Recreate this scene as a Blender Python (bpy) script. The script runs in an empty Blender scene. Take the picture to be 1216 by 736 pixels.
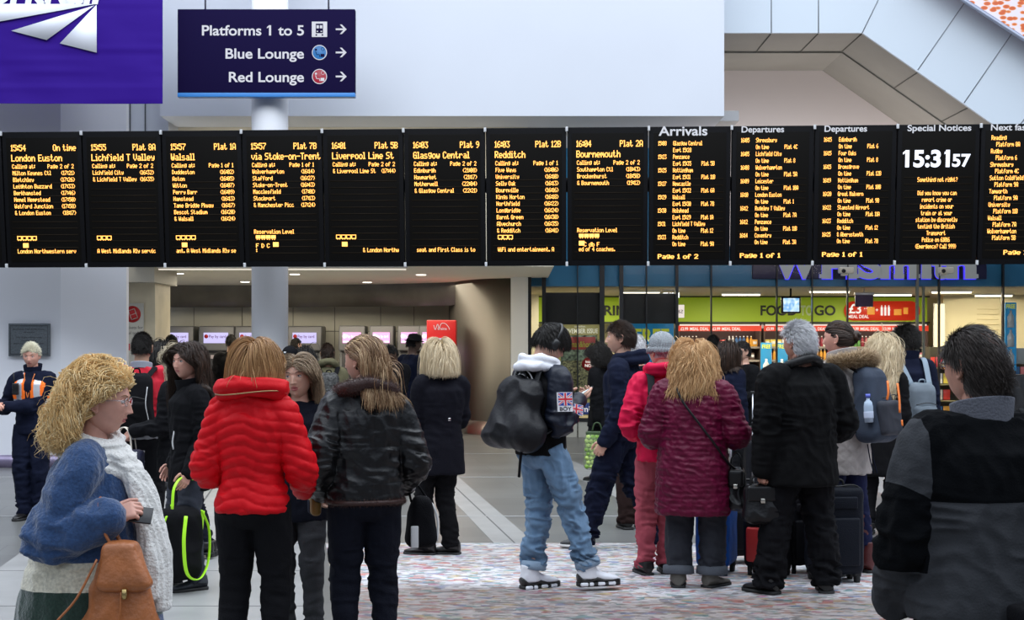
import bpy, bmesh, math, random
import numpy as np
from mathutils import Vector, Matrix
random.seed(7); RNG = np.random.default_rng(7)
SC = bpy.context.scene; COL = SC.collection
PI = math.pi
F_PX, CX, HY, EYE = 1689.0, 608.0, 413.0, 1.6   # focal length in pixels, principal column, horizon row, camera height

def wx(px, Y): return (px - CX) / F_PX * Y       # column -> metres at depth Y
def wz(py, Y): return EYE - (py - HY) / F_PX * Y # row -> height at depth Y

# ------------------------------------------------------------------ materials
MATS = {}
def nt(name):
    m = bpy.data.materials.new(name); m.use_nodes = True
    t = m.node_tree; b = t.nodes['Principled BSDF']
    return m, t, b
def link(t, a, b): t.links.new(a, b)
def mat(name, col=(.5,.5,.5), rough=.6, metal=0.0, var=0.0, vscale=30.0, bump=0.0, bscale=200.0, emit=None, estr=0.0,
        spec=.5, sheen=0.0, stretch=(1,1,1), coat=0.0, alpha=1.0, trans=0.0, sss=0.0, detail=3.0):
    if name in MATS: return MATS[name]
    m, t, b = nt(name)
    c = (*col, 1)
    b.inputs['Base Color'].default_value = c
    b.inputs['Roughness'].default_value = rough
    b.inputs['Metallic'].default_value = metal
    b.inputs['Specular IOR Level'].default_value = spec
    b.inputs['Sheen Weight'].default_value = sheen
    b.inputs['Coat Weight'].default_value = coat
    b.inputs['Alpha'].default_value = alpha
    b.inputs['Transmission Weight'].default_value = trans
    b.inputs['Subsurface Weight'].default_value = sss
    if sss: b.inputs['Subsurface Radius'].default_value = (.012,.005,.003)
    if emit is not None:
        b.inputs['Emission Color'].default_value = (*emit, 1); b.inputs['Emission Strength'].default_value = estr
    if var or bump:
        tc = t.nodes.new('ShaderNodeTexCoord'); mp = t.nodes.new('ShaderNodeMapping')
        link(t, tc.outputs['Object'], mp.inputs['Vector']); mp.inputs['Scale'].default_value = stretch
    if var:
        n = t.nodes.new('ShaderNodeTexNoise'); n.inputs['Scale'].default_value = vscale; n.inputs['Detail'].default_value = detail
        link(t, mp.outputs[0], n.inputs['Vector'])
        r = t.nodes.new('ShaderNodeValToRGB'); e = r.color_ramp.elements
        e[0].position = .3; e[1].position = .7
        e[0].color = (*[max(0, x*(1-var)) for x in col], 1); e[1].color = (*[min(1, x*(1+var)) for x in col], 1)
        link(t, n.outputs['Fac'], r.inputs[0]); link(t, r.outputs[0], b.inputs['Base Color'])
    if bump:
        n2 = t.nodes.new('ShaderNodeTexNoise'); n2.inputs['Scale'].default_value = bscale; n2.inputs['Detail'].default_value = 3
        link(t, mp.outputs[0], n2.inputs['Vector'])
        bp = t.nodes.new('ShaderNodeBump'); bp.inputs['Strength'].default_value = bump; bp.inputs['Distance'].default_value = .01
        link(t, n2.outputs['Fac'], bp.inputs['Height']); link(t, bp.outputs[0], b.inputs['Normal'])
    MATS[name] = m
    return m
def emit_mat(name, col, s):
    if name in MATS: return MATS[name]
    return mat(name, col=(0.02,0.02,0.02), rough=.6, emit=col, estr=s)
def hair_mat(name, c0, c1, c2=None, rough=.42, spec=.35):
    if name in MATS: return MATS[name]
    m, t, b = nt(name)
    a = t.nodes.new('ShaderNodeAttribute'); a.attribute_name = 'rnd'
    r = t.nodes.new('ShaderNodeValToRGB'); e = r.color_ramp.elements
    e[0].position = 0; e[1].position = 1; e[0].color = (*c0, 1); e[1].color = (*c1, 1)
    if c2: k = e.new(.5); k.color = (*c2, 1)
    link(t, a.outputs['Fac'], r.inputs[0]); link(t, r.outputs[0], b.inputs['Base Color'])
    b.inputs['Roughness'].default_value = rough; b.inputs['Specular IOR Level'].default_value = spec
    MATS[name] = m
    return m
def band_mat(name, bands, rough=.9, axis='Z', bump=.5, bscale=120, sheen=.3, var=.15):
    """bands: [(position in metres, colour)], a woven colour band along one axis of the garment."""
    m, t, b = nt(name)
    tc = t.nodes.new('ShaderNodeTexCoord'); sp = t.nodes.new('ShaderNodeSeparateXYZ'); link(t, tc.outputs['Object'], sp.inputs[0])
    mul = t.nodes.new('ShaderNodeMath'); mul.operation = 'MULTIPLY'; mul.inputs[1].default_value = .5
    link(t, sp.outputs[axis], mul.inputs[0])
    r = t.nodes.new('ShaderNodeValToRGB'); r.color_ramp.interpolation = 'CONSTANT'; e = r.color_ramp.elements
    e[0].position = 0; e[0].color = (*bands[0][1], 1); e[1].position = bands[1][0]*.5; e[1].color = (*bands[1][1], 1)
    for p, c in bands[2:]:
        k = e.new(p*.5); k.color = (*c, 1)
    link(t, mul.outputs[0], r.inputs[0])
    n = t.nodes.new('ShaderNodeTexNoise'); n.inputs['Scale'].default_value = bscale; n.inputs['Detail'].default_value = 4
    link(t, tc.outputs['Object'], n.inputs['Vector'])
    mr = t.nodes.new('ShaderNodeMapRange'); mr.inputs[3].default_value = 1-var*2; mr.inputs[4].default_value = 1+var*2
    link(t, n.outputs['Fac'], mr.inputs[0])
    mx = t.nodes.new('ShaderNodeVectorMath'); mx.operation = 'SCALE'
    link(t, r.outputs[0], mx.inputs[0]); link(t, mr.outputs[0], mx.inputs['Scale']); link(t, mx.outputs[0], b.inputs['Base Color'])
    bp = t.nodes.new('ShaderNodeBump'); bp.inputs['Strength'].default_value = bump; bp.inputs['Distance'].default_value = .006
    link(t, n.outputs['Fac'], bp.inputs['Height']); link(t, bp.outputs[0], b.inputs['Normal'])
    b.inputs['Roughness'].default_value = rough; b.inputs['Sheen Weight'].default_value = sheen; b.inputs['Specular IOR Level'].default_value = .1
    MATS[name] = m
    return m

# ------------------------------------------------------------------ noise in numpy
_PERM = RNG.random((4096,))
def _h(ix, iy, iz): return _PERM[(ix*73856093 ^ iy*19349663 ^ iz*83492791) & 4095]
def vnoise(P):
    P = np.asarray(P, float); i = np.floor(P).astype(np.int64); f = P - i; f = f*f*(3-2*f)
    x, y, z = i[:,0], i[:,1], i[:,2]; fx, fy, fz = f[:,0], f[:,1], f[:,2]
    def L(a, b, t): return a + (b-a)*t
    return L(L(L(_h(x,y,z),_h(x+1,y,z),fx), L(_h(x,y+1,z),_h(x+1,y+1,z),fx), fy),
             L(L(_h(x,y,z+1),_h(x+1,y,z+1),fx), L(_h(x,y+1,z+1),_h(x+1,y+1,z+1),fx), fy), fz)*2-1

# ------------------------------------------------------------------ mesh builder
class MB:
    def __init__(s): s.V = []; s.F4 = []; s.F3 = []; s.M4 = []; s.M3 = []; s.n = 0; s.ng = []
    def add(s, V, F4=None, F3=None, mi=0):
        V = np.asarray(V, float).reshape(-1,3); s.V.append(V)
        if F4 is not None and len(F4): s.F4.append(np.asarray(F4, int).reshape(-1,4)+s.n); s.M4.append(np.full(len(F4), mi) if np.isscalar(mi) else np.asarray(mi))
        if F3 is not None and len(F3): s.F3.append(np.asarray(F3, int).reshape(-1,3)+s.n); s.M3.append(np.full(len(F3), mi if np.isscalar(mi) else 0))
        s.n += len(V); return s
    def poly(s, V, F, mi=0):
        """faces of any size"""
        V = np.asarray(V, float).reshape(-1,3); s.V.append(V)
        for f in F: s.ng.append(([i+s.n for i in f], mi))
        s.n += len(V); return s
    def merge(s, o, M=None, mi=None):
        V, f4, f3, m4, m3, ng = o.arrays()
        if M is not None: V = xf(V, M)
        n = s.n; s.V.append(V)
        if len(f4): s.F4.append(f4+n); s.M4.append(m4 if mi is None else np.full(len(f4), mi))
        if len(f3): s.F3.append(f3+n); s.M3.append(m3 if mi is None else np.full(len(f3), mi))
        for f, m in ng: s.ng.append(([i+n for i in f], m if mi is None else mi))
        s.n += len(V); return s
    def arrays(s):
        V = np.concatenate(s.V) if s.V else np.zeros((0,3))
        f4 = np.concatenate(s.F4) if s.F4 else np.zeros((0,4), int); f3 = np.concatenate(s.F3) if s.F3 else np.zeros((0,3), int)
        m4 = np.concatenate(s.M4) if s.M4 else np.zeros(0, int); m3 = np.concatenate(s.M3) if s.M3 else np.zeros(0, int)
        return V, f4, f3, m4, m3, s.ng
    def mesh(s, name, smooth=True):
        V, f4, f3, m4, m3, ng = s.arrays()
        me = bpy.data.meshes.new(name)
        L = [f4.ravel(), f3.ravel()] + [np.array(f) for f, _ in ng]
        loops = np.concatenate(L).astype(np.int32) if L else np.zeros(0, np.int32)
        sizes = np.concatenate([np.full(len(f4),4), np.full(len(f3),3), np.array([len(f) for f, _ in ng], int)]).astype(int)
        st = np.concatenate([[0], np.cumsum(sizes)[:-1]]).astype(np.int32)
        me.vertices.add(len(V)); me.vertices.foreach_set('co', V.astype(np.float32).ravel())
        me.loops.add(len(loops)); me.loops.foreach_set('vertex_index', loops)
        me.polygons.add(len(sizes)); me.polygons.foreach_set('loop_start', st)
        mi = np.concatenate([m4, m3, np.array([m for _, m in ng], int)]).astype(np.int32)
        me.polygons.foreach_set('material_index', mi)
        me.polygons.foreach_set('use_smooth', np.full(len(sizes), smooth, bool))
        me.update(calc_edges=True); me.validate()
        return me
    def build(s, name, mats=None, parent=None, smooth=True, attr=None):
        me = s.mesh(name, smooth)
        if attr is not None:
            a = me.attributes.new('rnd', 'FLOAT', 'POINT'); a.data.foreach_set('value', np.asarray(attr, np.float32))
        return link_mesh(name, me, mats, parent)
def link_mesh(name, me, mats, parent=None):
    o = bpy.data.objects.new(name, me); COL.objects.link(o)
    if mats is not None:
        for m in (mats if isinstance(mats, (list, tuple)) else [mats]): me.materials.append(m)
    if parent is not None: o.parent = parent
    return o
def xf(V, M):
    M = np.array(M); return V @ M[:3,:3].T + M[:3,3]
def T(x=0, y=0, z=0): return np.array(Matrix.Translation((x,y,z)))
def RZ(a): return np.array(Matrix.Rotation(a, 4, 'Z'))
def RX(a): return np.array(Matrix.Rotation(a, 4, 'X'))
def RY(a): return np.array(Matrix.Rotation(a, 4, 'Y'))
def nrm(v): v = np.asarray(v, float); return v/ (np.linalg.norm(v)+1e-12)

def thing(name, label, cat, loc=(0,0,0), rot=0, group=None):
    o = bpy.data.objects.new(name, None); COL.objects.link(o); o.empty_display_size = .1
    o.location = loc; o.rotation_euler = (0,0,rot); o['label'] = label; o['category'] = cat
    if group: o['group'] = group
    return o
def tag(o, label, cat, group=None, kind=None):
    o['label'] = label; o['category'] = cat
    if group: o['group'] = group
    if kind: o['kind'] = kind
    return o
def structure(o, label=None):
    o['kind'] = 'structure'
    if label: o['label'] = label
    return o

# ------------------------------------------------------------------ primitives
def g_grid(n, m, wrap=True, base=0):
    """n rings of m verts -> quads"""
    i = np.arange(n-1)[:,None]; j = np.arange(m if wrap else m-1)[None,:]; j2 = (j+1) % m
    a = i*m + j; b = i*m + j2; c = (i+1)*m + j2; d = (i+1)*m + j
    return np.stack([a,b,c,d], -1).reshape(-1,4) + base
def loft(mb, rings, mi=0, cap=True):
    R = np.asarray(rings, float); n, m = R.shape[:2]
    V = R.reshape(-1,3); f4 = g_grid(n, m)
    f3 = []
    if cap:
        c0 = len(V); V = np.vstack([V, R[0].mean(0), R[-1].mean(0)])
        for j in range(m):
            f3.append((c0, (j+1)%m, j)); f3.append((c0+1, (n-1)*m+j, (n-1)*m+(j+1)%m))
    mb.add(V, f4, f3, mi); return mb
def ell_ring(c, rx, ry, n=24, p=2.0, X=(1,0,0), Y=(0,1,0)):
    a = np.linspace(0, 2*PI, n, endpoint=False); ca, sa = np.cos(a), np.sin(a)
    ex = np.sign(ca)*np.abs(ca)**(2/p)*rx; ey = np.sign(sa)*np.abs(sa)**(2/p)*ry
    return np.asarray(c) + ex[:,None]*np.asarray(X) + ey[:,None]*np.asarray(Y)
def catmull(P, k=6):
    P = np.asarray(P, float); n = len(P)
    if n < 3:
        t = np.linspace(0,1,k+1)[:,None]; return P[0]*(1-t)+P[-1]*t
    Q = np.vstack([2*P[0]-P[1], P, 2*P[-1]-P[-2]]); out = []
    for i in range(n-1):
        p0,p1,p2,p3 = Q[i:i+4]
        for t in np.linspace(0,1,k,endpoint=False):
            out.append(.5*((2*p1)+(-p0+p2)*t+(2*p0-5*p1+4*p2-p3)*t*t+(-p0+3*p1-3*p2+p3)*t**3))
    out.append(P[-1]); return np.array(out)
def frames(P, up=(0,0,1)):
    P = np.asarray(P, float); Tn = np.gradient(P, axis=0); Tn /= np.linalg.norm(Tn, axis=1)[:,None]+1e-12
    X = np.zeros_like(P); up = np.asarray(up, float)
    v = np.cross(Tn[0], up)
    if np.linalg.norm(v) < 1e-3: v = np.cross(Tn[0], (0,1,.01))
    X[0] = nrm(v)
    for i in range(1, len(P)):
        v = X[i-1] - Tn[i]*np.dot(X[i-1], Tn[i]); X[i] = nrm(v)
    Y = np.cross(Tn, X); return Tn, X, Y
def tube(mb, P, r, n=12, flat=1.0, mi=0, k=0, cap=True, up=(0,0,1), rounded=False):
    """r scalar or list along P; flat scales the second axis"""
    P = np.asarray(P, float); r = np.full(len(P), r, float) if np.isscalar(r) else np.asarray(r, float)
    if k:
        Q = catmull(np.column_stack([P, r]), k); P, r = Q[:,:3], np.maximum(Q[:,3], 1e-4)
    if rounded:
        a = np.array([.0,.3,.6,.85]) ; s = np.sqrt(1-(1-a)**2); s[0] = .02
        t0 = nrm(P[0]-P[1]); t1 = nrm(P[-1]-P[-2])
        pre = P[0] + t0*r[0]*(1-a)[:,None]; post = (P[-1] + t1*r[-1]*(1-a)[:,None])[::-1]
        P = np.vstack([pre, P, post]); r = np.concatenate([r[0]*s, r, (r[-1]*s)[::-1]])
    _, X, Y = frames(P, up)
    a = np.linspace(0, 2*PI, n, endpoint=False)
    R = P[:,None,:] + (np.cos(a)[None,:,None]*X[:,None,:] + np.sin(a)[None,:,None]*Y[:,None,:]*flat)*r[:,None,None]
    return loft(mb, R, mi, cap)
def ellipsoid(mb, c, r, R=None, n=16, m=12, mi=0):
    u = np.linspace(0, 2*PI, n, endpoint=False); v = np.linspace(-PI/2, PI/2, m)
    P = np.stack([np.cos(v)[:,None]*np.cos(u), np.cos(v)[:,None]*np.sin(u), np.repeat(np.sin(v)[:,None], n, 1)], -1)
    P = P*np.asarray(r if not np.isscalar(r) else (r,r,r))
    if R is not None: P = P @ np.asarray(R)[:3,:3].T
    P = P + np.asarray(c); V = P.reshape(-1,3)
    mb.add(V, g_grid(m, n), None, mi); return mb
def box(mb, lo, hi, mi=0, M=None):
    x0,y0,z0 = lo; x1,y1,z1 = hi
    V = np.array([(x0,y0,z0),(x1,y0,z0),(x1,y1,z0),(x0,y1,z0),(x0,y0,z1),(x1,y0,z1),(x1,y1,z1),(x0,y1,z1)], float)
    if M is not None: V = xf(V, M)
    mb.add(V, [(0,3,2,1),(4,5,6,7),(0,1,5,4),(1,2,6,5),(2,3,7,6),(3,0,4,7)], None, mi); return mb
def rbox(mb, c, s, r=.01, seg=3, mi=0, M=None, taper=None):
    """box with rounded edges, centre c, full size s; taper(V)->V optional"""
    bm = bmesh.new(); bmesh.ops.create_cube(bm, size=1)
    for v in bm.verts: v.co = Vector((v.co.x*s[0], v.co.y*s[1], v.co.z*s[2]))
    r = min(r, min(s)*.49)
    bmesh.ops.bevel(bm, geom=bm.edges[:], offset=r, segments=seg, profile=.5, affect='EDGES')
    V = np.array([v.co[:] for v in bm.verts]); bm.verts.index_update()
    F = [[v.index for v in f.verts] for f in bm.faces]; bm.free()
    if taper is not None: V = taper(V)
    V = V + np.asarray(c)
    if M is not None: V = xf(V, M)
    mb.poly(V, F, mi); return mb
def prism(mb, pts, y0, y1, mi=0, M=None, axis='Y'):
    """outline pts (x,z) extruded along y"""
    n = len(pts); A = [(p[0], y0, p[1]) for p in pts] + [(p[0], y1, p[1]) for p in pts]
    V = np.array(A, float)
    if axis == 'Z': V = np.array([(v[0], v[2], v[1]) for v in A], float)
    if M is not None: V = xf(V, M)
    F = [list(range(n)), list(range(2*n-1, n-1, -1))] + [[i, i+n, (i+1)%n+n, (i+1)%n] for i in range(n)]
    mb.poly(V, F, mi); return mb
def cyl(mb, p0, p1, r, n=24, mi=0): return tube(mb, [p0, p1], r, n=n, mi=mi)
def lathe(mb, prof, n=24, c=(0,0,0), mi=0, M=None):
    a = np.linspace(0, 2*PI, n, endpoint=False)
    R = np.array([[(c[0]+r*math.cos(t), c[1]+r*math.sin(t), c[2]+z) for t in a] for r, z in prof])
    if M is not None: R = xf(R.reshape(-1,3), M).reshape(R.shape)
    return loft(mb, R, mi)
def fix_normals(me):
    bm = bmesh.new(); bm.from_mesh(me); bmesh.ops.recalc_face_normals(bm, faces=bm.faces); bm.to_mesh(me); bm.free()

def remesh(mb, voxel=.01, smooth=4, disp=None, factor=.6):
    """union of the primitives as one continuous smooth surface"""
    me = mb.mesh('tmp'); fix_normals(me)
    o = bpy.data.objects.new('tmp', me); COL.objects.link(o)
    m = o.modifiers.new('r', 'REMESH'); m.mode = 'VOXEL'; m.voxel_size = voxel; m.use_smooth_shade = True
    if smooth:
        s = o.modifiers.new('s', 'SMOOTH'); s.iterations = smooth; s.factor = factor
    dg = bpy.context.evaluated_depsgraph_get(); ev = o.evaluated_get(dg); em = ev.to_mesh()
    n = len(em.vertices); V = np.empty(n*3, np.float32); em.vertices.foreach_get('co', V); V = V.reshape(-1,3).astype(float)
    N = np.empty(n*3, np.float32); em.vertex_normals.foreach_get('vector', N); N = N.reshape(-1,3)
    nl = len(em.loops); L = np.empty(nl, np.int32); em.loops.foreach_get('vertex_index', L)
    ls = np.empty(len(em.polygons), np.int32); em.polygons.foreach_get('loop_total', ls)
    st = np.empty(len(em.polygons), np.int32); em.polygons.foreach_get('loop_start', st)
    q = ls == 4; F4 = L[st[q][:,None] + np.arange(4)]; t3 = ls == 3; F3 = L[st[t3][:,None] + np.arange(3)] if t3.any() else None
    ev.to_mesh_clear(); bpy.data.objects.remove(o); bpy.data.meshes.remove(me)
    if disp is not None: V = V + N*np.asarray(disp(V, N))[:,None]
    out = MB(); out.add(V, F4, F3); return out

# ------------------------------------------------------------------ text: 5x7 dot matrix glyphs and plain sans
G57 = {' ':'0000000000','!':'00005F0000','&':'3649552250','?':'0201510906',"'":'0005030000','(':'001C224100',')':'0041221C00',
'-':'0808080808','.':'0060600000',',':'0050300000',':':'0036360000','£':'447E454122',
'0':'3E5149453E','1':'00427F4000','2':'4261514946','3':'2141454B31','4':'1814127F10','5':'2745454539','6':'3C4A494930','7':'0171090503','8':'3649494936','9':'064949291E',
'A':'7E1111117E','B':'7F49494936','C':'3E41414122','D':'7F4141221C','E':'7F49494941','F':'7F09090901','G':'3E4149497A','H':'7F0808087F','I':'00417F4100','J':'2040413F01','K':'7F08142241','L':'7F40404040','M':'7F020C027F','N':'7F0408107F','O':'3E4141413E','P':'7F09090906','Q':'3E4151215E','R':'7F09192946','S':'4649494931','T':'01017F0101','U':'3F4040403F','V':'1F2040201F','W':'3F4038403F','X':'6314081463','Y':'0708700807','Z':'6151494543',
'a':'2054545478','b':'7F48444438','c':'3844444420','d':'384444487F','e':'3854545418','f':'087E090102','g':'0C5252523E','h':'7F08040478','i':'00447D4000','j':'2040443D00','k':'7F10284400','l':'00417F4000','m':'7C04180478','n':'7C08040478','o':'3844444438','p':'7C14141408','q':'081414187C','r':'7C08040408','s':'4854545420','t':'043F444020','u':'3C4040207C','v':'1C2040201C','w':'3C4030403C','x':'4428102844','y':'0C5050503C','z':'4464544C44'}
NARROW = {'i':(1,4),'l':(1,4),'I':(1,4),'1':(1,4),':':(1,3),'.':(1,3),"'":(1,3),'!':(2,3),'(':(1,4),')':(1,4),' ':(0,3),',':(1,3),'j':(0,4),'k':(0,4)}
def led_width(s): return sum((NARROW.get(c,(0,5))[1]-NARROW.get(c,(0,5))[0])+1 for c in s)-1
def led_text(mb, s, x, z, w=None, h=.05, dot=None, align='l', fat=.35, mi=0, y=0.0):
    """dot matrix text on the y plane; x,z is the top corner; cells merge down each column"""
    n = led_width(s); dw = dot if dot else (w/n if w else h/7*.75); dh = h/7
    if align == 'r': x = x - n*dw
    if align == 'c': x = x - n*dw/2
    V = []; c0 = x
    for c in s:
        g = G57.get(c, G57['?']); a, b = NARROW.get(c, (0,5))
        for k in range(a, b):
            bits = int(g[2*k:2*k+2], 16); r = 0
            while r < 8:
                if bits >> r & 1:
                    e = r
                    while e < 7 and bits >> (e+1) & 1: e += 1
                    X0 = c0+(k-a)*dw; V.append((X0-dw*fat*.3, z-r*dh-dh*(.10-.2*fat), X0+dw*(1+fat*.9), z-(e+1)*dh+dh*(.10-.2*fat))); r = e+1
                else: r += 1
        c0 += (b-a+1)*dw
    for (xa, za, xb, zb) in V:
        mb.add([(xa,y,za),(xa,y,zb),(xb,y,zb),(xb,y,za)], [(0,1,2,3)], None, mi)
    if hasattr(mb, 'flush'): mb.flush()
    return mb
def sans(mb, s, x, z, h, align='l', depth=.002, y=0.0, bold=0.0, sx=1.0, mi=0, w=None, M=None, mirror=False, spacing=1.0):
    """built-in sans lettering as mesh; z = baseline, h = cap height, faces -y"""
    cu = bpy.data.curves.new('t', 'FONT'); cu.body = s; cu.size = 1.0; cu.extrude = 0; cu.offset = bold; cu.space_character = spacing
    o = bpy.data.objects.new('t', cu); COL.objects.link(o)
    dg = bpy.context.evaluated_depsgraph_get(); me = bpy.data.meshes.new_from_object(o.evaluated_get(dg))
    V = np.array([v.co[:] for v in me.vertices]); F = [list(p.vertices) for p in me.polygons]
    bpy.data.objects.remove(o); bpy.data.curves.remove(cu); bpy.data.meshes.remove(me)
    if not len(V): return mb
    sc = h/.73; V = V*sc; V[:,0] *= sx
    x0, x1 = V[:,0].min(), V[:,0].max()
    if w: V[:,0] = (V[:,0]-x0)*w/(x1-x0); x0, x1 = 0, w
    if mirror: V[:,0] = x0+x1-V[:,0]; F = [f[::-1] for f in F]
    off = x - x0 if align == 'l' else (x-(x0+x1)/2 if align == 'c' else x-x1)
    P = np.column_stack([V[:,0]+off, np.full(len(V), y), V[:,1]+z])
    if M is not None: P = xf(P, M)
    mb.poly(P, F, mi); return mb
# ------------------------------------------------------------------ human figures
def sm(x, a, b):
    t = np.clip((np.asarray(x, float)-a)/(b-a), 0, 1); return t*t*(3-2*t)
def gauss(x, c, s): return np.exp(-((x-c)/s)**2)

def make_head(fem=False, res=1, nose=1.0, age=0.0, mouth=0.0, wide=1.0):
    """continuous head, +Y is the face, origin between the ears. materials: 0 skin, 1 scalp hair, 2 lips"""
    n, m = (144, 112) if res == 2 else ((72, 56) if res == 1 else (40, 32))
    # columns crowd towards the face (+Y)
    u = np.linspace(0, 1, n, endpoint=False)
    u = PI/2 + 2*PI*(u - .10*np.sin(2*PI*u)*1.0) if False else PI/2 + (2*PI*u - .45*np.sin(2*PI*u))
    v = np.linspace(-1, 1, m); v = (v*PI/2) ; v = v - .10*np.sin(2*v+.5) if res == 2 else v
    v[0], v[-1] = -PI/2, PI/2
    x = (np.cos(v)[:,None]*np.cos(u)).ravel(); y = (np.cos(v)[:,None]*np.sin(u)).ravel(); z = np.repeat(np.sin(v), n)
    X = .075*wide*x; Y = .097*y; Z = .117*z
    t = np.clip(-z, 0, 1)
    front = sm(y, -.3, .4)
    X *= 1 - (.30 if fem else .22)*t**1.7*front - .12*sm(-y, 0, 1)*sm(t, .2, 1)
    back = sm(-y, -.1, .7)
    Y *= 1 - .30*t*back
    Z += .045*sm(t, .3, 1)*back
    Y += np.where(y < 0, -.006*gauss(z, .25, .4), 0)
    # flatter cheeks, fuller forehead
    Y = np.where(y > 0, .097*np.sign(y)*np.abs(y)**.82, Y)
    Y = np.where((y > 0), Y*(1 - .10*sm(z, .45, 1)) - .006*t*front, Y)
    X *= 1 + .05*gauss(z, .45, .4)
    F = (y > .05)
    ax = np.abs(X)
    def add(dy): nonlocal Y; Y = Y + np.where(F, dy, 0)
    add(-.011*gauss(ax, .031, .0155)*gauss(Z, .008, .0125))                      # eye sockets
    add(.0040*gauss(ax, .028, .022)*gauss(Z, .0275, .007)*(.6 if fem else 1))    # brow
    add(-.004*gauss(X, 0, .010)*gauss(Z, .014, .008))                            # nose root
    ridge = np.clip((.016 - Z)/.048, 0, 1)*sm(Z, -.041, -.033)
    add(.0215*nose*ridge**1.25*gauss(X, 0, .0070+.0050*np.clip(ridge,0,1)))
    add(.0055*nose*gauss(ax, .0125, .0055)*gauss(Z, -.033, .0065))               # nostril wings
    add(.0035*gauss(ax, .047, .016)*gauss(Z, -.020, .016))                       # cheekbones
    add(.0045*gauss(X, 0, .026)*gauss(Z, -.060, .018))                           # muzzle
    add(.0038*gauss(X, 0, .017)*gauss(Z, -.0535, .0042))                         # upper lip
    add(.0046*gauss(X, 0, .015)*gauss(Z, -.0655-mouth*.6, .0050))                # lower lip
    add(-(.0042+mouth*.5)*gauss(X, 0, .021)*gauss(Z-.10*0-1.2*X*X*10, -.0592-mouth*.3, .0020+mouth*.35))  # line of the mouth
    add(-.0028*gauss(X, 0, .018)*gauss(Z, -.078, .006))
    add(.0065*gauss(X, 0, .018)*gauss(Z, -.097, .012))                           # chin
    if age: add(-.0022*age*gauss(ax - .018 - (-.02-Z)*.45, 0.004, .004)*gauss(Z, -.045, .02)); Z = Z - .003*age*F*gauss(ax, .045, .02)*gauss(Z, -.07, .02)
    V = np.column_stack([X, Y, Z])
    f4 = g_grid(m, n)
    c = V[f4].mean(1)
    mi = np.zeros(len(f4), int)
    lip = (c[:,1] > .06) & (((c[:,0]/.0205)**2 + ((c[:,2]+.0595+mouth*.3)/(.0092+mouth*.6))**2) < 1)
    mi[lip] = 2
    hl = .062 - .35*np.abs(c[:,0]) + .0*c[:,1]
    hair = np.where(c[:,1] > .035, c[:,2] > hl + .0, np.where(c[:,1] > -.002, c[:,2] > .018, c[:,2] > -.045 + .0*c[:,1]))
    mi[hair] = 1
    mb = MB(); mb.add(V, f4, None, mi)
    for s in (-1, 1):                                                             # ears
        R = RZ(s*.35) @ RX(.12)
        C = np.array([s*.074*wide, -.006, -.004])
        ellipsoid(mb, C, (.009, .017, .029), R, n=14, m=10)
        a = np.linspace(-.7, 3.9, 15); P = np.column_stack([np.full(15, s*.006), -np.cos(a-1.2)*.0165*1.0, np.sin(a-1.2+PI/2)*0 + np.sin(a-1.2)*.028+.002])
        tube(mb, xf(P, T(*C) @ R), .0038, n=6)
        ellipsoid(mb, C+np.array([s*.002,.006,-.025]), (.006, .009, .009), None, n=10, m=8)
    return mb

def eyes_mb(look=(0,0), closed=0.0, sides=(-1,1)):
    """materials 0 white, 1 iris, 2 pupil/lash, 3 skin lid"""
    mb = MB()
    for s in sides:
        C = np.array([s*.031, .0755, .008])
        ellipsoid(mb, C, .0118, None, n=16, m=12, mi=0)
        d = nrm([look[0], 1, look[1]])
        R = np.array(Vector((0,0,1)).rotation_difference(Vector(d)).to_matrix())
        for r_, off, mi in ((.0056, .0100, 1), (.0027, .0108, 2)):
            a = np.linspace(0, 2*PI, 14, endpoint=False)
            rings = [np.column_stack([q*r_*np.cos(a), q*r_*np.sin(a), np.full(14, off + (.0015 if q < .7 else .0))]) @ R.T + C for q in (1, .6, .02)]
            loft(mb, rings, mi)
        for up, mi_ in ((1, 3), (-1, 3)):                                          # lids wrap the ball
            lo = (.42 - closed) if up > 0 else .55
            th = np.linspace(lo, 1.45, 5); ph = np.linspace(-1.35, 1.35, 11)
            G = np.array([[(math.cos(p_-0)*math.cos(t_)*0 + .0126*math.sin(p_)*math.cos(t_), .0126*math.cos(p_)*math.cos(t_), up*.0126*math.sin(t_)) for p_ in ph] for t_ in th])
            G[:,:,0] *= 1.12
            base = G.reshape(-1,3)+C; mb.add(base, g_grid(5, 11, wrap=False), None, mi_)
        P = [C+np.array([s*q*.0145, .0108-abs(q)*.0075+.002, .0052-closed*.006-q*q*.004]) for q in np.linspace(-1,1,7)]
        tube(mb, P, [.0004,.0010,.0013,.0015,.0017,.0015,.0006], n=5, mi=2)
    return mb
def brows_mb(lift=0, thick=1.0, sides=(-1,1)):
    mb = MB()
    for s in sides:
        P = [(s*x, y, z+lift) for x, y, z in ((.014,.0935,.0235),(.024,.0925,.0285),(.036,.0875,.0305),(.047,.0785,.0265))]
        tube(mb, P, [.0022*thick,.0027*thick,.0022*thick,.0008], n=6, flat=.6, k=4)
    return mb

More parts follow.
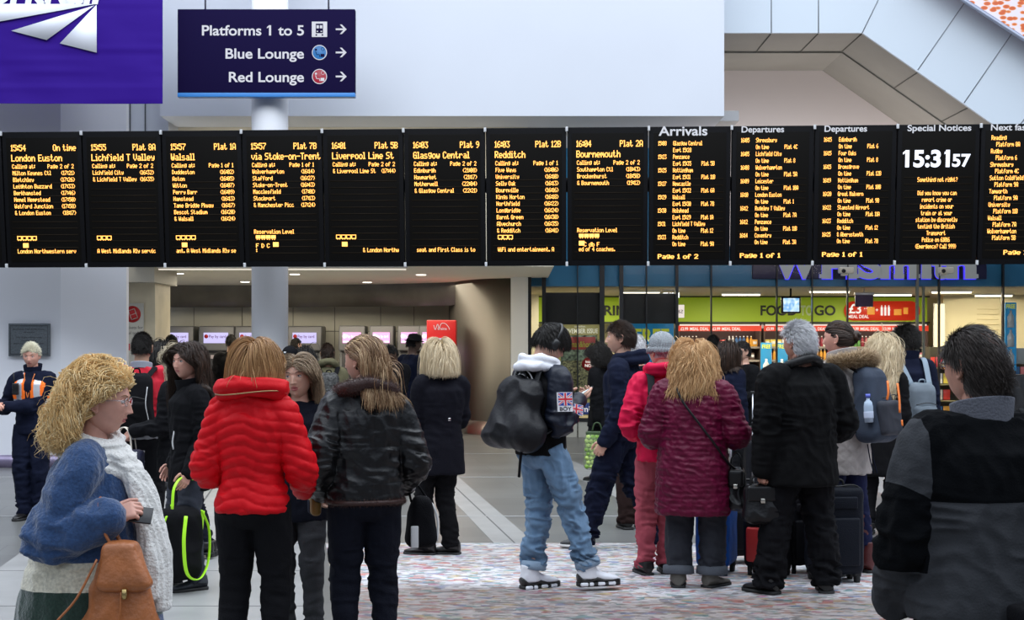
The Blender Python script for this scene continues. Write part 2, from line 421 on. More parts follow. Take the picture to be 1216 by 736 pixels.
HANDS = {}
def hand_mb(side, curl=.35, spread=.04, thumb=.5, vox=.0032, curls=None):
    """+Y along the fingers, palm faces -Z; side +1 = right hand (thumb towards -X)"""
    key = (side, curl, spread, thumb, vox, tuple(curls or ()))
    if key in HANDS: return HANDS[key]
    mb = MB()
    rbox(mb, (0,.047,0), (.080,.092,.027), r=.0125, seg=3, taper=lambda V: V*np.column_stack([.80+.22*sm(V[:,1],-.05,.03), np.ones(len(V)), 1-.12*sm(V[:,1],-.02,.05)]))
    ellipsoid(mb, (-.024*side*1.0,.030,-.009), (.019,.032,.015), None, 12, 10)
    ellipsoid(mb, (.026*side,.034,-.008), (.014,.034,.013), None, 12, 10)
    tube(mb, [(0,-.035,0),(0,.02,0)], [.0265,.029], n=14, flat=.72)
    L = [.074,.083,.077,.060]; xs = [-.0295,-.0100,.0095,.0285]; rr = [.0088,.0090,.0086,.0077]
    for i in range(4):
        c = (curls[i] if curls else curl*(1+.10*i))
        p = np.array([xs[i]*side, .088-(.004 if i in (0,) else (.010 if i == 3 else 0)), .001]); a = c*.9; P = [p - np.array([0,.025,0]), p]; R = [rr[i]*1.12, rr[i]*1.08]
        sx = (xs[i]/.03)*spread*side
        for k, (f, ac) in enumerate(((.45, c*1.15), (.30, c*.85), (.25, 0))):
            d = np.array([sx, math.cos(a), -math.sin(a)]); p = p + nrm(d)*L[i]*f; P.append(p); R.append(rr[i]*(.98-.08*k)); a += ac
        tube(mb, P, R, n=10, rounded=True)
    # thumb leaves the side of the palm near its base
    p = np.array([-.026*side, .018, -.008]); a = thumb
    P = [p]; R = [.0125]
    for f, dd in ((.040, (-.72*side, .66, -.28*a*1.6)), (.034, (-.38*side+.25*side*a, .88, -.45*a)), (.026, (-.10*side+.35*side*a, .92, -.55*a))):
        p = p + nrm(dd)*f; P.append(p); R.append(R[-1]*.90)
    tube(mb, P, R, n=10, rounded=True)
    out = remesh(mb, vox, 2); HANDS[key] = out
    return out

def ik(a, b, l1, l2, pole):
    a, b = np.array(a, float), np.array(b, float); d = b-a; L = np.linalg.norm(d)
    if L > (l1+l2)*.999: b = a + d/L*(l1+l2)*.999; d = b-a; L = np.linalg.norm(d)
    u = d/L; x = (l1*l1-l2*l2+L*L)/(2*L); h = math.sqrt(max(l1*l1-x*x, 0))
    p = np.asarray(pole, float); p = p - u*np.dot(p, u); p = nrm(p)
    return a + u*x + p*h, b

def crease(V, sc):
    """cloth creases: soft ridges of a slanted noise"""
    Q = V*np.asarray(sc); Q = Q + .6*np.column_stack([vnoise(V*6+i*11) for i in range(3)]); Q[:,2] += Q[:,0]*.5
    return 1.0 - 2.4*np.abs(vnoise(Q)) - .15

class Person:
    """Local frame: faces +Y, right hand on +X, feet on z=0."""
    def __init__(s, label, loc, rot=0, H=1.7, sw=1.0, fem=False, lean=0.0, side=0.0, head=(0,0,0), feet=None, lift=(0,0), hip=(0,0), drop=0.0,
                 handL=None, handR=None, poleL=(-.5,-1,-.3), poleR=(.5,-1,-.3), fL=None, fR=None, nL=None, nR=None, curlL=.35, curlR=.35,
                 skin=None, res=1, group=None, hs=1.0, cat='person', twist=0.0, name='person', shrug=0.0):
        s.root = thing(name, label, cat, loc, rot, group); s.H = H; s.fem = fem; s.res = res; s.skin = skin; s.sw = sw
        h = H; s.pelvis = np.array([hip[0], hip[1], .53*h - drop])
        s.lean, s.side, s.twist = lean, side, twist
        s.spine = RY(side)[:3,:3] @ RX(-lean)[:3,:3] @ RZ(twist)[:3,:3]
        neck = s.sp(0, 0, .835*h)
        hw = (.092 if fem else .106)*h*sw
        s.shL = s.sp(-hw, 0, (.788+shrug)*h); s.shR = s.sp(hw, 0, (.788+shrug)*h); s.neck = neck
        yaw, pitch, roll = head
        s.Rh = RZ(yaw)[:3,:3] @ RX(pitch)[:3,:3] @ RY(roll)[:3,:3]
        s.hs = hs*(h/1.70)*(.96 if fem else 1.0)
        s.hc = neck + s.spine @ np.array([0, .012*h, 0]) + np.array([0,0,.045*h]) + s.Rh @ np.array([0, .010, .045*h])
        top = s.hc[2] + .117*s.hs
        feet = feet or ((-.055, 0, 0.06), (.055, 0, -.06)); s.feet = feet       # (x, y, outward heading) in fractions of H / radians
        s.hipL = s.pelvis + np.array([-.050*h, 0, 0]); s.hipR = s.pelvis + np.array([.050*h, 0, 0])
        s.ank = []
        s.kn = []
        for k, (hp, ft) in enumerate(((s.hipL, feet[0]), (s.hipR, feet[1]))):
            a = np.array([ft[0]*h, ft[1]*h, .048*h+lift[k]]); hd = np.array([-math.sin(ft[2]), math.cos(ft[2]), 0])
            kn, a = ik(hp, a, .246*h, .240*h, hd + np.array([0,.05,0])); s.ank.append(a); s.kn.append(kn)
        s.lift = lift
        dL = s.spine @ np.array([-.03*h, -.005, 0]); dR = s.spine @ np.array([.03*h, -.005, 0])
        s.haL = np.array(handL)*h if handL is not None else s.shL + dL + np.array([0,.015*h,-.318*h])
        s.haR = np.array(handR)*h if handR is not None else s.shR + dR + np.array([0,.015*h,-.318*h])
        poleL = (poleL[0]*.35, poleL[1], poleL[2]-.25); poleR = (poleR[0]*.35, poleR[1], poleR[2]-.25)
        s.elL, s.haL = ik(s.shL, s.haL, .172*h, .152*h, poleL); s.elR, s.haR = ik(s.shR, s.haR, .172*h, .152*h, poleR)
        s.fL = nrm(fL) if fL is not None else nrm(s.haL - s.elL); s.fR = nrm(fR) if fR is not None else nrm(s.haR - s.elR)
        s.nL = nL if nL is not None else (1,0,0); s.nR = nR if nR is not None else (-1,0,0)   # palm normals
        s.curlL, s.curlR = curlL, curlR
    def sp(s, x, y, z):
        """point on the trunk: height z above the floor when upright"""
        p = np.array([x, y, z - .53*s.H])
        if p[2] <= 0: return s.pelvis + p
        return s.pelvis + s.spine @ p
    def ring(s, zf, hw, hd, y=0.0, p=2.3, n=32):
        h = s.H; z = zf*h; c = s.sp(0, 0, z); t = float(sm(zf, .50, .62)); M = np.eye(3)*(1-t) + s.spine*t
        r = ell_ring((0,0,0), hw*h, hd*h, n, p) + np.array([0, y*h, 0])
        return r @ M.T + c
    def hand_M(s, side):
        w, f, nn = (s.haR, s.fR, s.nR) if side > 0 else (s.haL, s.fL, s.nL)
        f = nrm(f); z = -np.asarray(nn, float); z = nrm(z - f*np.dot(z, f)); x = np.cross(f, z)
        M = np.eye(4); sc = s.H/1.75*(.93 if s.fem else 1.0); M[:3,0] = x*sc; M[:3,1] = f*sc; M[:3,2] = z*sc; M[:3,3] = w
        return M
    def headM(s):
        M = np.eye(4); M[:3,:3] = s.Rh*s.hs; M[:3,3] = s.hc; return M
    def body(s, lips=None, hairmat=None, eyes=False, look=(0,0), mouth=0.0, age=0.0, nose=1.0, closed=0.0, iris=(.12,.07,.04), brow=None, hands='LR',
             bthick=1.0, nails=None, wide=1.0, curlsR=None, curlsL=None, vox=.014):
        h = s.H; mb = MB()
        loft(mb, [s.ring(*a) for a in ((.50,.068,.048),(.53,.078,.052),(.60,.068,.048),(.70,.088,.060),(.77,.092,.058),(.81,.075,.045),(.84,.035,.034))])
        for hp, kn, an in ((s.hipL, s.kn[0], s.ank[0]), (s.hipR, s.kn[1], s.ank[1])):
            tube(mb, [hp, hp*.5+kn*.5, kn, kn*.6+an*.4, an, an-np.array([0,0,.02])], [.038*h,.035*h,.025*h,.025*h,.018*h,.018*h], n=14, k=3)
        for sh, el, ha in ((s.shL, s.elL, s.haL), (s.shR, s.elR, s.haR)):
            tube(mb, [sh, sh*.5+el*.5, el, el*.6+ha*.4, ha], [.030*h,.027*h,.023*h,.022*h,.0165*h], n=12, k=3, rounded=True)
        tube(mb, [s.neck - s.spine@np.array([0,0,.04*h]), s.neck, s.hc + s.Rh@np.array([0,-.018,-.055])*s.hs, s.hc+s.Rh@np.array([0,-.01,-.02])*s.hs],
             np.array([.052,.036,.034,.033])*h*(.90 if s.fem else 1.0), n=16, k=3)
        out = remesh(mb, vox, 3)
        out.merge(make_head(s.fem, s.res, nose=nose, mouth=mouth, age=age, wide=wide), s.headM())
        for sd, k in ((-1,'L'), (1,'R')):
            if k in hands:
                out.merge(hand_mb(sd, s.curlL if sd < 0 else s.curlR, vox=.0030 if s.res == 2 else .0045, curls=(curlsL if sd < 0 else curlsR)), s.hand_M(sd))
        sk = s.skin; hm = hairmat or sk; lp = lips or sk
        b = out.build('body', [sk, hm, lp], s.root)
        if eyes:
            iris_m = mat('iris_%d' % int(iris[2]*1000), iris, rough=.2); M = s.headM()
            for k in (-1, 1):
                V = MB(); V.merge(eyes_mb(look, closed, (k,)), M)
                V.build('eye', [mat('eye_white', (.75,.72,.70), rough=.25), iris_m, mat('lash_black', (.015,.01,.01), rough=.5), sk], s.root)
                if brow: q = MB(); q.merge(brows_mb(thick=bthick, sides=(k,)), M); q.build('eyebrow', brow, s.root)
        return b
    # ---------------------------------------------------------------- clothes
    def trousers(s, m, top=.60, under=.50, r=(.056,.043,.034,.032), vox=.010, fold=.006, name='trousers', hemz=.03, waist=(.088,.064), hips=(.104,.077), disp=None, seat=.004, cuff=None):
        h = s.H; mb = MB()
        loft(mb, [s.ring(*a) for a in ((.455,.055,.045,-.004),(.475,.080,.064,-.006),(.50,hips[0]*.99,hips[1],-seat),(.53,hips[0],hips[1],-seat),(.56,hips[0]*.95,hips[1]*.92,-seat*.5),(top,waist[0],waist[1],0)) if a[0] <= under+.012] + [s.ring(under+.03,hips[0]*.80,hips[1]*.78,0), s.ring(min(.60,under+.10),hips[0]*.66,hips[1]*.64,0)])
        pts = []
        for hp, kn, an in ((s.hipL, s.kn[0], s.ank[0]), (s.hipR, s.kn[1], s.ank[1])):
            e = nrm(an-kn); bot = an + e*(.048-hemz)*h*0 - np.array([0,0,(.048-hemz)*h]) if hemz < .048 else an + (kn-an)*((hemz-.048)/.24)
            P = [hp+np.array([0,-.006*h,-.0*h]), hp*.55+kn*.45+np.array([0,.004*h,0]), kn, kn*.55+an*.45+np.array([0,-.006*h,0]), bot]
            tube(mb, P, [r[0]*h, (r[0]*.5+r[1]*.5)*h*1.06, r[1]*h, r[2]*1.06*h, r[3]*h], n=18, k=4); pts.append((kn, bot))
        def D(V, N):
            d = np.zeros(len(V))
            for kn, bot in pts:
                w = gauss(np.linalg.norm(V-kn, axis=1), 0, .11*h) + .9*gauss(V[:,2], bot[2]+.03*h, .07*h)
                q = V + .03*np.column_stack([vnoise(V*9), vnoise(V*9+7), vnoise(V*9+3)])
                d += w*crease(q, (11,11,34))*1.3*fold
            d += fold*.6*crease(V, (13,13,6)) + fold*.3*crease(V+2, (35,35,18))
            d += gauss(V[:,2], .47*h, .03*h)*np.sin(V[:,0]*60+V[:,2]*40)*fold*.4
            return d if disp is None else d + disp(V, N)
        o = remesh(mb, vox, 4, D).build(name, m, s.root)
        if cuff:
            for kn, bot in pts:
                c = MB(); e = nrm(bot-kn); tube(c, [bot-e*.050, bot-e*.044, bot+e*.004, bot+e*.010], np.array([r[3]*h*1.08, r[3]*h*1.26, r[3]*h*1.30, r[3]*h*1.1]), n=28)
                c.build('trouser_cuff', cuff, s.root)
        return o
    def top(s, m, rings, sleeve=(.048,.040,.034), vox=.010, fold=.007, name='jacket', disp=None, extra=None, cut=(1.0,1.0), smooth=5, shp=1.0, foldscale=1.0, sleeves='LR', slip=0.0, elbow=1.0):
        """rings: (height, half width, half depth, y shift) as fractions of H, hem first"""
        h = s.H; mb = MB()
        loft(mb, [s.ring(*a) for a in rings])
        el = []
        for k, sh, e, ha, c in (('L', s.shL, s.elL, s.haL, cut[0]), ('R', s.shR, s.elR, s.haR, cut[1])):
            if k not in sleeves: continue
            w = e + (ha-e)*c
            inw = nrm(s.neck - sh)
            tube(mb, [sh+inw*.035*h, sh - np.array([0,0,.003*h]), sh*.5+e*.5, e, e*.5+w*.5, w], [sleeve[0]*.84*h*shp, sleeve[0]*.93*h*shp, (sleeve[0]*.42+sleeve[1]*.54)*h, sleeve[1]*h*elbow, (sleeve[1]*.45+sleeve[2]*.55)*h, sleeve[2]*h], n=20, k=4, rounded=True)
            el.append(e)
        if extra: extra(mb, s)
        hem = rings[0][0]*h
        def D(V, N):
            d = fold*.6*foldscale*crease(V, (9,9,5)) + fold*.35*crease(V+3, (24,24,13))
            for e in el:
                w = gauss(np.linalg.norm(V-e, axis=1), 0, .12*h)
                d += w*fold*1.2*crease(V, (10,10,30))
            w = gauss(V[:,2], s.sp(0,0,.62*h)[2], .05*h); d += w*fold*.6*crease(V, (7,7,24))
            return d if disp is None else d + disp(V, N)
        return remesh(mb, vox, smooth, D).build(name, m, s.root)
    def collar(s, m, h0=.825, h1=.875, r=(.062,.050), name='collar', thick=.012, y=0.0, flare=1.15, open=0.0, parent=None):
        h = s.H; mb = MB(); a = np.linspace(PI/2+open, PI/2+2*PI-open, 33); rings = []
        for z, f in ((h0, 1.0), (h1, flare), (h1+.003, flare*1.0), (h1-.004, flare*.86), (h0, .80)):
            c = s.sp(0,0,z*h)
            rings.append(np.array([c + s.spine@np.array([math.cos(t)*r[0]*f*h, math.sin(t)*r[1]*f*h + y*h, (-.012*h*math.sin(t))]) for t in a]))
        R = np.array(rings+[rings[0]]); mb.add(R.reshape(-1,3), g_grid(len(R), 33, wrap=False), None, 0)
        V, f4, *_ = mb.arrays()
        o = mb.build(name, m, parent or s.root); return o
    def scale_head(s): pass
    def shoes(s, m, sole, L=.155, name='shoe', high=.0, heel=.0, extra=None, toe=1.0, wide=1.0, pointed=.0, solem=.018):
        h = s.H
        for k in (0, 1):
            ft = s.feet[k]; a = s.ank[k]; an = np.array([a[0], a[1], 0])
            Lm = L*h; M = T(an[0], an[1], a[2]-.048*h) @ RZ(ft[2]) @ RX(-s.lift[k]*3.0)
            z0 = solem
            rings = []
            for t, w, ht in ((-.285,.55,.055),(-.27,.80,.075),(-.2,.95,.092+high*.0),(-.05,.92,.090),(.12,.95,.070),(.3,1.05,.052),(.48,1.02,.042),(.62,.80-.2*pointed,.034),(.69,.45-.2*pointed,.026),(.715,.12,.02)):
                y = t*Lm; W = .170*Lm*w*wide; hh = ht*h/1.7*toe + heel*max(0, (.25-t))*0
                n = 20; q = np.linspace(0, 2*PI, n, endpoint=False)
                rings.append(np.column_stack([np.cos(q)*W, np.full(n, y), z0*.6 + (np.sin(q)*.5+.5)**.8*hh]))
            mb = MB(); loft(mb, rings)
            tube(mb, [(0,-.06*Lm,.03*h),(0,-.07*Lm,(.062+high)*h)], [.036*h*1.0,.031*h if not high else .033*h], n=18, flat=1.05)
            up = remesh(mb, .0055 if s.res == 2 else .007, 3, lambda V, N: .0012*vnoise(V*60))
            g = MB(); g.merge(up, M); o = g.build(name, m, s.root)
            sb = MB(); out = []
            for t, w in ((-.30,.25),(-.285,.7),(-.23,.96),(-.05,.9),(.12,.92),(.3,1.08),(.48,1.06),(.62,.85-.2*pointed),(.70,.5-.2*pointed),(.728,.15)): out.append((t*Lm, .172*Lm*w*wide*1.06))
            pts = [(w_, y_) for y_, w_ in out] + [(-w_, y_) for y_, w_ in out[::-1]]
            zt = z0+.002
            V = np.array([(x_, y_, .0) for x_, y_ in pts] + [(x_, y_, zt*1.0) for x_, y_ in pts]); n_ = len(pts)
            sb.poly(V, [list(range(n_))[::-1], list(range(n_, 2*n_))] + [[i, (i+1)%n_, (i+1)%n_+n_, i+n_] for i in range(n_)])
            if heel: rbox(sb, (0,-.2*Lm,heel*.5-heel), (.14*Lm*2*.8,.20*Lm,heel), r=.004)
            gs = MB(); gs.merge(sb, M); gs.build('sole', sole, o)
            if extra: extra(s, o, M, Lm)
    # ---------------------------------------------------------------- hair as strands laid over the skull
    def hair(s, m, n=3200, zcut=-.20, rad=.0012, vol=.012, curl=(0,0), part=None, comb=(0,-.4,0), grav=.30, step=.014, steps=34, fringe=True,
             hl=.060, jitter=.16, name='hair', length=None, body=1.0, wave=(0,0), ends=.02, sides=3, spread=1.0, stiff=.80, lift=0.0, back=1.0, seed=3, zmin=-.05, tail=None, clear=True, fy=.028, sweep=0.0, thin=None, over=0.0):
        rg = np.random.default_rng(seed); hs = s.hs
        P = []
        while len(P) < n:
            q = rg.normal(size=3); q /= np.linalg.norm(q); x, y, z = q*np.array([.075,.100,.115])
            if y > .035: ok = z > hl - .35*abs(x)
            elif y > -.01: ok = z > .012
            else: ok = z > zmin
            if thin and ok and math.hypot(x-thin[0], y-thin[1]) < thin[2] and z > 0 and rg.random() < thin[3]: ok = False
            if ok: P.append((x, y, z))
        P = np.array(P); layer = rg.random(n)**.7
        E0 = np.array([.0765,.1020,.118])
        infl = 1 + (vol/.09)*layer
        p = P*(1.0+.3*(infl[:,None]-1))
        nrmv = P/E0**2; nrmv /= np.linalg.norm(nrmv, axis=1)[:,None]
        px = part if part is not None else 0.0
        d = np.zeros_like(p)
        if part is not None:
            d[:,0] = np.where(P[:,0] > px, 1.0, -1.0)*sm(P[:,2], .02, .09)*np.where(P[:,1] > -.05, 1, .4); d[:,1] = -.25
        d += np.array(comb); d[:,2] -= .25
        d += rg.normal(size=d.shape)*jitter
        d -= nrmv*np.sum(d*nrmv, 1)[:,None]; d /= np.linalg.norm(d, axis=1)[:,None]+1e-9
        d += nrmv*lift; d /= np.linalg.norm(d, axis=1)[:,None]+1e-9
        tr = [p.copy()]
        # obstacles in head space: head, neck, trunk
        Mi = np.linalg.inv(s.headM()); Rinv = Mi[:3,:3]; down = nrm(Rinv @ np.array([0,0,-1.0]))
        obs = []
        for c, r_ in ((s.sp(0, -.005*s.H, .775*s.H), (.135*s.H*body*s.sw, .070*s.H*body, .072*s.H)), (s.sp(0, -.01*s.H, .70*s.H), (.115*s.H*body, .085*s.H*body, .15*s.H))):
            obs.append((xf(c[None], Mi)[0], np.array(r_)/hs))
        if over: obs.append((xf(s.sp(0, -.004*s.H, .822*s.H)[None], Mi)[0], np.array((over, over*.88, .050*s.H))/hs))
        Rl = s.spine.T @ s.Rh
        zc = zcut + rg.normal(size=n)*ends
        L = np.full(n, 1e9) if length is None else length*(1+rg.normal(size=n)*.18)
        ph = rg.random(n)*2*PI; lockid = np.floor(P[:,0]*55)*7 + np.floor(P[:,2]*40)*3 + (P[:,1] > 0); lph = (np.sin(lockid*12.9898)*43758.5453) % 1 * 2*PI
        alive = np.ones(n, bool); trav = np.zeros(n)
        for i in range(steps):
            d = d*stiff + down*grav*(1-stiff)*3 + rg.normal(size=d.shape)*jitter*.12
            d /= np.linalg.norm(d, axis=1)[:,None]+1e-9
            if sweep: d[:,1] -= sweep*((p[:,1] > -.02) & (p[:,2] > .02)); d /= np.linalg.norm(d, axis=1)[:,None]+1e-9
            q = p + d*step
            e = q/(E0*infl[:,None]); f = np.linalg.norm(e, axis=1); ins = (f < 1)
            q = np.where(ins[:,None], q/np.maximum(f, .2)[:,None], q)
            # neck cylinder
            rn = np.hypot(q[:,0], q[:,1]+.02); nk = (q[:,2] < -.05) & (rn < .055+.02*layer)
            q[:,0] = np.where(nk, q[:,0]/np.maximum(rn,.01)*(.055+.02*layer), q[:,0]); q[:,1] = np.where(nk, (q[:,1]+.02)/np.maximum(rn,.01)*(.055+.02*layer)-.02, q[:,1])
            for c, r_ in obs:
                w = (q - c) @ Rl.T; e = w/(r_*(1+.10*layer[:,None])); f = np.linalg.norm(e, axis=1); ins2 = f < 1
                wq = (w/np.maximum(f,.3)[:,None]) @ Rl + c; q = np.where(ins2[:,None], wq, q)
            if clear:  # keep the face clear
                fz = (q[:,1] > fy) & (q[:,2] < .050 - .30*np.abs(q[:,0]))
                sg = np.where(q[:,0] >= 0, 1.0, -1.0); q[:,0] = np.where(fz & (np.abs(q[:,0]) < .066), sg*np.minimum(np.abs(q[:,0])+.016, .070+.010*layer), q[:,0]); q[:,1] = np.where(fz, np.maximum(q[:,1]-.013, fy-.003), q[:,1])
            if tail is not None:
                tt = np.array(tail); v = tt - q; dist = np.linalg.norm(v, axis=1); q = q + v/np.maximum(dist,.001)[:,None]*np.minimum(.010, dist)[:,None]*.9
                e = q/(E0*infl[:,None]); f = np.linalg.norm(e, axis=1); q = np.where((f < 1)[:,None], q/np.maximum(f,.2)[:,None], q)
            mv = q - p; ln = np.linalg.norm(mv, axis=1); mv /= np.maximum(ln, 1e-6)[:,None]
            dead = (q[:,2] < zc) | (trav > L) | (ln > 2.6*step) | (np.abs(q[:,0]) > .20) | (np.abs(q[:,1]) > .22); alive &= ~dead
            p = np.where(alive[:,None], q, p); trav = trav + np.where(alive, np.maximum(ln, .3*step), 0); d = np.where(alive[:,None], mv*.7+d*.3, d)
            tr.append(p.copy())
        A = np.array(tr)                                   # steps+1, n, 3
        k = A.shape[0]; tpar = np.linspace(0, 1, k)[:,None]
        if curl[0] or wave[0]:
            arc = np.concatenate([[np.zeros(n)], np.cumsum(np.linalg.norm(np.diff(A, axis=0), axis=2), 0)])
            amp = np.minimum(arc/.06, 1)
            off = np.stack([np.cos(arc*curl[1]+lph+ph*.12), np.sin(arc*curl[1]+lph+ph*.12), np.cos(arc*curl[1]*.7+lph*2)], -1)*curl[0]*amp[:,:,None]
            off += np.stack([np.sin(arc*wave[1]+lph*.5), np.cos(arc*wave[1]+lph*.3), 0*arc], -1)*wave[0]*amp[:,:,None]
            A = A + off
        # drop strands that died at once
        ln = np.linalg.norm(np.diff(A, axis=0), axis=2)
        seg = (ln > 1e-5).sum(0)
        rr = rad*(1-.55*np.linspace(0,1,k)**2)[:,None]*np.where(seg > 0, 1, 0)
        # taper at each strand's own end
        idx = np.arange(k)[:,None]; rr = rr*np.clip((seg[None,:]-idx+1)/4, .12, 1)
        Tn = np.gradient(A, axis=0); Tn /= np.linalg.norm(Tn, axis=2)[:,:,None]+1e-9
        out = A/ (np.linalg.norm(A, axis=2)[:,:,None]+1e-9)
        Xv = np.cross(Tn, out); Xv /= np.linalg.norm(Xv, axis=2)[:,:,None]+1e-9; Yv = np.cross(Tn, Xv)
        ang = np.linspace(0, 2*PI, sides, endpoint=False)
        R = A[:,:,None,:] + (np.cos(ang)[None,None,:,None]*Xv[:,:,None,:]*1.5 + np.sin(ang)[None,None,:,None]*Yv[:,:,None,:])*rr[:,:,None,None]
        # only segments that live
        V = R.transpose(1,0,2,3).reshape(-1,3)             # strand, step, side
        j = np.arange(sides); F = []
        st = np.arange(n)[:,None]; ii = np.arange(k-1)[None,:]; ok = ii < np.maximum(seg[:,None], 0)
        base = (st*k+ii)[ok]*sides
        F = np.stack([base[:,None]+j, base[:,None]+(j+1)%sides, base[:,None]+sides+(j+1)%sides, base[:,None]+sides+j], -1).reshape(-1,4)
        used = np.unique(F); mp = np.full(len(V), -1); mp[used] = np.arange(len(used))
        mb = MB(); mb.add(xf(V[used], s.headM()), mp[F])
        clump = .5+.5*vnoise(P*45); rnd = np.clip(.55*rg.random(n)+.45*clump, 0, 1)
        at = np.repeat(rnd, k*sides)[used]
        return mb.build(name, m, s.root, attr=at)
# ------------------------------------------------------------------ camera, sky, lamps
cam = bpy.data.cameras.new('camera'); cam.lens = 50; cam.sensor_width = 36; cam.shift_y = 45/1216; cam.clip_end = 200
co = bpy.data.objects.new('camera', cam); COL.objects.link(co); co.location = (0,0,EYE); co.rotation_euler = (PI/2,0,0); SC.camera = co
w = bpy.data.worlds.new('sky'); SC.world = w; w.use_nodes = True
bg = w.node_tree.nodes['Background']; bg.inputs[1].default_value = 1.0
_t = w.node_tree; _g = _t.nodes.new('ShaderNodeTexCoord'); _s = _t.nodes.new('ShaderNodeSeparateXYZ'); link(_t, _g.outputs['Generated'], _s.inputs[0])
_r = _t.nodes.new('ShaderNodeValToRGB'); _e = _r.color_ramp.elements; _e[0].position = .0; _e[0].color = (.10,.11,.125,1); _e[1].position = .75; _e[1].color = (1.0,1.12,1.30,1)
_k = _e.new(.12); _k.color = (.16,.175,.20,1); _k = _e.new(.40); _k.color = (.72,.82,.98,1)
link(_t, _s.outputs['Z'], _r.inputs[0]); link(_t, _r.outputs[0], bg.inputs[0])
def area(name, loc, rot, sx, sy, e, col=(1,1,1)):
    l = bpy.data.lights.new(name, 'AREA'); l.shape = 'RECTANGLE'; l.size = sx; l.size_y = sy; l.energy = e; l.color = col
    o = bpy.data.objects.new(name, l); COL.objects.link(o); o.location = loc; o.rotation_euler = rot; return o
area('roof_daylight', (0, 10, 11), (0,0,0), 22, 16, 1900, (.88,.94,1))
area('atrium_daylight', (2, 9, 10), (math.radians(58),0,0), 20, 5, 900, (.88,.94,1))

# ------------------------------------------------------------------ floor
def floor_mat():
    m, t, b = nt('grey_stone_floor')
    tc = t.nodes.new('ShaderNodeTexCoord'); mp = t.nodes.new('ShaderNodeMapping'); mp.inputs['Rotation'].default_value = (0,0,-math.radians(8.2))
    link(t, tc.outputs['Object'], mp.inputs['Vector'])
    br = t.nodes.new('ShaderNodeTexBrick'); br.inputs['Scale'].default_value = 1.0; br.inputs['Brick Width'].default_value = 1.2; br.inputs['Row Height'].default_value = .6
    br.inputs['Mortar Size'].default_value = .006; br.inputs['Color1'].default_value = (.120,.121,.118,1); br.inputs['Color2'].default_value = (.150,.151,.147,1); br.inputs['Mortar'].default_value = (.09,.09,.09,1)
    link(t, mp.outputs[0], br.inputs['Vector'])
    n = t.nodes.new('ShaderNodeTexNoise'); n.inputs['Scale'].default_value = 1.3; n.inputs['Detail'].default_value = 6; link(t, mp.outputs[0], n.inputs['Vector'])
    mr = t.nodes.new('ShaderNodeMapRange'); mr.inputs[3].default_value = .78; mr.inputs[4].default_value = 1.22; link(t, n.outputs['Fac'], mr.inputs[0])
    mx = t.nodes.new('ShaderNodeVectorMath'); mx.operation = 'SCALE'; link(t, br.outputs[0], mx.inputs[0]); link(t, mr.outputs[0], mx.inputs['Scale'])
    link(t, mx.outputs[0], b.inputs['Base Color']); b.inputs['Roughness'].default_value = .34
    return m
f = MB(); box(f, (-16,-2,-.2), (16,34,0)); structure(f.build('floor', floor_mat(), smooth=False))
SL = -.144
light_stone = mat('light_stone', (.29,.29,.285), rough=.4, var=.10, vscale=3)
pale_stone = mat('pale_stone_line', (.34,.34,.34), rough=.4)
def strip(n, x0, x1, y0, y1, Yr, m, z=.002, joints=0):
    """inlaid stone strip following the station grid; x at depth Yr"""
    mb = MB(); s = lambda x, y: x + SL*(y-Yr)
    prism(mb, [(s(x0,y0),y0),(s(x1,y0),y0),(s(x1,y1),y1),(s(x0,y1),y1)], -.05, z, axis='Z'); fx = mb.mesh('trim'); fix_normals(fx)
    structure(link_mesh('trim_%d' % n, fx, m))
    for p in fx.polygons: p.use_smooth = False
strip(1, -3.73, -1.40, 3.5, 26, 10.35, light_stone)
strip(2, -.24, .102, 11.2, 26, 12.28, light_stone)
strip(3, 1.15, 1.60, 11.2, 26, 15.0, light_stone)
strip(4, 4.6, 5.4, 11.2, 26, 12.0, light_stone)
jm = mat('stone_joint', (.10,.10,.10), rough=.6)
strip(5, -2.58, -2.56, 3.5, 26, 10.35, jm, .003); strip(6, -3.2, -3.185, 3.5, 26, 10.35, jm, .003); strip(7, -1.98, -1.965, 3.5, 26, 10.35, jm, .003)
strip(8, -.075, -.06, 11.2, 26, 12.28, jm, .003)
for k, yy in enumerate((13.5, 17.6, 21.5)):
    q = MB(); box(q, (-14,yy,-.05), (14,yy+.045,.0035)); structure(q.build('trim_%d' % (9+k), pale_stone, smooth=False))
for k, yy in enumerate((6.0, 7.4, 8.8, 10.2, 11.6)):
    q = MB(); x0 = -3.73+SL*(yy-10.35); box(q, (x0,yy,-.05), (x0+2.33,yy+.012,.0032)); structure(q.build('trim_%d' % (12+k), jm, smooth=False))

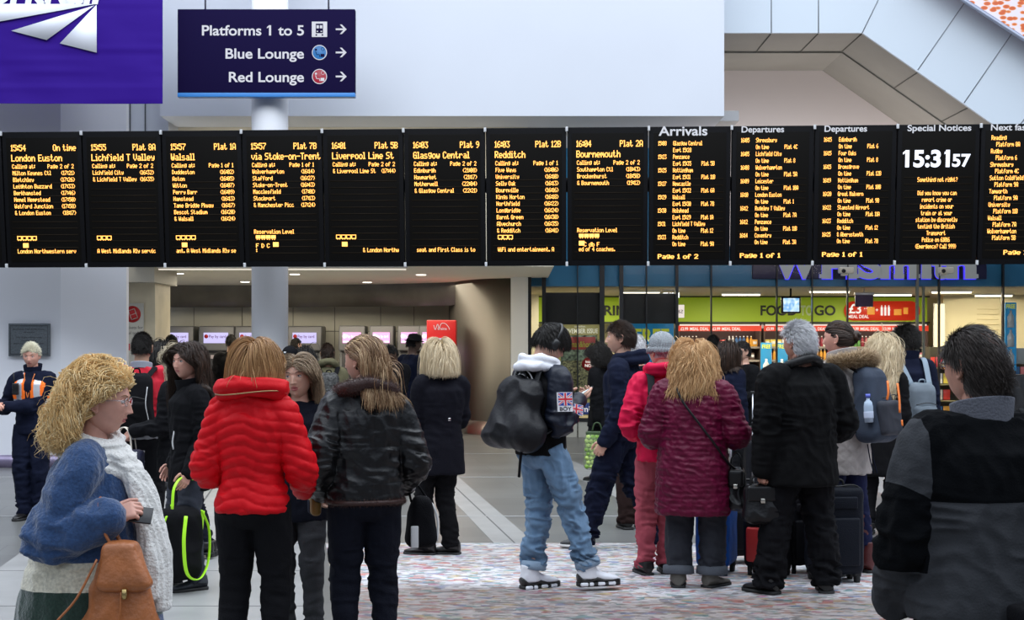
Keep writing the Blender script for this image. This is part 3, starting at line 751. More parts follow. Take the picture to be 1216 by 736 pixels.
def carpet_mat():
    m, t, b = nt('speckled_floor_graphic')
    tc = t.nodes.new('ShaderNodeTexCoord')
    def vor(scale, st):
        mp = t.nodes.new('ShaderNodeMapping'); mp.inputs['Scale'].default_value = st; link(t, tc.outputs['Object'], mp.inputs['Vector'])
        v = t.nodes.new('ShaderNodeTexVoronoi'); v.inputs['Scale'].default_value = scale; link(t, mp.outputs[0], v.inputs['Vector']); return v
    v1 = vor(1, (13,24,1)); v2 = vor(1, (26,48,1))
    hue = t.nodes.new('ShaderNodeSeparateColor'); link(t, v1.outputs['Color'], hue.inputs[0])
    r = t.nodes.new('ShaderNodeValToRGB'); r.color_ramp.interpolation = 'CONSTANT'; e = r.color_ramp.elements
    pal = [(0,(.75,.75,.77)),(.22,(.55,.55,.57)),(.34,(.80,.80,.80)),(.44,(.66,.30,.26)),(.50,(.45,.42,.42)),(.57,(.66,.52,.46)),(.62,(.28,.46,.47)),(.66,(.78,.78,.76)),(.74,(.68,.55,.32)),(.78,(.55,.38,.33)),(.82,(.32,.38,.56)),(.86,(.33,.33,.33)),(.92,(.72,.70,.70)),(.97,(.60,.30,.40))]
    e[0].position = 0; e[0].color = (*pal[0][1],1); e[1].position = pal[1][0]; e[1].color = (*pal[1][1],1)
    for p, c in pal[2:]: k = e.new(p); k.color = (*c,1)
    link(t, hue.outputs[0], r.inputs[0])
    s2 = t.nodes.new('ShaderNodeSeparateColor'); link(t, v2.outputs['Color'], s2.inputs[0])
    r2 = t.nodes.new('ShaderNodeValToRGB'); r2.color_ramp.interpolation = 'CONSTANT'; e2 = r2.color_ramp.elements
    pal2 = [(0,(.82,.82,.84)),(.40,(.60,.58,.58)),(.55,(.22,.22,.24)),(.66,(.80,.80,.82)),(.76,(.55,.26,.22)),(.82,(.75,.70,.66)),(.92,(.25,.3,.42)),(.96,(.2,.4,.2))]
    e2[0].color = (*pal2[0][1],1); e2[1].position = pal2[1][0]; e2[1].color = (*pal2[1][1],1)
    for p, c in pal2[2:]: k = e2.new(p); k.color = (*c,1)
    link(t, s2.outputs[1], r2.inputs[0])
    mx = t.nodes.new('ShaderNodeMix'); mx.data_type = 'RGBA'; mx.blend_type = 'MULTIPLY'; mx.inputs[0].default_value = .62
    link(t, r.outputs[0], mx.inputs[6]); link(t, r2.outputs[0], mx.inputs[7])
    # printed picture: broad brown and white fields of its own
    mp = t.nodes.new('ShaderNodeMapping'); mp.inputs['Scale'].default_value = (.5,.9,1); link(t, tc.outputs['Object'], mp.inputs['Vector'])
    n = t.nodes.new('ShaderNodeTexNoise'); n.inputs['Scale'].default_value = 1; n.inputs['Detail'].default_value = 5; link(t, mp.outputs[0], n.inputs['Vector'])
    sx = t.nodes.new('ShaderNodeSeparateXYZ'); link(t, tc.outputs['Object'], sx.inputs[0])
    ad = t.nodes.new('ShaderNodeMath'); ad.operation = 'MULTIPLY_ADD'; link(t, n.outputs['Fac'], ad.inputs[0]); ad.inputs[1].default_value = 1.6; link(t, sx.outputs['Y'], ad.inputs[2])
    r3 = t.nodes.new('ShaderNodeValToRGB'); e3 = r3.color_ramp.elements; e3[0].position = 0; e3[0].color = (.32,.285,.27,1); e3[1].position = 1; e3[1].color = (.74,.74,.74,1)
    k = e3.new(.48); k.color = (.37,.33,.31,1); k = e3.new(.55); k.color = (1.05,1.05,1.07,1); k = e3.new(.70); k.color = (.76,.76,.76,1)
    mr = t.nodes.new('ShaderNodeMapRange'); mr.inputs[1].default_value = 6; mr.inputs[2].default_value = 14; link(t, ad.outputs[0], mr.inputs[0]); link(t, mr.outputs[0], r3.inputs[0])
    mm = t.nodes.new('ShaderNodeMix'); mm.data_type = 'RGBA'; mm.blend_type = 'MULTIPLY'; mm.inputs[0].default_value = 1
    link(t, mx.outputs[2], mm.inputs[6]); link(t, r3.outputs[0], mm.inputs[7]); link(t, mm.outputs[2], b.inputs['Base Color'])
    b.inputs['Roughness'].default_value = .55
    return m
c = MB(); prism(c, [(-1.525+.155*(11.63-4), 4.0), (6.5, 4.0), (6.5, 11.63), (-1.525, 11.63)], -.05, .005, axis='Z')
me = c.mesh('floor_graphic'); fix_normals(me); o = link_mesh('floor_graphic', me, carpet_mat())
for p in me.polygons: p.use_smooth = False
tag(o, 'white floor sheet printed with tiny multicoloured pictures laid on the grey stone', 'floor graphic')

# ------------------------------------------------------------------ walls
wall_w = mat('white_wall_panel', (.60,.63,.70), rough=.55, var=.02, vscale=.6)
wall_g = mat('grey_white_wall', (.70,.71,.76), rough=.5, var=.03, vscale=.8)
face_w = mat('pale_blue_wall_panel', (.60,.67,.75), rough=.5, var=.02, vscale=.5)
reveal = mat('olive_grey_metal_lining', (.26,.25,.222), rough=.55, metal=.0, var=.05, vscale=2)
pinkw = mat('warm_grey_wall', (.74,.67,.65), rough=.7)
dark_joint = mat('dark_joint', (.10,.11,.12), rough=.8)
def px(x, Y): return wx(x, Y)
mb = MB(); prism(mb, [(-15.5,19.0),(px(72,19),19.0),(px(150,19.5),19.5),(px(150,19.5),19.62),(-15.5,19.62)], 0, 9, axis='Z')
me = mb.mesh('wall_left'); fix_normals(me); o = link_mesh('wall_left', me, wall_g); structure(o)
for p in me.polygons: p.use_smooth = False
mb = MB(); prism(mb, [(-15.5,18.985),(px(72,19),18.985),(px(150,19.5),19.485),(px(150,19.5),19.55),(-15.5,19.55)], 0, .17, axis='Z')
me = mb.mesh('b'); fix_normals(me); structure(link_mesh('baseboard_left', me, mat('purple_grey_skirting', (.20,.17,.26), rough=.35, metal=.5, var=.2, vscale=5)))
mb = MB(); box(mb, (px(153,20.6),20.6,3.0), (px(200,20.6),21.2,9)); structure(mb.build('wall_recess', wall_w, smooth=False))
for k, xx in enumerate((153, 171)):
    mb = MB(); box(mb, (px(xx,20.55),20.58,3.0), (px(xx,20.55)+.015,20.62,9)); structure(mb.build('trim_%d' % (20+k), dark_joint, smooth=False))
mb = MB(); box(mb, (px(190,20),20.0,4.86), (px(860,20),21.0,9)); structure(mb.build('wall_upper', wall_w, smooth=False))
mb = MB(); box(mb, (px(150,21.6),21.6,2.93), (px(627,21.6),22.0,5.4)); structure(mb.build('wall_bulkhead', mat('cream_beam', (.60,.57,.48), rough=.6), smooth=False))
mb = MB(); box(mb, (px(150,21.6),21.0,4.95), (px(870,21.6),22.5,5.1)); structure(mb.build('ceiling_soffit', mat('grey_soffit', (.42,.42,.43), rough=.6), smooth=False))
# faceted opening on the right
def P3(x, y, Y): return (wx(x,Y), Y, wz(y,Y))
Y1, Y2 = 21.0, 23.7
outer = [(820,39),(1024,39),(1180,148),(1420,316)]
mb = MB(); pts = [(wx(x,Y1), wz(y,Y1)) for x, y in outer] + [(wx(1420,Y1), 9), (wx(820,Y1), 9)]
prism(mb, pts, Y1, Y1+.06); me = mb.mesh('w'); fix_normals(me); structure(link_mesh('wall_facade', me, face_w))
for p in me.polygons: p.use_smooth = False
for k, (a, b_) in enumerate((((916,-60),(916,39)),((972,-60),(972,39)),((1055,-25),(1024,39)),((1165,-25),(1090,83)),((1260,-45),(1145,122)),((1330,0),(1200,162)))):
    A = np.array(P3(*a, Y1-.004)); B = np.array(P3(*b_, Y1-.004)); d = nrm(B-A); nx = np.array([d[2],0,-d[0]])*.008
    mb = MB(); prism(mb, [(A+nx)[[0,2]], (B+nx)[[0,2]], (B-nx)[[0,2]], (A-nx)[[0,2]]], Y1-.004, Y1+.01); me = mb.mesh('j'); fix_normals(me); structure(link_mesh('trim_%d' % (30+k), me, mat('face_joint', (.26,.29,.33), rough=.8)))
def lining(name, ya, yb, inset):
    mb = MB(); R = []
    for Y in (ya, yb):
        pts = [(wx(x,Y1), wz(y,Y1)-inset) for x, y in outer]; R.append([(x,Y,z) for x, z in pts])
    n = 4; V = np.array(R[0]+R[1]); T_ = V+np.array([0,0,.05]); mb.poly(np.vstack([V,T_]), [[i,i+1,i+5,i+4] for i in range(3)]+[[i+8,i+12,i+13,i+9] for i in range(3)]+[[i,i+8,i+9,i+1] for i in range(3)]+[[i+4,i+5,i+13,i+12] for i in range(3)])
    me = mb.mesh(name); fix_normals(me); o = structure(link_mesh(name, me, reveal))
    for p in me.polygons: p.use_smooth = False
lining('wall_lining', Y1+.05, 22.3, 0); lining('wall_lining_inner', 22.3, Y2, .03)
for k, (x, y) in enumerate(((916,39),(972,39),(1024,39),(1090,85),(1150,127))):
    A = np.array([wx(x,Y1), Y1+.05, wz(y,Y1)-.008]); mb = MB(); tube(mb, [A, A+np.array([0,2.6,0])], .008, n=6); structure(mb.build('trim_%d' % (40+k), mat('reveal_joint', (.12,.115,.10), rough=.7)))
mb = MB(); box(mb, (wx(820,Y2),Y2,3.3), (wx(1420,Y2),Y2+.2,9)); structure(mb.build('wall_back', pinkw, smooth=False))
# orange mosaic screen, top right
def mosaic():
    m, t, b = nt('orange_mosaic'); tc = t.nodes.new('ShaderNodeTexCoord'); mp = t.nodes.new('ShaderNodeMapping'); mp.inputs['Rotation'].default_value = (0,math.radians(-32),0); mp.inputs['Scale'].default_value = (9,9,16)
    link(t, tc.outputs['Object'], mp.inputs['Vector']); v = t.nodes.new('ShaderNodeTexVoronoi'); v.inputs['Scale'].default_value = 1.0; link(t, mp.outputs[0], v.inputs['Vector'])
    r = t.nodes.new('ShaderNodeValToRGB'); e = r.color_ramp.elements; e[0].position = .30; e[0].color = (.62,.09,.01,1); e[1].position = .62; e[1].color = (.80,.72,.90,1); k = e.new(.42); k.color = (.75,.20,.02,1); k = e.new(.5); k.color = (.85,.6,.5,1)
    link(t, v.outputs['Distance'], r.inputs[0]); link(t, r.outputs[0], b.inputs['Base Color']); b.inputs['Roughness'].default_value = .3; return m
mos = thing('mosaic_screen', 'orange and white mosaic screen rising behind a pale metal edge at top right', 'screen', (0,20.6,0))
def L2(x, y, Y=20.6): return (wx(x,Y), wz(y,Y))
mb = MB(); prism(mb, [L2(1150,0),L2(1230,52),L2(1420,175),L2(1420,-90),L2(1090,-90),L2(1090,-39)], 0, .08); me = mb.mesh('m'); fix_normals(me); link_mesh('mosaic_panel', me, mosaic(), mos)
mb = MB(); a, b_ = L2(1085,-38), L2(1425,183); tube(mb, [(a[0],-.02,a[1]),(b_[0],-.02,b_[1])], .035, n=8); mb.build('edge_rail', mat('blue_grey_metal', (.30,.33,.42), rough=.4, metal=.4), mos)
for p in me.polygons: p.use_smooth = False

# column
mb = MB(); cyl(mb, (px(320.5,19),19,0), (px(320.5,19),19,9), .242, n=48); structure(mb.build('wall_column', mat('white_column', (.90,.91,.96), rough=.45)))

# ------------------------------------------------------------------ plaque
pq = thing('wall_plaque', 'dark grey engraved metal plaque fixed to the white wall behind the station officer', 'plaque', (px(36,18.98), 18.97, 0))
g = mat('plaque_metal', (.105,.12,.135), rough=.5, metal=.3, var=.2, vscale=60); gd = mat('plaque_letters', (.02,.022,.028), rough=.7)
z0, z1 = wz(423,19), wz(384,19); hw = .275
mb = MB(); rbox(mb, (0,-.02,(z0+z1)/2), (2*hw,.05,z1-z0), r=.008); mb.build('plate', g, pq)
mb = MB(); tube(mb, [(-hw+.025,-.046,z0+.03),(hw-.025,-.046,z0+.03),(hw-.025,-.046,z1-.03),(-hw+.025,-.046,z1-.03),(-hw+.025,-.046,z0+.03)], .004, n=6); mb.build('raised_border', gd, pq)
for s_, dz, w_ in (('Birmingham New Street Station', .085, .42), ('was opened by', .125, .15), ('The Right Honourable', .195, .34), ('accompanied by', .235, .2), ('Members of the Station Project', .275, .40), ('2015', .36, .08)):
    mb = MB(); sans(mb, s_, 0, z1-dz, .018, 'c', y=-.047, bold=.01, w=w_); mb.build('engraved_text', gd, pq)

# ------------------------------------------------------------------ banner and hanging sign
Yb = 18.2
bn = thing('hanging_banner', 'purple fabric banner with a white striped triangle logo hanging at top left', 'banner', (px(60,Yb), Yb, 0))
xb0, xb1, zb0, zb1 = px(-120,Yb)-px(60,Yb), px(193,Yb)-px(60,Yb), wz(123,Yb), 6.9
nx_, nz_ = 120, 80; gx, gz = np.meshgrid(np.linspace(xb0,xb1,nx_), np.linspace(zb0,zb1,nz_))
Q = np.column_stack([gx.ravel(), gz.ravel()*0, gz.ravel()]); yy = .012*vnoise(np.column_stack([Q[:,0]*1.2+Q[:,2]*1.1, Q[:,0]*0, Q[:,2]*.6])*2) + .006*vnoise(np.column_stack([Q[:,0]*1.0, Q[:,0]*0, Q[:,2]*14]))
mb = MB(); A = Q.copy(); A[:,1] = yy; B = Q.copy(); B[:,1] = yy+.006
mb.add(A, g_grid(nz_, nx_, wrap=False)); mb.add(B, g_grid(nz_, nx_, wrap=False)[:,::-1]); mb.build('banner_cloth', mat('purple_banner', (.030,.007,.21), rough=.6, spec=.08, bump=.15, bscale=6), bn)
white_v = mat('white_vinyl', (.80,.82,.90), rough=.5)
def flatpoly(mb, pts, y0, th=.004, mi=0):
    prism(mb, pts, y0-th, y0, mi)
def bpx(x, y): return (px(x,Yb)-px(60,Yb), wz(y,Yb))
mb = MB()
for tri in (((-60,5),(114,5.3),(-60,37)), ((14,37),(112.5,7),(56,48)), ((71.7,52),(115.2,6.3),(115.5,63))):
    flatpoly(mb, [bpx(*p) for p in tri], -.022)
me = mb.mesh('l'); fix_normals(me); link_mesh('triangle_logo', me, white_v, bn)
mb = MB(); sans(mb, 'NetworkRail', bpx(117,4)[0], wz(4,Yb), .36, 'r', y=-.024, bold=.035); V = mb.V[0]; V[:,0] += (V[:,2]-wz(4,Yb))*.18; mb.build('lettering', white_v, bn, smooth=False)

Ys = 18.55
sg = thing('hanging_sign', 'dark navy direction sign to platforms and lounges hanging in front of the white column', 'sign', (px(316,Ys), Ys, 0))
def spx(x, y): return (px(x,Ys)-px(316,Ys), wz(y,Ys))
x0, zb = spx(211,115); x1, zt = spx(421.5,11)
mb = MB(); rbox(mb, ((x0+x1)/2, .05, (zb+zt)/2), (x1-x0,.12,zt-zb), r=.006); mb.build('sign_box', mat('navy_sign', (.008,.005,.036), rough=.7, spec=.04), sg)
mb = MB(); rbox(mb, ((x0+x1)/2, .05, zb+.025), (x1-x0+.002,.124,.055), r=.004); mb.build('blue_edge', mat('sky_blue_edge', (.03,.20,.55), rough=.4), sg)
sw_ = emit_mat('sign_white', (.85,.88,1), .75); sblue = emit_mat('sign_blue', (.03,.22,.62), .8); sred = emit_mat('sign_red', (.45,.02,.05), .8); snavy = mat('navy_sign', ())
for nm, rows in (('lettering', (('Platforms 1 to 5', 42, 121), ('Blue Lounge', 69.5, 93), ('Red Lounge', 97.3, 89))),):
    for s_, row, wd in rows:
        if row == 42: f1 = MB(); fx, fz = spx(320.4, 42); prism(f1, [(fx-.004,fz+.132),(fx-.036,fz+.105),(fx-.036,fz+.088),(fx-.004,fz+.108)], -.014, -.011); me = f1.mesh('x'); fix_normals(me); link_mesh('lettering', me, sw_, sg)
        mb = MB(); X, Z = spx(361, row); sans(mb, s_, X, Z, .135, 'r', y=-.012, bold=.018, w=wd*Ys/F_PX); mb.build(nm, sw_, sg, smooth=False)
for row in (35, 62.5, 91):
    mb = MB(); X, Z = spx(405, row); r_ = .068
    prism(mb, [(X-r_,Z-.011),(X+r_-.02,Z-.011),(X+r_-.02,Z+.011),(X-r_,Z+.011)], -.014, -.011)
    for s_ in (1,-1): prism(mb, [(X+r_+.006,Z),(X+.012,Z+s_*.062),(X-.014,Z+s_*.062),(X+r_-.028,Z)], -.014, -.011)
    me = mb.mesh('a'); fix_normals(me); link_mesh('arrow', me, sw_, sg)
X, Z = spx(379.5,35); ic = MB(); rbox(ic, (X,-.012,Z), (.20,.006,.20), r=.002); io = ic.build('train_icon', sw_, sg)
ic = MB(); rbox(ic, (X,-.018,Z+.01), (.095,.006,.125), r=.003, seg=2); rbox(ic, (X-.04,-.018,Z-.075), (.02,.006,.02), r=.001); rbox(ic, (X+.04,-.018,Z-.075), (.02,.006,.02), r=.001); ic.build('train_shape', snavy, io)
ic = MB(); rbox(ic, (X-.022,-.023,Z+.03), (.032,.006,.04), r=.002); rbox(ic, (X+.022,-.023,Z+.03), (.032,.006,.04), r=.002); rbox(ic, (X-.026,-.023,Z-.03), (.018,.006,.014), r=.001); rbox(ic, (X+.026,-.023,Z-.03), (.018,.006,.014), r=.001); ic.build('train_window', sw_, io)
for row, cm, fg in ((62.5, sblue, snavy), (91, sred, sw_)):
    X, Z = spx(379.5, row); d = MB(); n_ = 36; a = np.linspace(0,2*PI,n_,endpoint=False)
    prism(d, [(X+.098*math.cos(t), Z+.098*math.sin(t)) for t in a], -.014, -.008); me = d.mesh('d'); fix_normals(me); do = link_mesh('lounge_icon', me, sw_, sg)
    d = MB(); prism(d, [(X+.088*math.cos(t), Z+.088*math.sin(t)) for t in a], -.018, -.012); me = d.mesh('d'); fix_normals(me); link_mesh('icon_disc', me, cm, do)
    d = MB(); ellipsoid(d, (X-.045,-.019,Z+.035), (.014,.004,.014)); tube(d, [(X-.05,-.02,Z+.012),(X-.035,-.02,Z-.03),(X,-.02,Z-.03),(X+.008,-.02,Z-.062)], .012, n=6, flat=.4); rbox(d, (X+.04,-.02,Z-.04), (.05,.005,.04), r=.001)
    tube(d, [(X+.045+.022*math.cos(t),-.02,Z+.045+.022*math.sin(t)) for t in np.linspace(0,2*PI,13)], .005, n=6, flat=.4); d.build('seated_figure', fg, do)
mb = MB(); tube(mb, [(x0+.35,.05,zt),(x0+.35,.05,9)], .012, n=8); mb.build('hanger_rod', mat('steel_rod', (.55,.56,.6), rough=.3, metal=.8), sg); mb = MB(); tube(mb, [(x1-.35,.05,zt),(x1-.35,.05,9)], .012, n=8); mb.build('hanger_rod', MATS['steel_rod'], sg)

# ------------------------------------------------------------------ departure boards
TH = math.radians(2.8); Z0 = 17.2; TILT = math.radians(6.5)
bounds = [1-95.5, 1, 96.5, 191, 286.5, 382.5, 479, 576, 673, 770.5, 869, 967.5, 1066, 1165, 1264]
def s_at(p): t = (p-CX)/F_PX; return t*Z0/(math.cos(TH)+t*math.sin(TH))
housing = mat('board_black', (.003,.003,.004), rough=.6, spec=.12); scr = mat('board_screen', (.004,.0035,.003), rough=.5, spec=.08)
amber = emit_mat('amber_led', (1,.44,.085), 2.5); amber2 = emit_mat('amber_led_small', (1,.42,.08), 3.1); whl = emit_mat('white_led', (.80,.85,1), 1.6); dim = mat('led_row_dim', (.010,.0065,.003), rough=.7, spec=.1)
head_w = emit_mat('heading_white', (.78,.82,.92), .8); clipm = mat('pale_clip', (.55,.56,.58), rough=.4)
ZT = 4.255
BOARDS = [
 ('', '', '', [], '', 0, ''),
 ('15:54','On time','London Euston',('Page 2 of 2',[('Milton Keynes Ctl','17:21'),('Bletchley','17:26'),('Leighton Buzzard','17:33'),('Berkhamsted','17:46'),('Hemel Hempstead','17:50'),('Watford Junction','17:58'),('& London Euston','18:17')]),'London Northwestern serv',4,'r'),
 ('15:55','Plat 8A','Lichfield T Valley',('Page 2 of 2',[('Lichfield City','16:32'),('& Lichfield T Valley','16:35')]),'A West Midlands Rly servic',3,''),
 ('15:57','Plat 1A','Walsall',('Page 1 of 1',[('Duddeston','16:02'),('Aston','16:05'),('Witton','16:07'),('Perry Barr','16:09'),('Hamstead','16:13'),('Tame Bridge Pkway','16:17'),('Bescot Stadium','16:20'),('& Walsall','16:24')]),'ant. A West Midlands Rly se',4,'r'),
 ('15:57','Plat 7B','via Stoke-on-Trent',('Page 1 of 1',[('Wolverhampton','16:14'),('Stafford','16:27'),('Stoke-on-Trent','16:43'),('Macclesfield','17:01'),('Stockport','17:13'),('& Manchester Picc','17:24')]),':',-4,'R'),
 ('16:01','Plat 5B','Liverpool Lime St',('Page 2 of 2',[('& Liverpool Lime St','17:44')]),'                & London Northw',4,'r'),
 ('16:03','Plat 9','Glasgow Central',('Page 2 of 2',[('Edinburgh','21:08'),('Haymarket','21:17'),('Motherwell','22:04'),('& Glasgow Central','22:21')]),'seat and First Class is to',0,''),
 ('16:03','Plat 12B','Redditch',('Page 1 of 1',[('Five Ways','16:06'),('University','16:10'),('Selly Oak','16:13'),('Bournville','16:16'),('Kings Norton','16:18'),('Northfield','16:22'),('Longbridge','16:24'),('Barnt Green','16:30'),('Alvechurch','16:35'),('& Redditch','16:41')]),'WiFi and entertainment. A',3,'n'),
 ('16:04','Plat 2A','Bournemouth',('Page 2 of 2',[('Southampton Ctl','18:43'),('Brockenhurst','18:58'),('& Bournemouth','19:12')]),'ed of 4 coaches.',-4,'B'),
 ('L','Arrivals','Page 1 of 2',[('15:08','Glasgow Central','Expt 15:28',''),('15:23','Penzance','Expt 15:35','Plat 5B'),('15:25','Nottingham','Expt 15:31','Plat 11B'),('15:27','Newcastle','Expt 15:32','Plat 6A'),('15:29','Walsall','Expt 15:30','Plat 7B'),('15:30','Holyhead','Expt 15:29','Plat 1A'),('15:31','Lichfield T Valley','On time','Plat 12'),('15:33','Redditch','On time','Plat 9A')]),
 ('L','Departures','Page 1 of 1',[('16:05','Shrewsbury','On time','Plat 4C'),('16:05','Lichfield City','On time','Plat 8'),('16:08','Wolverhampton','On time','Plat 5A'),('16:09','Leicester','On time','Plat 10A'),('16:10','London Euston','On time','Plat 1'),('16:12','Rugeley T Valley','On time','Plat 7A'),('16:12','Penzance','On time','Plat 11B'),('16:14','Coventry','On time','Plat 3A')]),
 ('L','Departures','Page 1 of 1',[('16:15','Edinburgh','On time','Plat 6'),('16:15','Four Oaks','On time','Plat 8'),('16:15','Bromsgrove','On time','Plat 12B'),('16:19','Nottingham','On time','Plat 10B'),('16:20','Great Malvern','On time','Plat 9B'),('16:22','Stansted Airport','On time','Plat 11A'),('16:23','Redditch','On time','Plat 12'),('16:25','& Aberystwyth','On time','Plat 7B')]),
 ('S','Special Notices','',['Something not right?','','Did you know you can','report crime or','incidents on your','train or at your','station by discreetly','texting the British','Transport','Police on 61016','(Emergency? Call 999)']),
 ('N','Next fastest','Page 1 of 1',[('Reading','Platform 8A'),('Rugby','Platform 6'),('Shrewsbury','Platform 4C'),('Sutton Coldfield','Platform 9A'),('Tamworth','Platform 9A'),('University','Platform 11B'),('Walsall','Platform 7A'),('Wolverhampton','Platform 5B')]),
]
def coaches(mb, x, z, n, u, fill=False):
    for i in range(n):
        X = x + i*7*u
        if fill: rbox(mb, (X+3.2*u,0,z-2.6*u), (6.3*u,.002,4.6*u), r=.0005, seg=1)
        else:
            for a in (((X,z),(X+6.3*u,z-.9*u)),((X,z-4.6*u),(X+6.3*u,z-5.5*u)),((X,z),(X+.9*u,z-5.4*u)),((X+5.5*u,z),(X+6.4*u,z-5.4*u))): box(mb, (a[0][0],-.001,a[1][1]), (a[1][0],.001,a[0][1]))
        box(mb, (X+1.2*u,-.001,z-6.4*u), (X+2.4*u,.001,z-5.4*u)); box(mb, (X+4.2*u,-.001,z-6.4*u), (X+5.4*u,.001,z-5.4*u))
class Rows:
    """each line of dots becomes a mesh of its own"""
    def __init__(s, name, m, parent): s.a = (name, m, parent); s.c = MB()
    def add(s, *k): s.c.add(*k)
    def flush(s):
        if s.c.n: s.c.build(s.a[0], s.a[1], s.a[2], smooth=False)
        s.c = MB()
for i in range(len(bounds)-1):
    a, b_ = s_at(bounds[i]), s_at(bounds[i+1]); W = b_-a; u = W/(bounds[i+1]-bounds[i])
    B = BOARDS[i]
    Lb = 'dark LED board, left end, mostly outside the picture' if i == 0 else None
    if i and B[0][0].isdigit(): Lb = 'black hanging LED board listing the %s %s train in amber, %s' % (B[0], B[2], B[1].replace('Plat','platform'))
    if B[0] == 'L': Lb = 'black hanging LED board headed %s, first listed train %s %s' % (B[1], B[3][0][0], B[3][0][1])
    if B[0] == 'S': Lb = 'black hanging LED board headed Special Notices with a large white clock'
    if B[0] == 'N': Lb = 'black hanging LED board headed Next fastest, cut off by the right edge'
    r0 = thing('departure_board', Lb, 'departure board', (0,0,0), 0, 'row of hanging LED boards')
    M = T(a*math.cos(TH), Z0-a*math.sin(TH), ZT+.0006*i) @ RZ(-TH) @ RX(TILT); r0.matrix_world = Matrix(M.tolist())
    H_ = 1.668
    mb = MB(); rbox(mb, (W/2,.07,-H_/2), (W-.016,.14,H_), r=.006); mb.build('housing', housing, r0)
    mb = MB(); rbox(mb, (W/2+.0,-.001,-H_/2), (W-.12,.006,H_-.14), r=.002); so = mb.build('screen', scr, r0)
    mb = MB(); z = -.62
    while z > -1.5: box(mb, (.09,-.0055,z-.012), (W-.09,-.0045,z)); z -= .0795
    mb.build('unlit_rows', dim, so)
    for zz in (0, -H_):
        mb = MB(); rbox(mb, (0,-.012,zz+(-.018 if zz == 0 else .022)), (.030,.03,.055), r=.004); mb.build('mounting_clip', clipm, r0)
    y = -.0075
    if i == 0: continue
    if B[0][0].isdigit():
        x0 = .118*W; x1 = .925*W; q = u/1.0
        h = lambda v: v*.00252
        t = Rows('headline_text', amber, so); led_text(t, B[0], x0, -h(62), h=h(31), dot=u*2.9/4.05*1.02, y=y, fat=.36); led_text(t, B[1], x1+.0, -h(62), h=h(31), dot=u*2.9/4.05*1.02, align='r', y=y, fat=.36)
        led_text(t, B[2], x0, -h(110), h=h(33), dot=u*3.25/4.05, y=y, fat=.36); t = Rows('calling_point_text', amber2, so); d = u*1.78/4.05*1.14
        led_text(t, 'Calling at:', x0+.006, -h(157), h=h(21), dot=d, y=y, fat=.24); led_text(t, B[3][0], x1-.035, -h(157), h=h(21), dot=d*1.05, align='r', y=y, fat=.24)
        for k, (nm, tm) in enumerate(B[3][1]):
            zz = -h(189+32.3*k); led_text(t, nm, x0+.008+.0016*k, zz, h=h(21), dot=d, y=y, fat=.24); led_text(t, '('+tm+')', x1-.03, zz, h=h(21), dot=d*1.02, align='r', y=y, fat=.24)
        t = Rows('ticker_text', amber2, so); led_text(t, B[4], x0+.03, -h(571), h=h(21), dot=d, y=y, fat=.24)
        if B[6] in ('R','B'): led_text(t, 'Reservation Level', x0+.01, -h(480), h=h(21), dot=d, y=y, fat=.24)
        if B[6] == 'R': led_text(t, 'F D C', x0+.03, -h(548), h=h(21), dot=d*1.3, y=y, fat=.24)
        if B[6] == 'B': led_text(t, 'C db F', x0+.09, -h(548), h=h(21), dot=d*1.2, y=y, fat=.24)
        if B[5]:
            t = MB(); zi = -h(507 if B[6] != 'n' else 512); coaches(t, x0+.03, zi, abs(B[5]), h(25)/7, B[5] < 0)
            if B[6] in ('r','R','B'):
                xx = x0+.03+h(28) if B[6] == 'r' else (x0+.03+h(84) if B[6] == 'R' else x0+.03); box(t, (xx,-.001,zi-h(57)), (xx+h(27),.001,zi-h(35)))
            V = MB(); V.merge(t, T(0,y,0)); V.build('coach_icons', amber2, so, smooth=False)
    else:
        hd = B[1]; big = hd == 'Arrivals'
        t = MB(); sans(t, hd, .118*W if B[0] != 'L' or True else 0, -.075 if not big else -.105, .075 if not big else .115, 'l', y=-.010, bold=.02, w=(58 if big else len(hd)*5.05)*u); t.build('heading_text', head_w, r0, smooth=False)
        if B[0] == 'L':
            t = Rows('train_text', amber2, so); d = u*.415
            for k, (tm, dst, ex, pl) in enumerate(B[3]):
                zz = -(14.2+16.25*k)*u if not big else -(17.0+16.0*k)*u
                led_text(t, tm, .115*W, zz, h=5.3*u, dot=d*.98, y=y, fat=.24); led_text(t, dst, .295*W, zz, h=5.3*u, dot=d, y=y, fat=.24)
                led_text(t, ex, .295*W, zz-8.1*u, h=5.3*u, dot=d, y=y, fat=.24)
                if pl: led_text(t, pl, .64*W, zz-8.1*u, h=5.3*u, dot=d, y=y, fat=.24)
            t = Rows('page_text', amber, so); led_text(t, B[2], .118*W, -152*u, h=5.6*u, w=48*u, y=y, fat=.6)
        elif B[0] == 'S':
            t = MB(); sans(t, '15:31', .10*W, -50.0*u, 20*u, 'l', y=-.010, bold=.035, w=53*u); sans(t, '57', .665*W, -50.0*u, 15*u, 'l', y=-.010, bold=.03, w=22*u); [prism(t, [(q_*u,-30.2*u),((q_-3.6)*u,-33.2*u),((q_-3.6)*u,-35.6*u),(q_*u,-33.4*u)], -.012, -.010) for q_ in (10.6, 60.0)]; t.build('clock_text', whl, so, smooth=False)
            t = Rows('notice_text', amber2, so)
            for k, s_ in enumerate(B[3]):
                if s_: led_text(t, s_, .495*W, -(63+8.05*k)*u, h=5.5*u, dot=u*.43, align='c', y=y, fat=.24)
        else:
            t = Rows('train_text', amber2, so)
            for k, (a_, c_) in enumerate(B[3]):
                zz = -(13.5+16.1*k)*u; led_text(t, a_, .13*W-.002*k, zz, h=5.6*u, dot=u*.46, y=y, fat=.24); led_text(t, c_, .19*W-.002*k, zz-8*u, h=5.6*u, dot=u*.46, y=y, fat=.24)
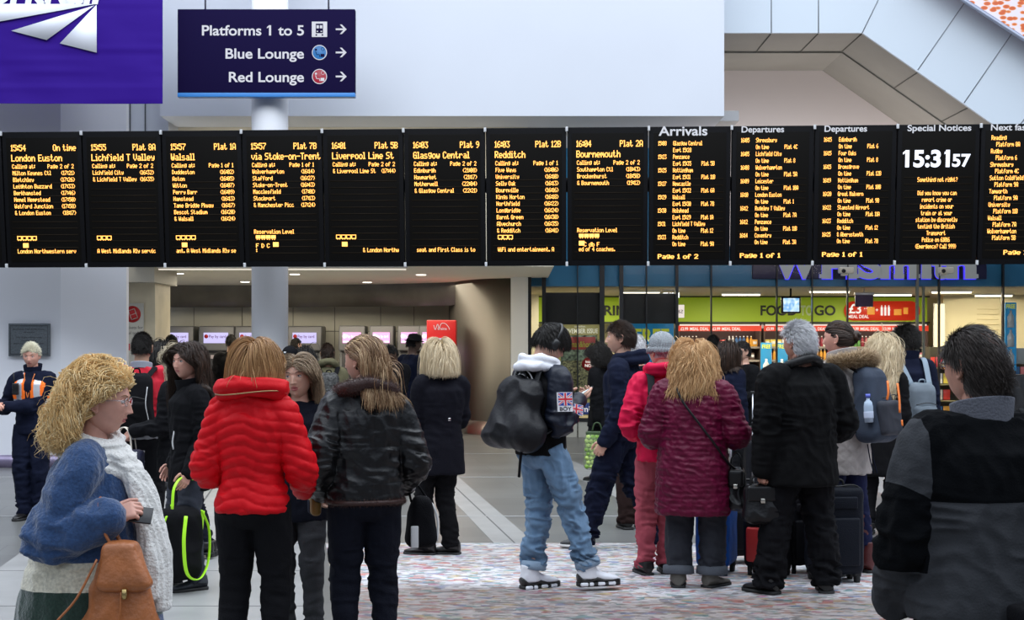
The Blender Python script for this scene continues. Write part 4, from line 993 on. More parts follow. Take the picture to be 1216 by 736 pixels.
            t = Rows('page_text', amber, so); led_text(t, B[2], .32*W, -152*u, h=5.6*u, w=48*u, y=y, fat=.6)
# steel beam behind the boards carrying them, with arms back to the bulkhead
mb = MB(); sa, sb = s_at(-120), s_at(1300)
pA = np.array([sa*math.cos(TH), Z0-sa*math.sin(TH)+.30, 3.6]); pB = np.array([sb*math.cos(TH), Z0-sb*math.sin(TH)+.30, 3.6])
tube(mb, [pA, pB], .09, n=12)
for p_ in (-60, 240, 520, 700): s_ = s_at(p_); c_ = np.array([s_*math.cos(TH), Z0-s_*math.sin(TH)+.3, 3.6]); tube(mb, [c_, (c_[0], 21.7 if p_ > 160 else 19.2, 3.6)], .05, n=8)
o = mb.build('trim_60', housing); structure(o)
# ------------------------------------------------------------------ ticket hall
cream = mat('cream_panel', (.52,.50,.43), rough=.55, var=.04, vscale=1.5); creamd = mat('cream_wall', (.58,.56,.48), rough=.5, var=.05, vscale=2)
steel = mat('brushed_steel', (.13,.12,.105), rough=.5, metal=.8, bump=.04, bscale=60, stretch=(1,1,.05))
bsteel = mat('dark_metal_band', (.13,.12,.105), rough=.32, metal=.6, var=.2, vscale=2)
mb = MB(); box(mb, (px(60,23),22.0,2.86), (px(650,26),30,2.96)); structure(mb.build('ceiling_hall', mat('cream_ceiling', (.88,.84,.70), rough=.6), smooth=False))
mb = MB(); box(mb, (px(60,29),29.3,0), (px(640,29),29.5,2.9)); structure(mb.build('wall_machine', creamd, smooth=False))
for k, xx in enumerate((187, 226, 284, 345, 395, 450, 490)):
    mb = MB(); box(mb, (px(xx,29),29.29,0), (px(xx,29)+.012,29.31,2.45)); structure(mb.build('trim_%d' % (70+k), mat('panel_gap', (.16,.155,.14), rough=.8), smooth=False))
mb = MB(); box(mb, (px(150,29),29.285,1.935), (px(560,29),29.31,1.95)); structure(mb.build('trim_78', MATS['panel_gap'], smooth=False))
R = []
for x_, Y_ in ((120,28.4),(184,28.5),(250,28.6),(330,28.55),(420,28.3),(480,27.9),(520,27.5),(545,27.1)):
    R.append((px(x_,Y_), Y_))
mb = MB(); R = catmull(np.array([(a,b,0) for a,b in R]), 4)[:,:2]; n_ = len(R)
zb_ = [2.42+.0*i for i in range(n_)]
V = [(a,b,2.42) for a,b in R]+[(a,b,2.88) for a,b in R]+[(a,b+.3,2.42) for a,b in R]+[(a,b+.3,2.88) for a,b in R]
mb.poly(V, [[i,i+1,i+1+n_,i+n_] for i in range(n_-1)]+[[i+2*n_,i,i+n_,i+3*n_] for i in (0,)]+[[i,i+2*n_,i+1+2*n_,i+1] for i in range(n_-1)]+[[i+2*n_,i+3*n_,i+1+3*n_,i+1+2*n_] for i in range(n_-1)])
structure(mb.build('trim_79', bsteel))
# steel curved end wall
pts = [(px(533,28.4),28.4),(px(536,27.6),27.6),(px(545,26.9),26.9),(px(560,26.3),26.3),(px(580,25.9),25.9),(px(606,25.7),25.7)]
Q = catmull(np.array([(a,b,0) for a,b in pts]), 6)[:,:2]; n_ = len(Q)
def curtain(name, z0, z1, m, off=0, th=.06):
    mb = MB(); V = [(a,b+off,z0) for a,b in Q]+[(a,b+off,z1) for a,b in Q]+[(a+th*.5,b+off+th,z0) for a,b in Q]+[(a+th*.5,b+off+th,z1) for a,b in Q]
    mb.poly(V, [[i,i+1,i+1+n_,i+n_] for i in range(n_-1)]+[[i+n_,i+n_+1,i+3*n_+1,i+3*n_] for i in range(n_-1)]+[[i+2*n_,i+3*n_,i+3*n_+1,i+2*n_+1] for i in range(n_-1)])
    structure(mb.build(name, m))
curtain('wall_steel', .26, 2.9, steel); curtain('baseboard_steel', .0, .26, mat('bright_steel', (.5,.48,.44), rough=.25, metal=.9), -.03)
mb = MB(); box(mb, (px(606.5,25.3),25.3,0), (px(627,25.3),26.2,3.3)); structure(mb.build('wall_pier', mat('cream_white_pier', (.90,.88,.82), rough=.5), smooth=False))
mb = MB(); box(mb, (px(627,25.3),25.34,0), (px(631,25.3),26.2,3.3)); structure(mb.build('trim_80', mat('black_frame', (.012,.012,.014), rough=.4), smooth=False))
mb = MB(); box(mb, (px(120,22.4),22.4,0), (px(184,22.4),23.4,2.95)); structure(mb.build('wall_pillar', mat('stone_cream', (.58,.52,.38), rough=.5, var=.12, vscale=3), smooth=False))
mb = MB(); box(mb, (px(120,22.2),22.0,2.62), (px(187,22.2),23.5,2.9)); structure(mb.build('trim_81', cream, smooth=False))
# poster on the pillar
Yp = 22.38
po = thing('ticket_poster', 'white poster with a red ticket symbol on the stone pillar, reading tickets for travel today', 'poster', (px(156,Yp),Yp,0))
mb = MB(); rbox(mb, (-.03,0,(wz(360,Yp)+wz(470,Yp))/2), (px(171,Yp)-px(137,Yp),.02,wz(360,Yp)-wz(470,Yp)), r=.003); mb.build('poster_sheet', mat('poster_white', (.50,.49,.44), rough=.6), po)
rd = mat('ticket_red', (.50,.015,.02), rough=.5); zc = wz(373,Yp)
mb = MB(); a_ = np.linspace(0,2*PI,40,endpoint=False); prism(mb, [(.02+.13*math.cos(t), zc+.13*math.sin(t)) for t in a_], -.016, -.008); me = mb.mesh('x'); fix_normals(me); cr = link_mesh('red_disc', me, rd, po)
mb = MB(); Mx = T(.03,0,zc) @ RY(-.35)
for lo, hi in (((-.055,-.02,-.08),(-.045,-.017,.08)),((.045,-.02,-.08),(.055,-.017,.08)),((-.055,-.02,.07),(.055,-.017,.08)),((-.055,-.02,-.08),(.055,-.017,-.07)),((-.05,-.02,-.005),(.05,-.017,.003))): box(mb, lo, hi, M=Mx)
mb.build('ticket_outline', MATS['poster_white'], cr)
mb = MB(); dk = mat('dark_print', (.05,.05,.06), rough=.6)
sans(mb, 'tickets for', .185, wz(390.5,Yp), .05, 'r', y=-.012); mb.build('lettering', dk, po, smooth=False); mb = MB(); sans(mb, 'travel today', .175, wz(397,Yp), .05, 'r', y=-.012); mb.build('lettering', dk, po, smooth=False)
mb = MB(); box(mb, (-.14,-.014,wz(416,Yp)), (-.02,-.011,wz(408,Yp))); mb.build('red_block', rd, po, smooth=False)

# ticket machines
tm_g = mat('machine_grey', (.16,.16,.165), rough=.45, metal=.3); tm_d = mat('machine_dark', (.045,.045,.05), rough=.4); slate = mat('machine_slot', (.30,.30,.31), rough=.4)
scr_l = emit_mat('screen_lavender', (.55,.50,.85), 1.2); scr_p = emit_mat('screen_pink', (.95,.42,.80), 1.4); scr_t = mat('screen_print', (.12,.02,.20), rough=.5); scr_w = emit_mat('screen_white', (1,.9,1), 1.6)
def machine(x, Y, w, pink, label):
    t = thing('ticket_machine', label, 'ticket machine', (px(x,Y),Y,0), 0, 'ticket machines along the back wall')
    mb = MB(); rbox(mb, (0,.30,.80), (w,.5,1.60), r=.02); mb.build('cabinet', tm_g, t)
    hh = .50
    mb = MB(); rbox(mb, (0,.26,1.79), (w*1.04,.62,hh), r=.03, taper=lambda V: V+np.column_stack([0*V[:,0], np.where(V[:,2]>0, .05, -.03), 0*V[:,0]])); mb.build('head_unit', tm_g, t)
    mb = MB(); rbox(mb, (0,-.055,1.80), (w*.72,.02,.21), r=.004); s = mb.build('screen', scr_p if pink else scr_l, t)
    mb = MB(); sans(mb, 'Pay by card', -w*.20, 1.80, .062, 'l', y=-.068, w=w*.50, bold=.01); mb.build('screen_text', scr_w if pink else scr_t, s, smooth=False)
    mb = MB(); d = np.linspace(0,2*PI,20,endpoint=False); prism(mb, [(-w*.28+.04*math.cos(q), 1.83+.04*math.sin(q)) for q in d], -.070, -.066); me = mb.mesh('x'); fix_normals(me); link_mesh('screen_symbol', me, scr_w if pink else MATS['ticket_red'], s)
    if pink: mb = MB(); box(mb, (-w*.33,-.068,1.71), (w*.33,-.066,1.735)); mb.build('screen_line', scr_w, s, smooth=False)
    mb = MB(); rbox(mb, (0,.04,1.16), (w*.82,.05,.70), r=.01); p = mb.build('recess_panel', tm_d, t)
    mb = MB(); rbox(mb, (.02,.0,1.42), (w*.40,.02,.075), r=.004); mb.build('label_strip', mat('label_pale', (.50,.42,.44), rough=.5), p)
    mb = MB(); rbox(mb, (w*.22,.0,1.20), (.10,.03,.16), r=.004); mb.build('keypad', slate, p)
    mb = MB(); rbox(mb, (-w*.10,-.0,.93), (w*.5,.04,.12), r=.01); mb.build('collection_tray', slate, p)
for x_, Y_, w_, pk, lb in ((211,28.6,.62,0,'grey ticket machine with a lavender screen beside the stone pillar'),(257,28.5,.68,0,'grey ticket machine with a lavender screen, second from the stone pillar'),(299,28.55,.66,0,'grey ticket machine mostly hidden behind the white column'),
    (362,28.5,.66,0,'grey ticket machine with a lavender screen just right of the white column'),(418,28.0,.50,1,'grey ticket machine with a pink screen above the green parka'),(453,27.95,.46,1,'grey ticket machine with a pink screen, middle of the pink ones'),(486,27.9,.44,1,'grey ticket machine with a pink screen behind the man in the hat'),(511,27.85,.42,1,'grey ticket machine with a pink screen half hidden by the red machine')):
    machine(x_, Y_, w_, pk, lb)
# red ticket machine
Yr = 26.1
rm = thing('collection_machine', 'tall red ticket collection machine with white script at its top beside the steel wall', 'ticket machine', (px(524,Yr),Yr,0))
redm = mat('machine_red', (.55,.008,.012), rough=.35)
zt = wz(380,Yr); wq = px(542,Yr)-px(507,Yr)
mb = MB(); rbox(mb, (0,.28,zt/2), (wq,.5,zt), r=.02); mb.build('cabinet', redm, rm)
mb = MB(); rbox(mb, (-.02,.02,wz(410,Yr)-.12), (wq*.72,.05,.36), r=.01); sc_ = mb.build('control_panel', mat('panel_pale', (.45,.35,.35), rough=.4), rm)
mb = MB(); rbox(mb, (-.06,-.01,wz(404,Yr)), (wq*.45,.03,.08), r=.004); mb.build('screen', scr_l, sc_)
wm = emit_mat('logo_white', (.9,.8,.8), .7)
mb = MB(); zc = wz(388,Yr)
tube(mb, catmull([( -.14,0,.03),(-.11,0,-.05),(-.07,0,.05),(-.04,0,-.02),(0,0,.06),(.07,0,.06),(.13,0,0),(.15,0,-.05)], 5)+np.array([0,.022,zc]), .006, n=6)
sans(mb, 'trains', -.07, zc-.055, .05, 'l', y=.02, w=.17, bold=.01); mb.build('script_logo', wm, rm)
# hall lamps (visible downlights) and their light
dl = emit_mat('downlight', (1,.93,.78), 6)
for k, (x_, Y_) in enumerate(((291,27.0),(436,27.2),(212,24.0),(350,24.2),(500,24.4))):
    t = thing('downlight', 'round ceiling downlight in the cream ticket hall ceiling', 'ceiling light', (px(x_,Y_),Y_,2.86), 0, 'ticket hall downlights')
    mb = MB(); lathe(mb, [(.001,0),(.09,0),(.11,-.008),(.11,.0)], n=24); mb.build('bezel', mat('white_metal', (.7,.7,.7), rough=.4), t)
    mb = MB(); lathe(mb, [(.001,-.012),(.085,-.012),(.085,-.006),(.001,-.006)], n=24); mb.build('lens', dl, t)
area('hall_lamps', (px(360,25.5),25.5,2.8), (0,0,0), 6, 3.5, 260, (1,.90,.70)); area('pillar_fill', (px(330,20.8),20.6,4.6), (math.radians(28),0,0), 7, .4, 80, (1,.92,.78))  # second area light is an unseen fill, added to brighten the pillar front
lb_ = thing('light_bar', 'long thin cream light bar under the bulkhead above the ticket hall opening', 'light', (0,21.9,0))
mb = MB(); box(mb, (px(188,21.9),0,2.80), (px(482,21.9),.06,2.82)); mb.build('diffuser', emit_mat('bar_glow', (1,.93,.8), .8), lb_, smooth=False)
mb = MB(); box(mb, (px(186,21.9),-.01,2.835), (px(484,21.9),.08,2.93)); mb.build('bar_housing', MATS['white_metal'], lb_, smooth=False)
cctv = thing('dome_camera', 'small black dome camera under the ceiling beside the stone pillar', 'camera', (px(200,25.6),25.6,2.86))
mb = MB(); lathe(mb, [(.001,-.16),(.06,-.14),(.09,-.09),(.09,-.04)], n=20); mb.build('dome', mat('black_gloss', (.01,.01,.012), rough=.2), cctv)
mb = MB(); lathe(mb, [(.10,-.045),(.11,-.02),(.11,0.0)], n=20); mb.build('mount', MATS['white_metal'], cctv)

# ------------------------------------------------------------------ the shop
YG = 25.5; YB = 30.2
def gx(x): return px(x,YG)
blackf = MATS['black_frame']
mb = MB(); box(mb, (gx(631),YG+.12,wz(340,YG+.2)), (gx(1500),YG+.25,5.2)); structure(mb.build('wall_fascia', mat('shop_blue', (.02,.17,.32), rough=.4, var=.08, vscale=1), smooth=False))
mb = MB(); box(mb, (gx(631),YG+.26,2.70), (px(1500,31),32,2.80)); structure(mb.build('ceiling_shop', mat('shop_ceiling', (.45,.40,.30), rough=.7), smooth=False))
mb = MB(); box(mb, (px(600,YB),YB+1.0,0), (px(1500,31.5),YB+1.2,2.75)); structure(mb.build('wall_shop_back', mat('shop_cream', (.62,.55,.36), rough=.6), smooth=False))
mb = MB(); box(mb, (px(628,26)-.1,26.2,0), (px(628,26)-.02,31.3,2.8)); structure(mb.build('wall_shop_left', MATS['shop_cream'], smooth=False))
mb = MB(); box(mb, (px(1110,YB),YB-.6,0), (px(1500,31),YB-.4,2.72)); structure(mb.build('wall_shop_right', MATS['shop_cream'], smooth=False))
for k, z_ in enumerate(np.linspace(1.55,2.4,9)):
    mb = MB(); box(mb, (px(1160,YB-.6),YB-.61,z_), (px(1186,YB-.6),YB-.595,z_+.012)); structure(mb.build('trim_%d' % (90+k), mat('slat_gap', (.40,.33,.18), rough=.7), smooth=False))
# glazing: each pane its own structure
gm, t_, b_ = nt('shop_glass'); b_.inputs['Base Color'].default_value = (1,1,1,1); b_.inputs['Roughness'].default_value = .0; b_.inputs['Transmission Weight'].default_value = 1; b_.inputs['IOR'].default_value = 1.08; MATS['shop_glass'] = gm
xs = [631,646,686,715,738,768,804,845,923,965,1007,1090,1116,1192,1300,1420]
for k in range(len(xs)-1):
    mb = MB(); box(mb, (gx(xs[k])+.01,YG+.03,.33 if xs[k] < 1090 else .05), (gx(xs[k+1])-.01,YG+.042,3.4)); structure(mb.build('window_%d' % (k+1), gm, smooth=False))
k = 100
def tr(name_lo, hi, m=blackf):
    global k; mb = MB(); box(mb, name_lo, hi); structure(mb.build('trim_%d' % k, m, smooth=False)); k += 1
for x_, w_ in ((646,.07),(686,.02),(715,.085),(738,.07),(768,.02),(804,.05),(845,.022),(923,.02),(965,.016),(1007,.02),(1090,.035),(1116,.02),(1192,.025),(1300,.02)):
    tr((gx(x_)-w_/2,YG-.0,0), (gx(x_)+w_/2,YG+.1,3.4), blackf if x_ != 1090 else mat('grey_green_frame', (.16,.17,.14), rough=.4))
tr((gx(1100)-.02,YG+.15,0), (gx(1100)+.02,YG+.2,3.3), MATS['grey_green_frame'])
tr((gx(631),YG-.02,.28), (gx(1090),YG+.1,.34)); 
stall = mat('stall_riser', (.50,.49,.43), rough=.5)
tr((gx(631),YG+.0,0), (gx(1090),YG+.09,.28), stall)
tr((gx(646),YG+.11,wz(385,YG)), (gx(715),YG+.2,wz(347,YG)), mat('near_black_panel', (.012,.012,.011), rough=.3))
tr((gx(738),YG+.11,wz(384,YG)), (gx(803),YG+.2,wz(348,YG)), MATS['near_black_panel'])
# illuminated shop name (serif letters, lit edge)
nm = thing('shop_sign', 'illuminated shop name in grey serif capitals with blue-violet edges, half hidden by the boards', 'sign', (gx(1040),YG+.02,0))
mb = MB(); rbox(mb, (-.10,.05,wz(331,YG)+.31), (gx(1172)-gx(893),.05,.62), r=.01); mb.build('navy_panel', mat('navy_panel', (.012,.012,.06), rough=.4), nm)
zbl = wz(328,YG); halo = emit_mat('violet_glow', (.05,.035,.95), 1.5); lg = mat('letter_grey', (.20,.21,.22), rough=.4, emit=(.3,.33,.33), estr=.35)
LT = 'WHSmith'; xsL = [920,977,1020,1047,1095,1108,1125]; wsL = [50,40,27,42,11,17,34]
for bold, y_, m_, nn in ((.105,.018,halo,'letter_glow'), (.072,.0,lg,'letter')):
    for c_, x_, w_ in zip(LT, xsL, wsL):
        mb = MB(); e_ = .9 if bold > .05 else 0
        sans(mb, c_, gx(x_)-gx(1040)-e_*.015, zbl-e_*.02, .46 if c_ in 'WHSh' else .46, 'l', y=y_, bold=bold*.6, w=(w_+e_*2.2)*YG/F_PX)
        if c_ in 'Hmih':
            q = gx(x_)-gx(1040); W_ = w_*YG/F_PX; feet = {'H':(.06,.94),'m':(.05,.5,.95),'i':(.5,),'h':(.08,.92)}[c_]
            for f_ in feet: box(mb, (q+W_*f_-.075-e_*.02,y_-.004,zbl-.004-e_*.03), (q+W_*f_+.075+e_*.02,y_,zbl+.022+e_*.02))
        mb.build(nn, m_, nm, smooth=False)
# sleeve above the shop: small spot cameras
for x_, lb in ((1000,'white security camera on the shop fascia at the left of the sign'),(1117,'white security camera on the shop fascia over the last letters of the sign')):
    t = thing('security_camera', lb, 'camera', (gx(x_),YG-.3,0))
    mb = MB(); rbox(mb, (0,0,wz(322,YG)), (.26,.14,.11), r=.02); mb.build('camera_body', mat('camera_white', (.75,.72,.62), rough=.4), t)
    mb = MB(); rbox(mb, (.0,.13,wz(325,YG)), (.10,.16,.09), r=.01); mb.build('bracket', MATS['camera_white'], t); mb = MB(); cyl(mb, (-.06,-.09,wz(323,YG)), (-.06,-.06,wz(323,YG)), .035); mb.build('lens', MATS['black_gloss'], t)
# green band
green = mat('lime_band', (.26,.37,.012), rough=.5, emit=(.26,.37,.01), estr=.25)
gb = thing('lime_sign_band', 'lime green sign band reading FOOD TO GO above the chiller shelves', 'sign', (0,YB,0))
zb0, zb1 = wz(382,YB), wz(353,YB)
mb = MB(); box(mb, (px(560,YB),0,zb0), (px(1101,YB),.1,zb1)); mb.build('band', green, gb, smooth=False)
mb = MB(); box(mb, (px(560,YB),-.02,zb0-.035), (px(1104,YB),.1,zb0)); mb.build('lower_edge', MATS['black_frame'], gb, smooth=False)
mb = MB(); box(mb, (px(560,YB),-.02,zb1), (px(1104,YB),.1,zb1+.03)); mb.build('upper_edge', MATS['black_frame'], gb, smooth=False)
blt = mat('black_letters', (.01,.012,.01), rough=.5)
for s_, x_, w_, m_ in (('FOOD',903,43,blt),('TO',950,15,mat('pale_green_letters', (.5,.6,.35), rough=.5)),('GO',967,25,blt),('THINK',610,30,blt),('DRINKS',704,60,blt)):
    mb = MB(); sans(mb, s_, px(x_,YB), wz(374,YB), .21, 'l', y=-.012, bold=.03, w=w_*YB/F_PX); mb.build('lettering', m_, gb, smooth=False)
ov = thing('meal_deal_sign', 'red rounded sign on the lime band reading £3.99 meal deal with food pictures', 'sign', (px(1047,YB),YB-.03,0))
zc = wz(369,YB); hw_, hh_ = 45*YB/F_PX, 11.5*YB/F_PX
a_ = np.linspace(0,2*PI,48,endpoint=False); pts = [(np.sign(math.cos(t))*(hw_-hh_)+hh_*math.cos(t), zc+hh_*math.sin(t)) for t in a_]
mb = MB(); prism(mb, pts, -.01, .02); me = mb.mesh('x'); fix_normals(me); link_mesh('sign_plate', me, mat('deal_red', (.55,.03,.01), rough=.4, emit=(.6,.03,.01), estr=.35), ov)
wl = emit_mat('deal_white', (1,.95,.85), .9)
for tx_, x_, z_, h_, w_ in (('£3',-hw_+.10,-.05,.20,None),('.99',-hw_+.42,.04,.11,None),('MEAL DEAL',-hw_+.08,-.155,.07,.44),('+',.12,-.02,.08,None),('+',-.14,-.02,.08,None)): mb = MB(); sans(mb, tx_, x_, zc+z_, h_, 'l', y=-.014, bold=.02, w=w_); mb.build('lettering', wl, ov, smooth=False)
mb = MB()
for i_ in range(3): rbox(mb, (-.09+i_*.075+.08,-.014,zc-.01), (.045,.01,.18), r=.004); rbox(mb, (-.01+i_*.075,-.014,zc+.10), (.02,.01,.03), r=.002)
mb.build('bottle_pictures', wl, ov)
mb = MB(); rbox(mb, (-.24,-.014,zc), (.16,.01,.16), r=.01); rbox(mb, (.33,-.014,zc-.03), (.16,.01,.13), r=.01); rbox(mb, (.50,-.014,zc+.0), (.10,.01,.14), r=.01); mb.build('snack_pictures', mat('snack_orange', (.75,.32,.04), rough=.5, emit=(.7,.3,.04), estr=.3), ov)

# chiller shelves with drinks and packs
redst = mat('deal_strip_red', (.60,.04,.02), rough=.4, emit=(.65,.05,.02), estr=.5); shelfm = mat('shelf_white', (.32,.27,.24), rough=.5); backm = mat('chiller_back', (.10,.065,.055), rough=.6)
packs = []
pal = [(.60,.05,.04),(.75,.70,.62),(.70,.33,.04),(.30,.03,.05),(.75,.60,.10),(.12,.32,.08),(.70,.25,.30),(.05,.15,.35),(.8,.78,.75),(.10,.06,.05)]
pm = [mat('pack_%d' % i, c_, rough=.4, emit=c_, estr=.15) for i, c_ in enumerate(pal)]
prof = [(.001,0),(.030,0),(.033,.01),(.033,.13),(.026,.17),(.013,.195),(.013,.215)]
def bottle_proto(m):
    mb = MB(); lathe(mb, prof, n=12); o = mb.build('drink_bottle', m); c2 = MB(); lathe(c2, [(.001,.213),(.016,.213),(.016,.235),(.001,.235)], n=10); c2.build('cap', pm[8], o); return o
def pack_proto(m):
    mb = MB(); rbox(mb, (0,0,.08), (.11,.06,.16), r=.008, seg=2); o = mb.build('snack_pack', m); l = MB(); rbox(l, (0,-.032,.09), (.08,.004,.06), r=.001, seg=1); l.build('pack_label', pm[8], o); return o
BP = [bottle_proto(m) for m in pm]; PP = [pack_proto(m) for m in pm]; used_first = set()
CN = ['red','white','orange','dark red','yellow','green','pink','navy','cream','black']
def place_good(kind, ci, x, y, z, where):
    pr = (BP if kind == 'b' else PP)[ci]
    key = (kind, ci)
    if key not in used_first: o = pr; used_first.add(key)
    else:
        o = pr.copy(); COL.objects.link(o)
        for ch in list(pr.children): c_ = ch.copy(); COL.objects.link(c_); c_.parent = o
    o.location = (x,y,z)
    tag(o, '%s %s standing on %s' % (CN[ci], 'drink bottle' if kind == 'b' else 'snack pack', where), 'bottle' if kind == 'b' else 'packet', '%s %s on %s' % (CN[ci], 'bottles' if kind == 'b' else 'packs', where))
def chiller(x0, x1, label, where, seed, deal=True):
    rg = random.Random(seed); X0, X1 = px(x0,YB), px(x1,YB); cx_ = (X0+X1)/2
    t = thing('chiller_cabinet', label, 'chiller', (cx_,YB+.1,0)); h0 = X0-cx_; h1 = X1-cx_
    mb = MB(); box(mb, (h0,.62,0), (h1,.68,2.1)); box(mb, (h0,0,0), (h0+.03,.66,2.12)); box(mb, (h1-.03,0,0), (h1,.66,2.12)); mb.build('carcass', backm, t, smooth=False)
    mb = MB(); box(mb, (h0,0.02,2.02), (h1,.66,2.10)); mb.build('canopy', emit_mat('canopy_light', (1,.85,.75), 1.1), t, smooth=False)
    z_ = wz(393.5,YB)
    if deal:
        mb = MB(); box(mb, (h0,-.02,wz(393,YB)), (h1,0,wz(386.5,YB))); so = mb.build('price_strip', redst, t, smooth=False)
        mb = MB(); q = h0+.05
        while q < h1-.55:
            sans(mb, '£3.99', q, wz(392,YB), .065, 'l', y=-.022, w=.16, bold=.02); sans(mb, 'MEAL DEAL', q+.20, wz(392,YB), .065, 'l', y=-.022, w=.40, bold=.02); q += .68
        mb.build('strip_text', wl, so, smooth=False)
    zs = [1.62,1.34,1.06,.78,.50,.22]
    for z_ in zs:
        mb = MB(); box(mb, (h0+.03,.05,z_-.02), (h1-.03,.62,z_)); box(mb, (h0+.03,.03,z_-.035), (h1-.03,.05,z_+.01)); mb.build('shelf', shelfm, t, smooth=False)
        if z_ < 1.0: continue
        x = X0+.09
        while x < X1-.08:
            kind = rg.choice('bbp'); ci = rg.randrange(10)
            for r_ in range(rg.choice((2,3))):
                if x > X1-.08: break
                place_good(kind, ci, x, YB+.22, z_, where); x += (.078 if kind == 'b' else .125)
chiller(806,905,'chiller cabinet with red meal deal strip behind the couple at the shop','the left chiller shelves',3)
chiller(908,1006,'chiller cabinet with red meal deal strip behind the blue free signs','the middle chiller shelves',5)
chiller(1009,1104,'chiller cabinet with red meal deal strip behind the fur hood','the right chiller shelves',8)
# blue free signs inside
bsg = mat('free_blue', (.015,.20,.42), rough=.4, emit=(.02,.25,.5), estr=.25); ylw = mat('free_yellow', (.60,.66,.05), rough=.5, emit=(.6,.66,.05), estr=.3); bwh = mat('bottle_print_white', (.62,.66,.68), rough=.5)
def free_sign(x0, x1, y0, y1, Y, label, bottles, name='promotion_sign', txt='FREE', big=False):
    t = thing(name, label, 'sign', (px((x0+x1)/2,Y),Y,0)); W = (x1-x0)*Y/F_PX; a, b = wz(y1,Y), wz(y0,Y)
    mb = MB(); rbox(mb, (0,.015,(a+b)/2), (W,.03,b-a), r=.004); p = mb.build('sign_board', bsg, t)
    mb = MB(); sans(mb, txt, 0, b-.11 if not big else b-.36, .08 if not big else .27, 'c', y=-.004, bold=.03, w=W*.8); mb.build('lettering', ylw, p, smooth=False)
    for q in bottles:
        zz = wz(q,Y); mb = MB(); w2 = W*.30
        prism(mb, [(-w2,zz-.17),(w2,zz-.17),(w2,zz+.03),(w2*.35,zz+.10),(w2*.35,zz+.15),(-w2*.35,zz+.15),(-w2*.35,zz+.10),(-w2,zz+.03)], -.006, -.001); me = mb.mesh('x'); fix_normals(me); link_mesh('bottle_print', me, bwh, p)
    if a > .05: mb = MB(); tube(mb, [(0,.03,0),(0,.03,a)], .012, n=8); mb.build('post', MATS['white_metal'], t)
    return t
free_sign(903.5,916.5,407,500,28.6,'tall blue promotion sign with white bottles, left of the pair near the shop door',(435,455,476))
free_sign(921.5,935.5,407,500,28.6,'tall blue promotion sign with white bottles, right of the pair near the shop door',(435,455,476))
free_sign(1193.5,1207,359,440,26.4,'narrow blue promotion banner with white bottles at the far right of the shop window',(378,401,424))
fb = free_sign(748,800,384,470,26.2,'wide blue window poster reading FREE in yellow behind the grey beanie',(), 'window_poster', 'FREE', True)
mb = MB(); ellipsoid(mb, (-.05,-.01,wz(412,26.2)), (.06,.012,.06)); rbox(mb, (.05,-.005,wz(428,26.2)), (.10,.01,.42), r=.004); mb.build('product_print', bwh, fb)
mb = MB(); sans(mb, 'bottle of water', 0, wz(405,26.2), .05, 'c', y=-.004); mb.build('small_text', wl, fb, smooth=False)
# magazine poster
Ym = 25.66
mp_ = thing('magazine_poster', 'tall shop window poster announcing the November issue of a magazine, navy strip below', 'poster', (px(688,Ym),Ym,0))
def mq(x, y): return (px(x,Ym)-px(688,Ym), wz(y,Ym))
def mbox(nm, x0, y0, x1, y1, m, d=0, parent=mp_, r=.002):
    a, b = mq(x0,y1), mq(x1,y0); mb = MB(); rbox(mb, ((a[0]+b[0])/2, -d, (a[1]+b[1])/2), (b[0]-a[0], .012, b[1]-a[1]), r=r); return mb.build(nm, m, parent)
mbox('poster_sheet', 661,385.5,713,493, mat('olive_gold', (.26,.23,.08), rough=.5, emit=(.2,.18,.06), estr=.6))  # emission makes the unlit sheet glow, standing in for light on it
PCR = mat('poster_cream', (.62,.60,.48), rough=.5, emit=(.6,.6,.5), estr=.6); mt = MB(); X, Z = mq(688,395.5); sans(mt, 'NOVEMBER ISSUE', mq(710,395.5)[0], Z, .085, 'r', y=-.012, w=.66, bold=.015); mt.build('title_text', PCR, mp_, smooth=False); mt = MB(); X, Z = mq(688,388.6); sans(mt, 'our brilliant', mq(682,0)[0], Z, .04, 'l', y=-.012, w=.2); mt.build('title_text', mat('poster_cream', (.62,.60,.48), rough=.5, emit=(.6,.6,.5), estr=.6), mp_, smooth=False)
cv = mbox('magazine_cover', 666,398,709,474, mat('cover_mixed', (.20,.26,.16), rough=.4, var=.95, vscale=16, detail=6), .012)
mbox('cover_band', 668,400,707,415, mat('cover_red', (.50,.07,.05), rough=.4), .022, cv)
mt = MB(); sans(mt, 'woman&home', 0, mq(0,412)[1], .11, 'c', y=-.032, w=.56, bold=.01); mt.build('cover_title', mat('cover_lime', (.50,.60,.06), rough=.4), cv, smooth=False)
mbox('cover_picture', 668,428,706,466, mat('wreath_print', (.20,.19,.08), rough=.5, var=1.0, vscale=28, detail=2), .022, cv)
ct = MB(); a_ = np.linspace(0,2*PI,28,endpoint=False); q0 = mq(701,432); prism(ct, [(q0[0]+.155*math.cos(t), q0[1]+.125*math.sin(t)) for t in a_], -.042, -.03); me = ct.mesh('x'); fix_normals(me); cd = link_mesh('red_roundel', me, mat('roundel_red', (.42,.02,.02), rough=.5), mp_)
ct = MB(); sans(ct, 'Instore', q0[0], q0[1]+.02, .045, 'c', y=-.046, bold=.01); sans(ct, 'NOW', q0[0], q0[1]-.055, .055, 'c', y=-.046, bold=.02); ct.build('roundel_text', wl, cd, smooth=False)
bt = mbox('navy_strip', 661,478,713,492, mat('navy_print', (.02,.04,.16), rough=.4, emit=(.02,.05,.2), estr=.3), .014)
ct = MB(); sans(ct, 'WHSmith', mq(687,0)[0]+.02, mq(0,489)[1], .115, 'c', y=-.024, w=.62); ct.build('strip_text', wl, bt, smooth=False)
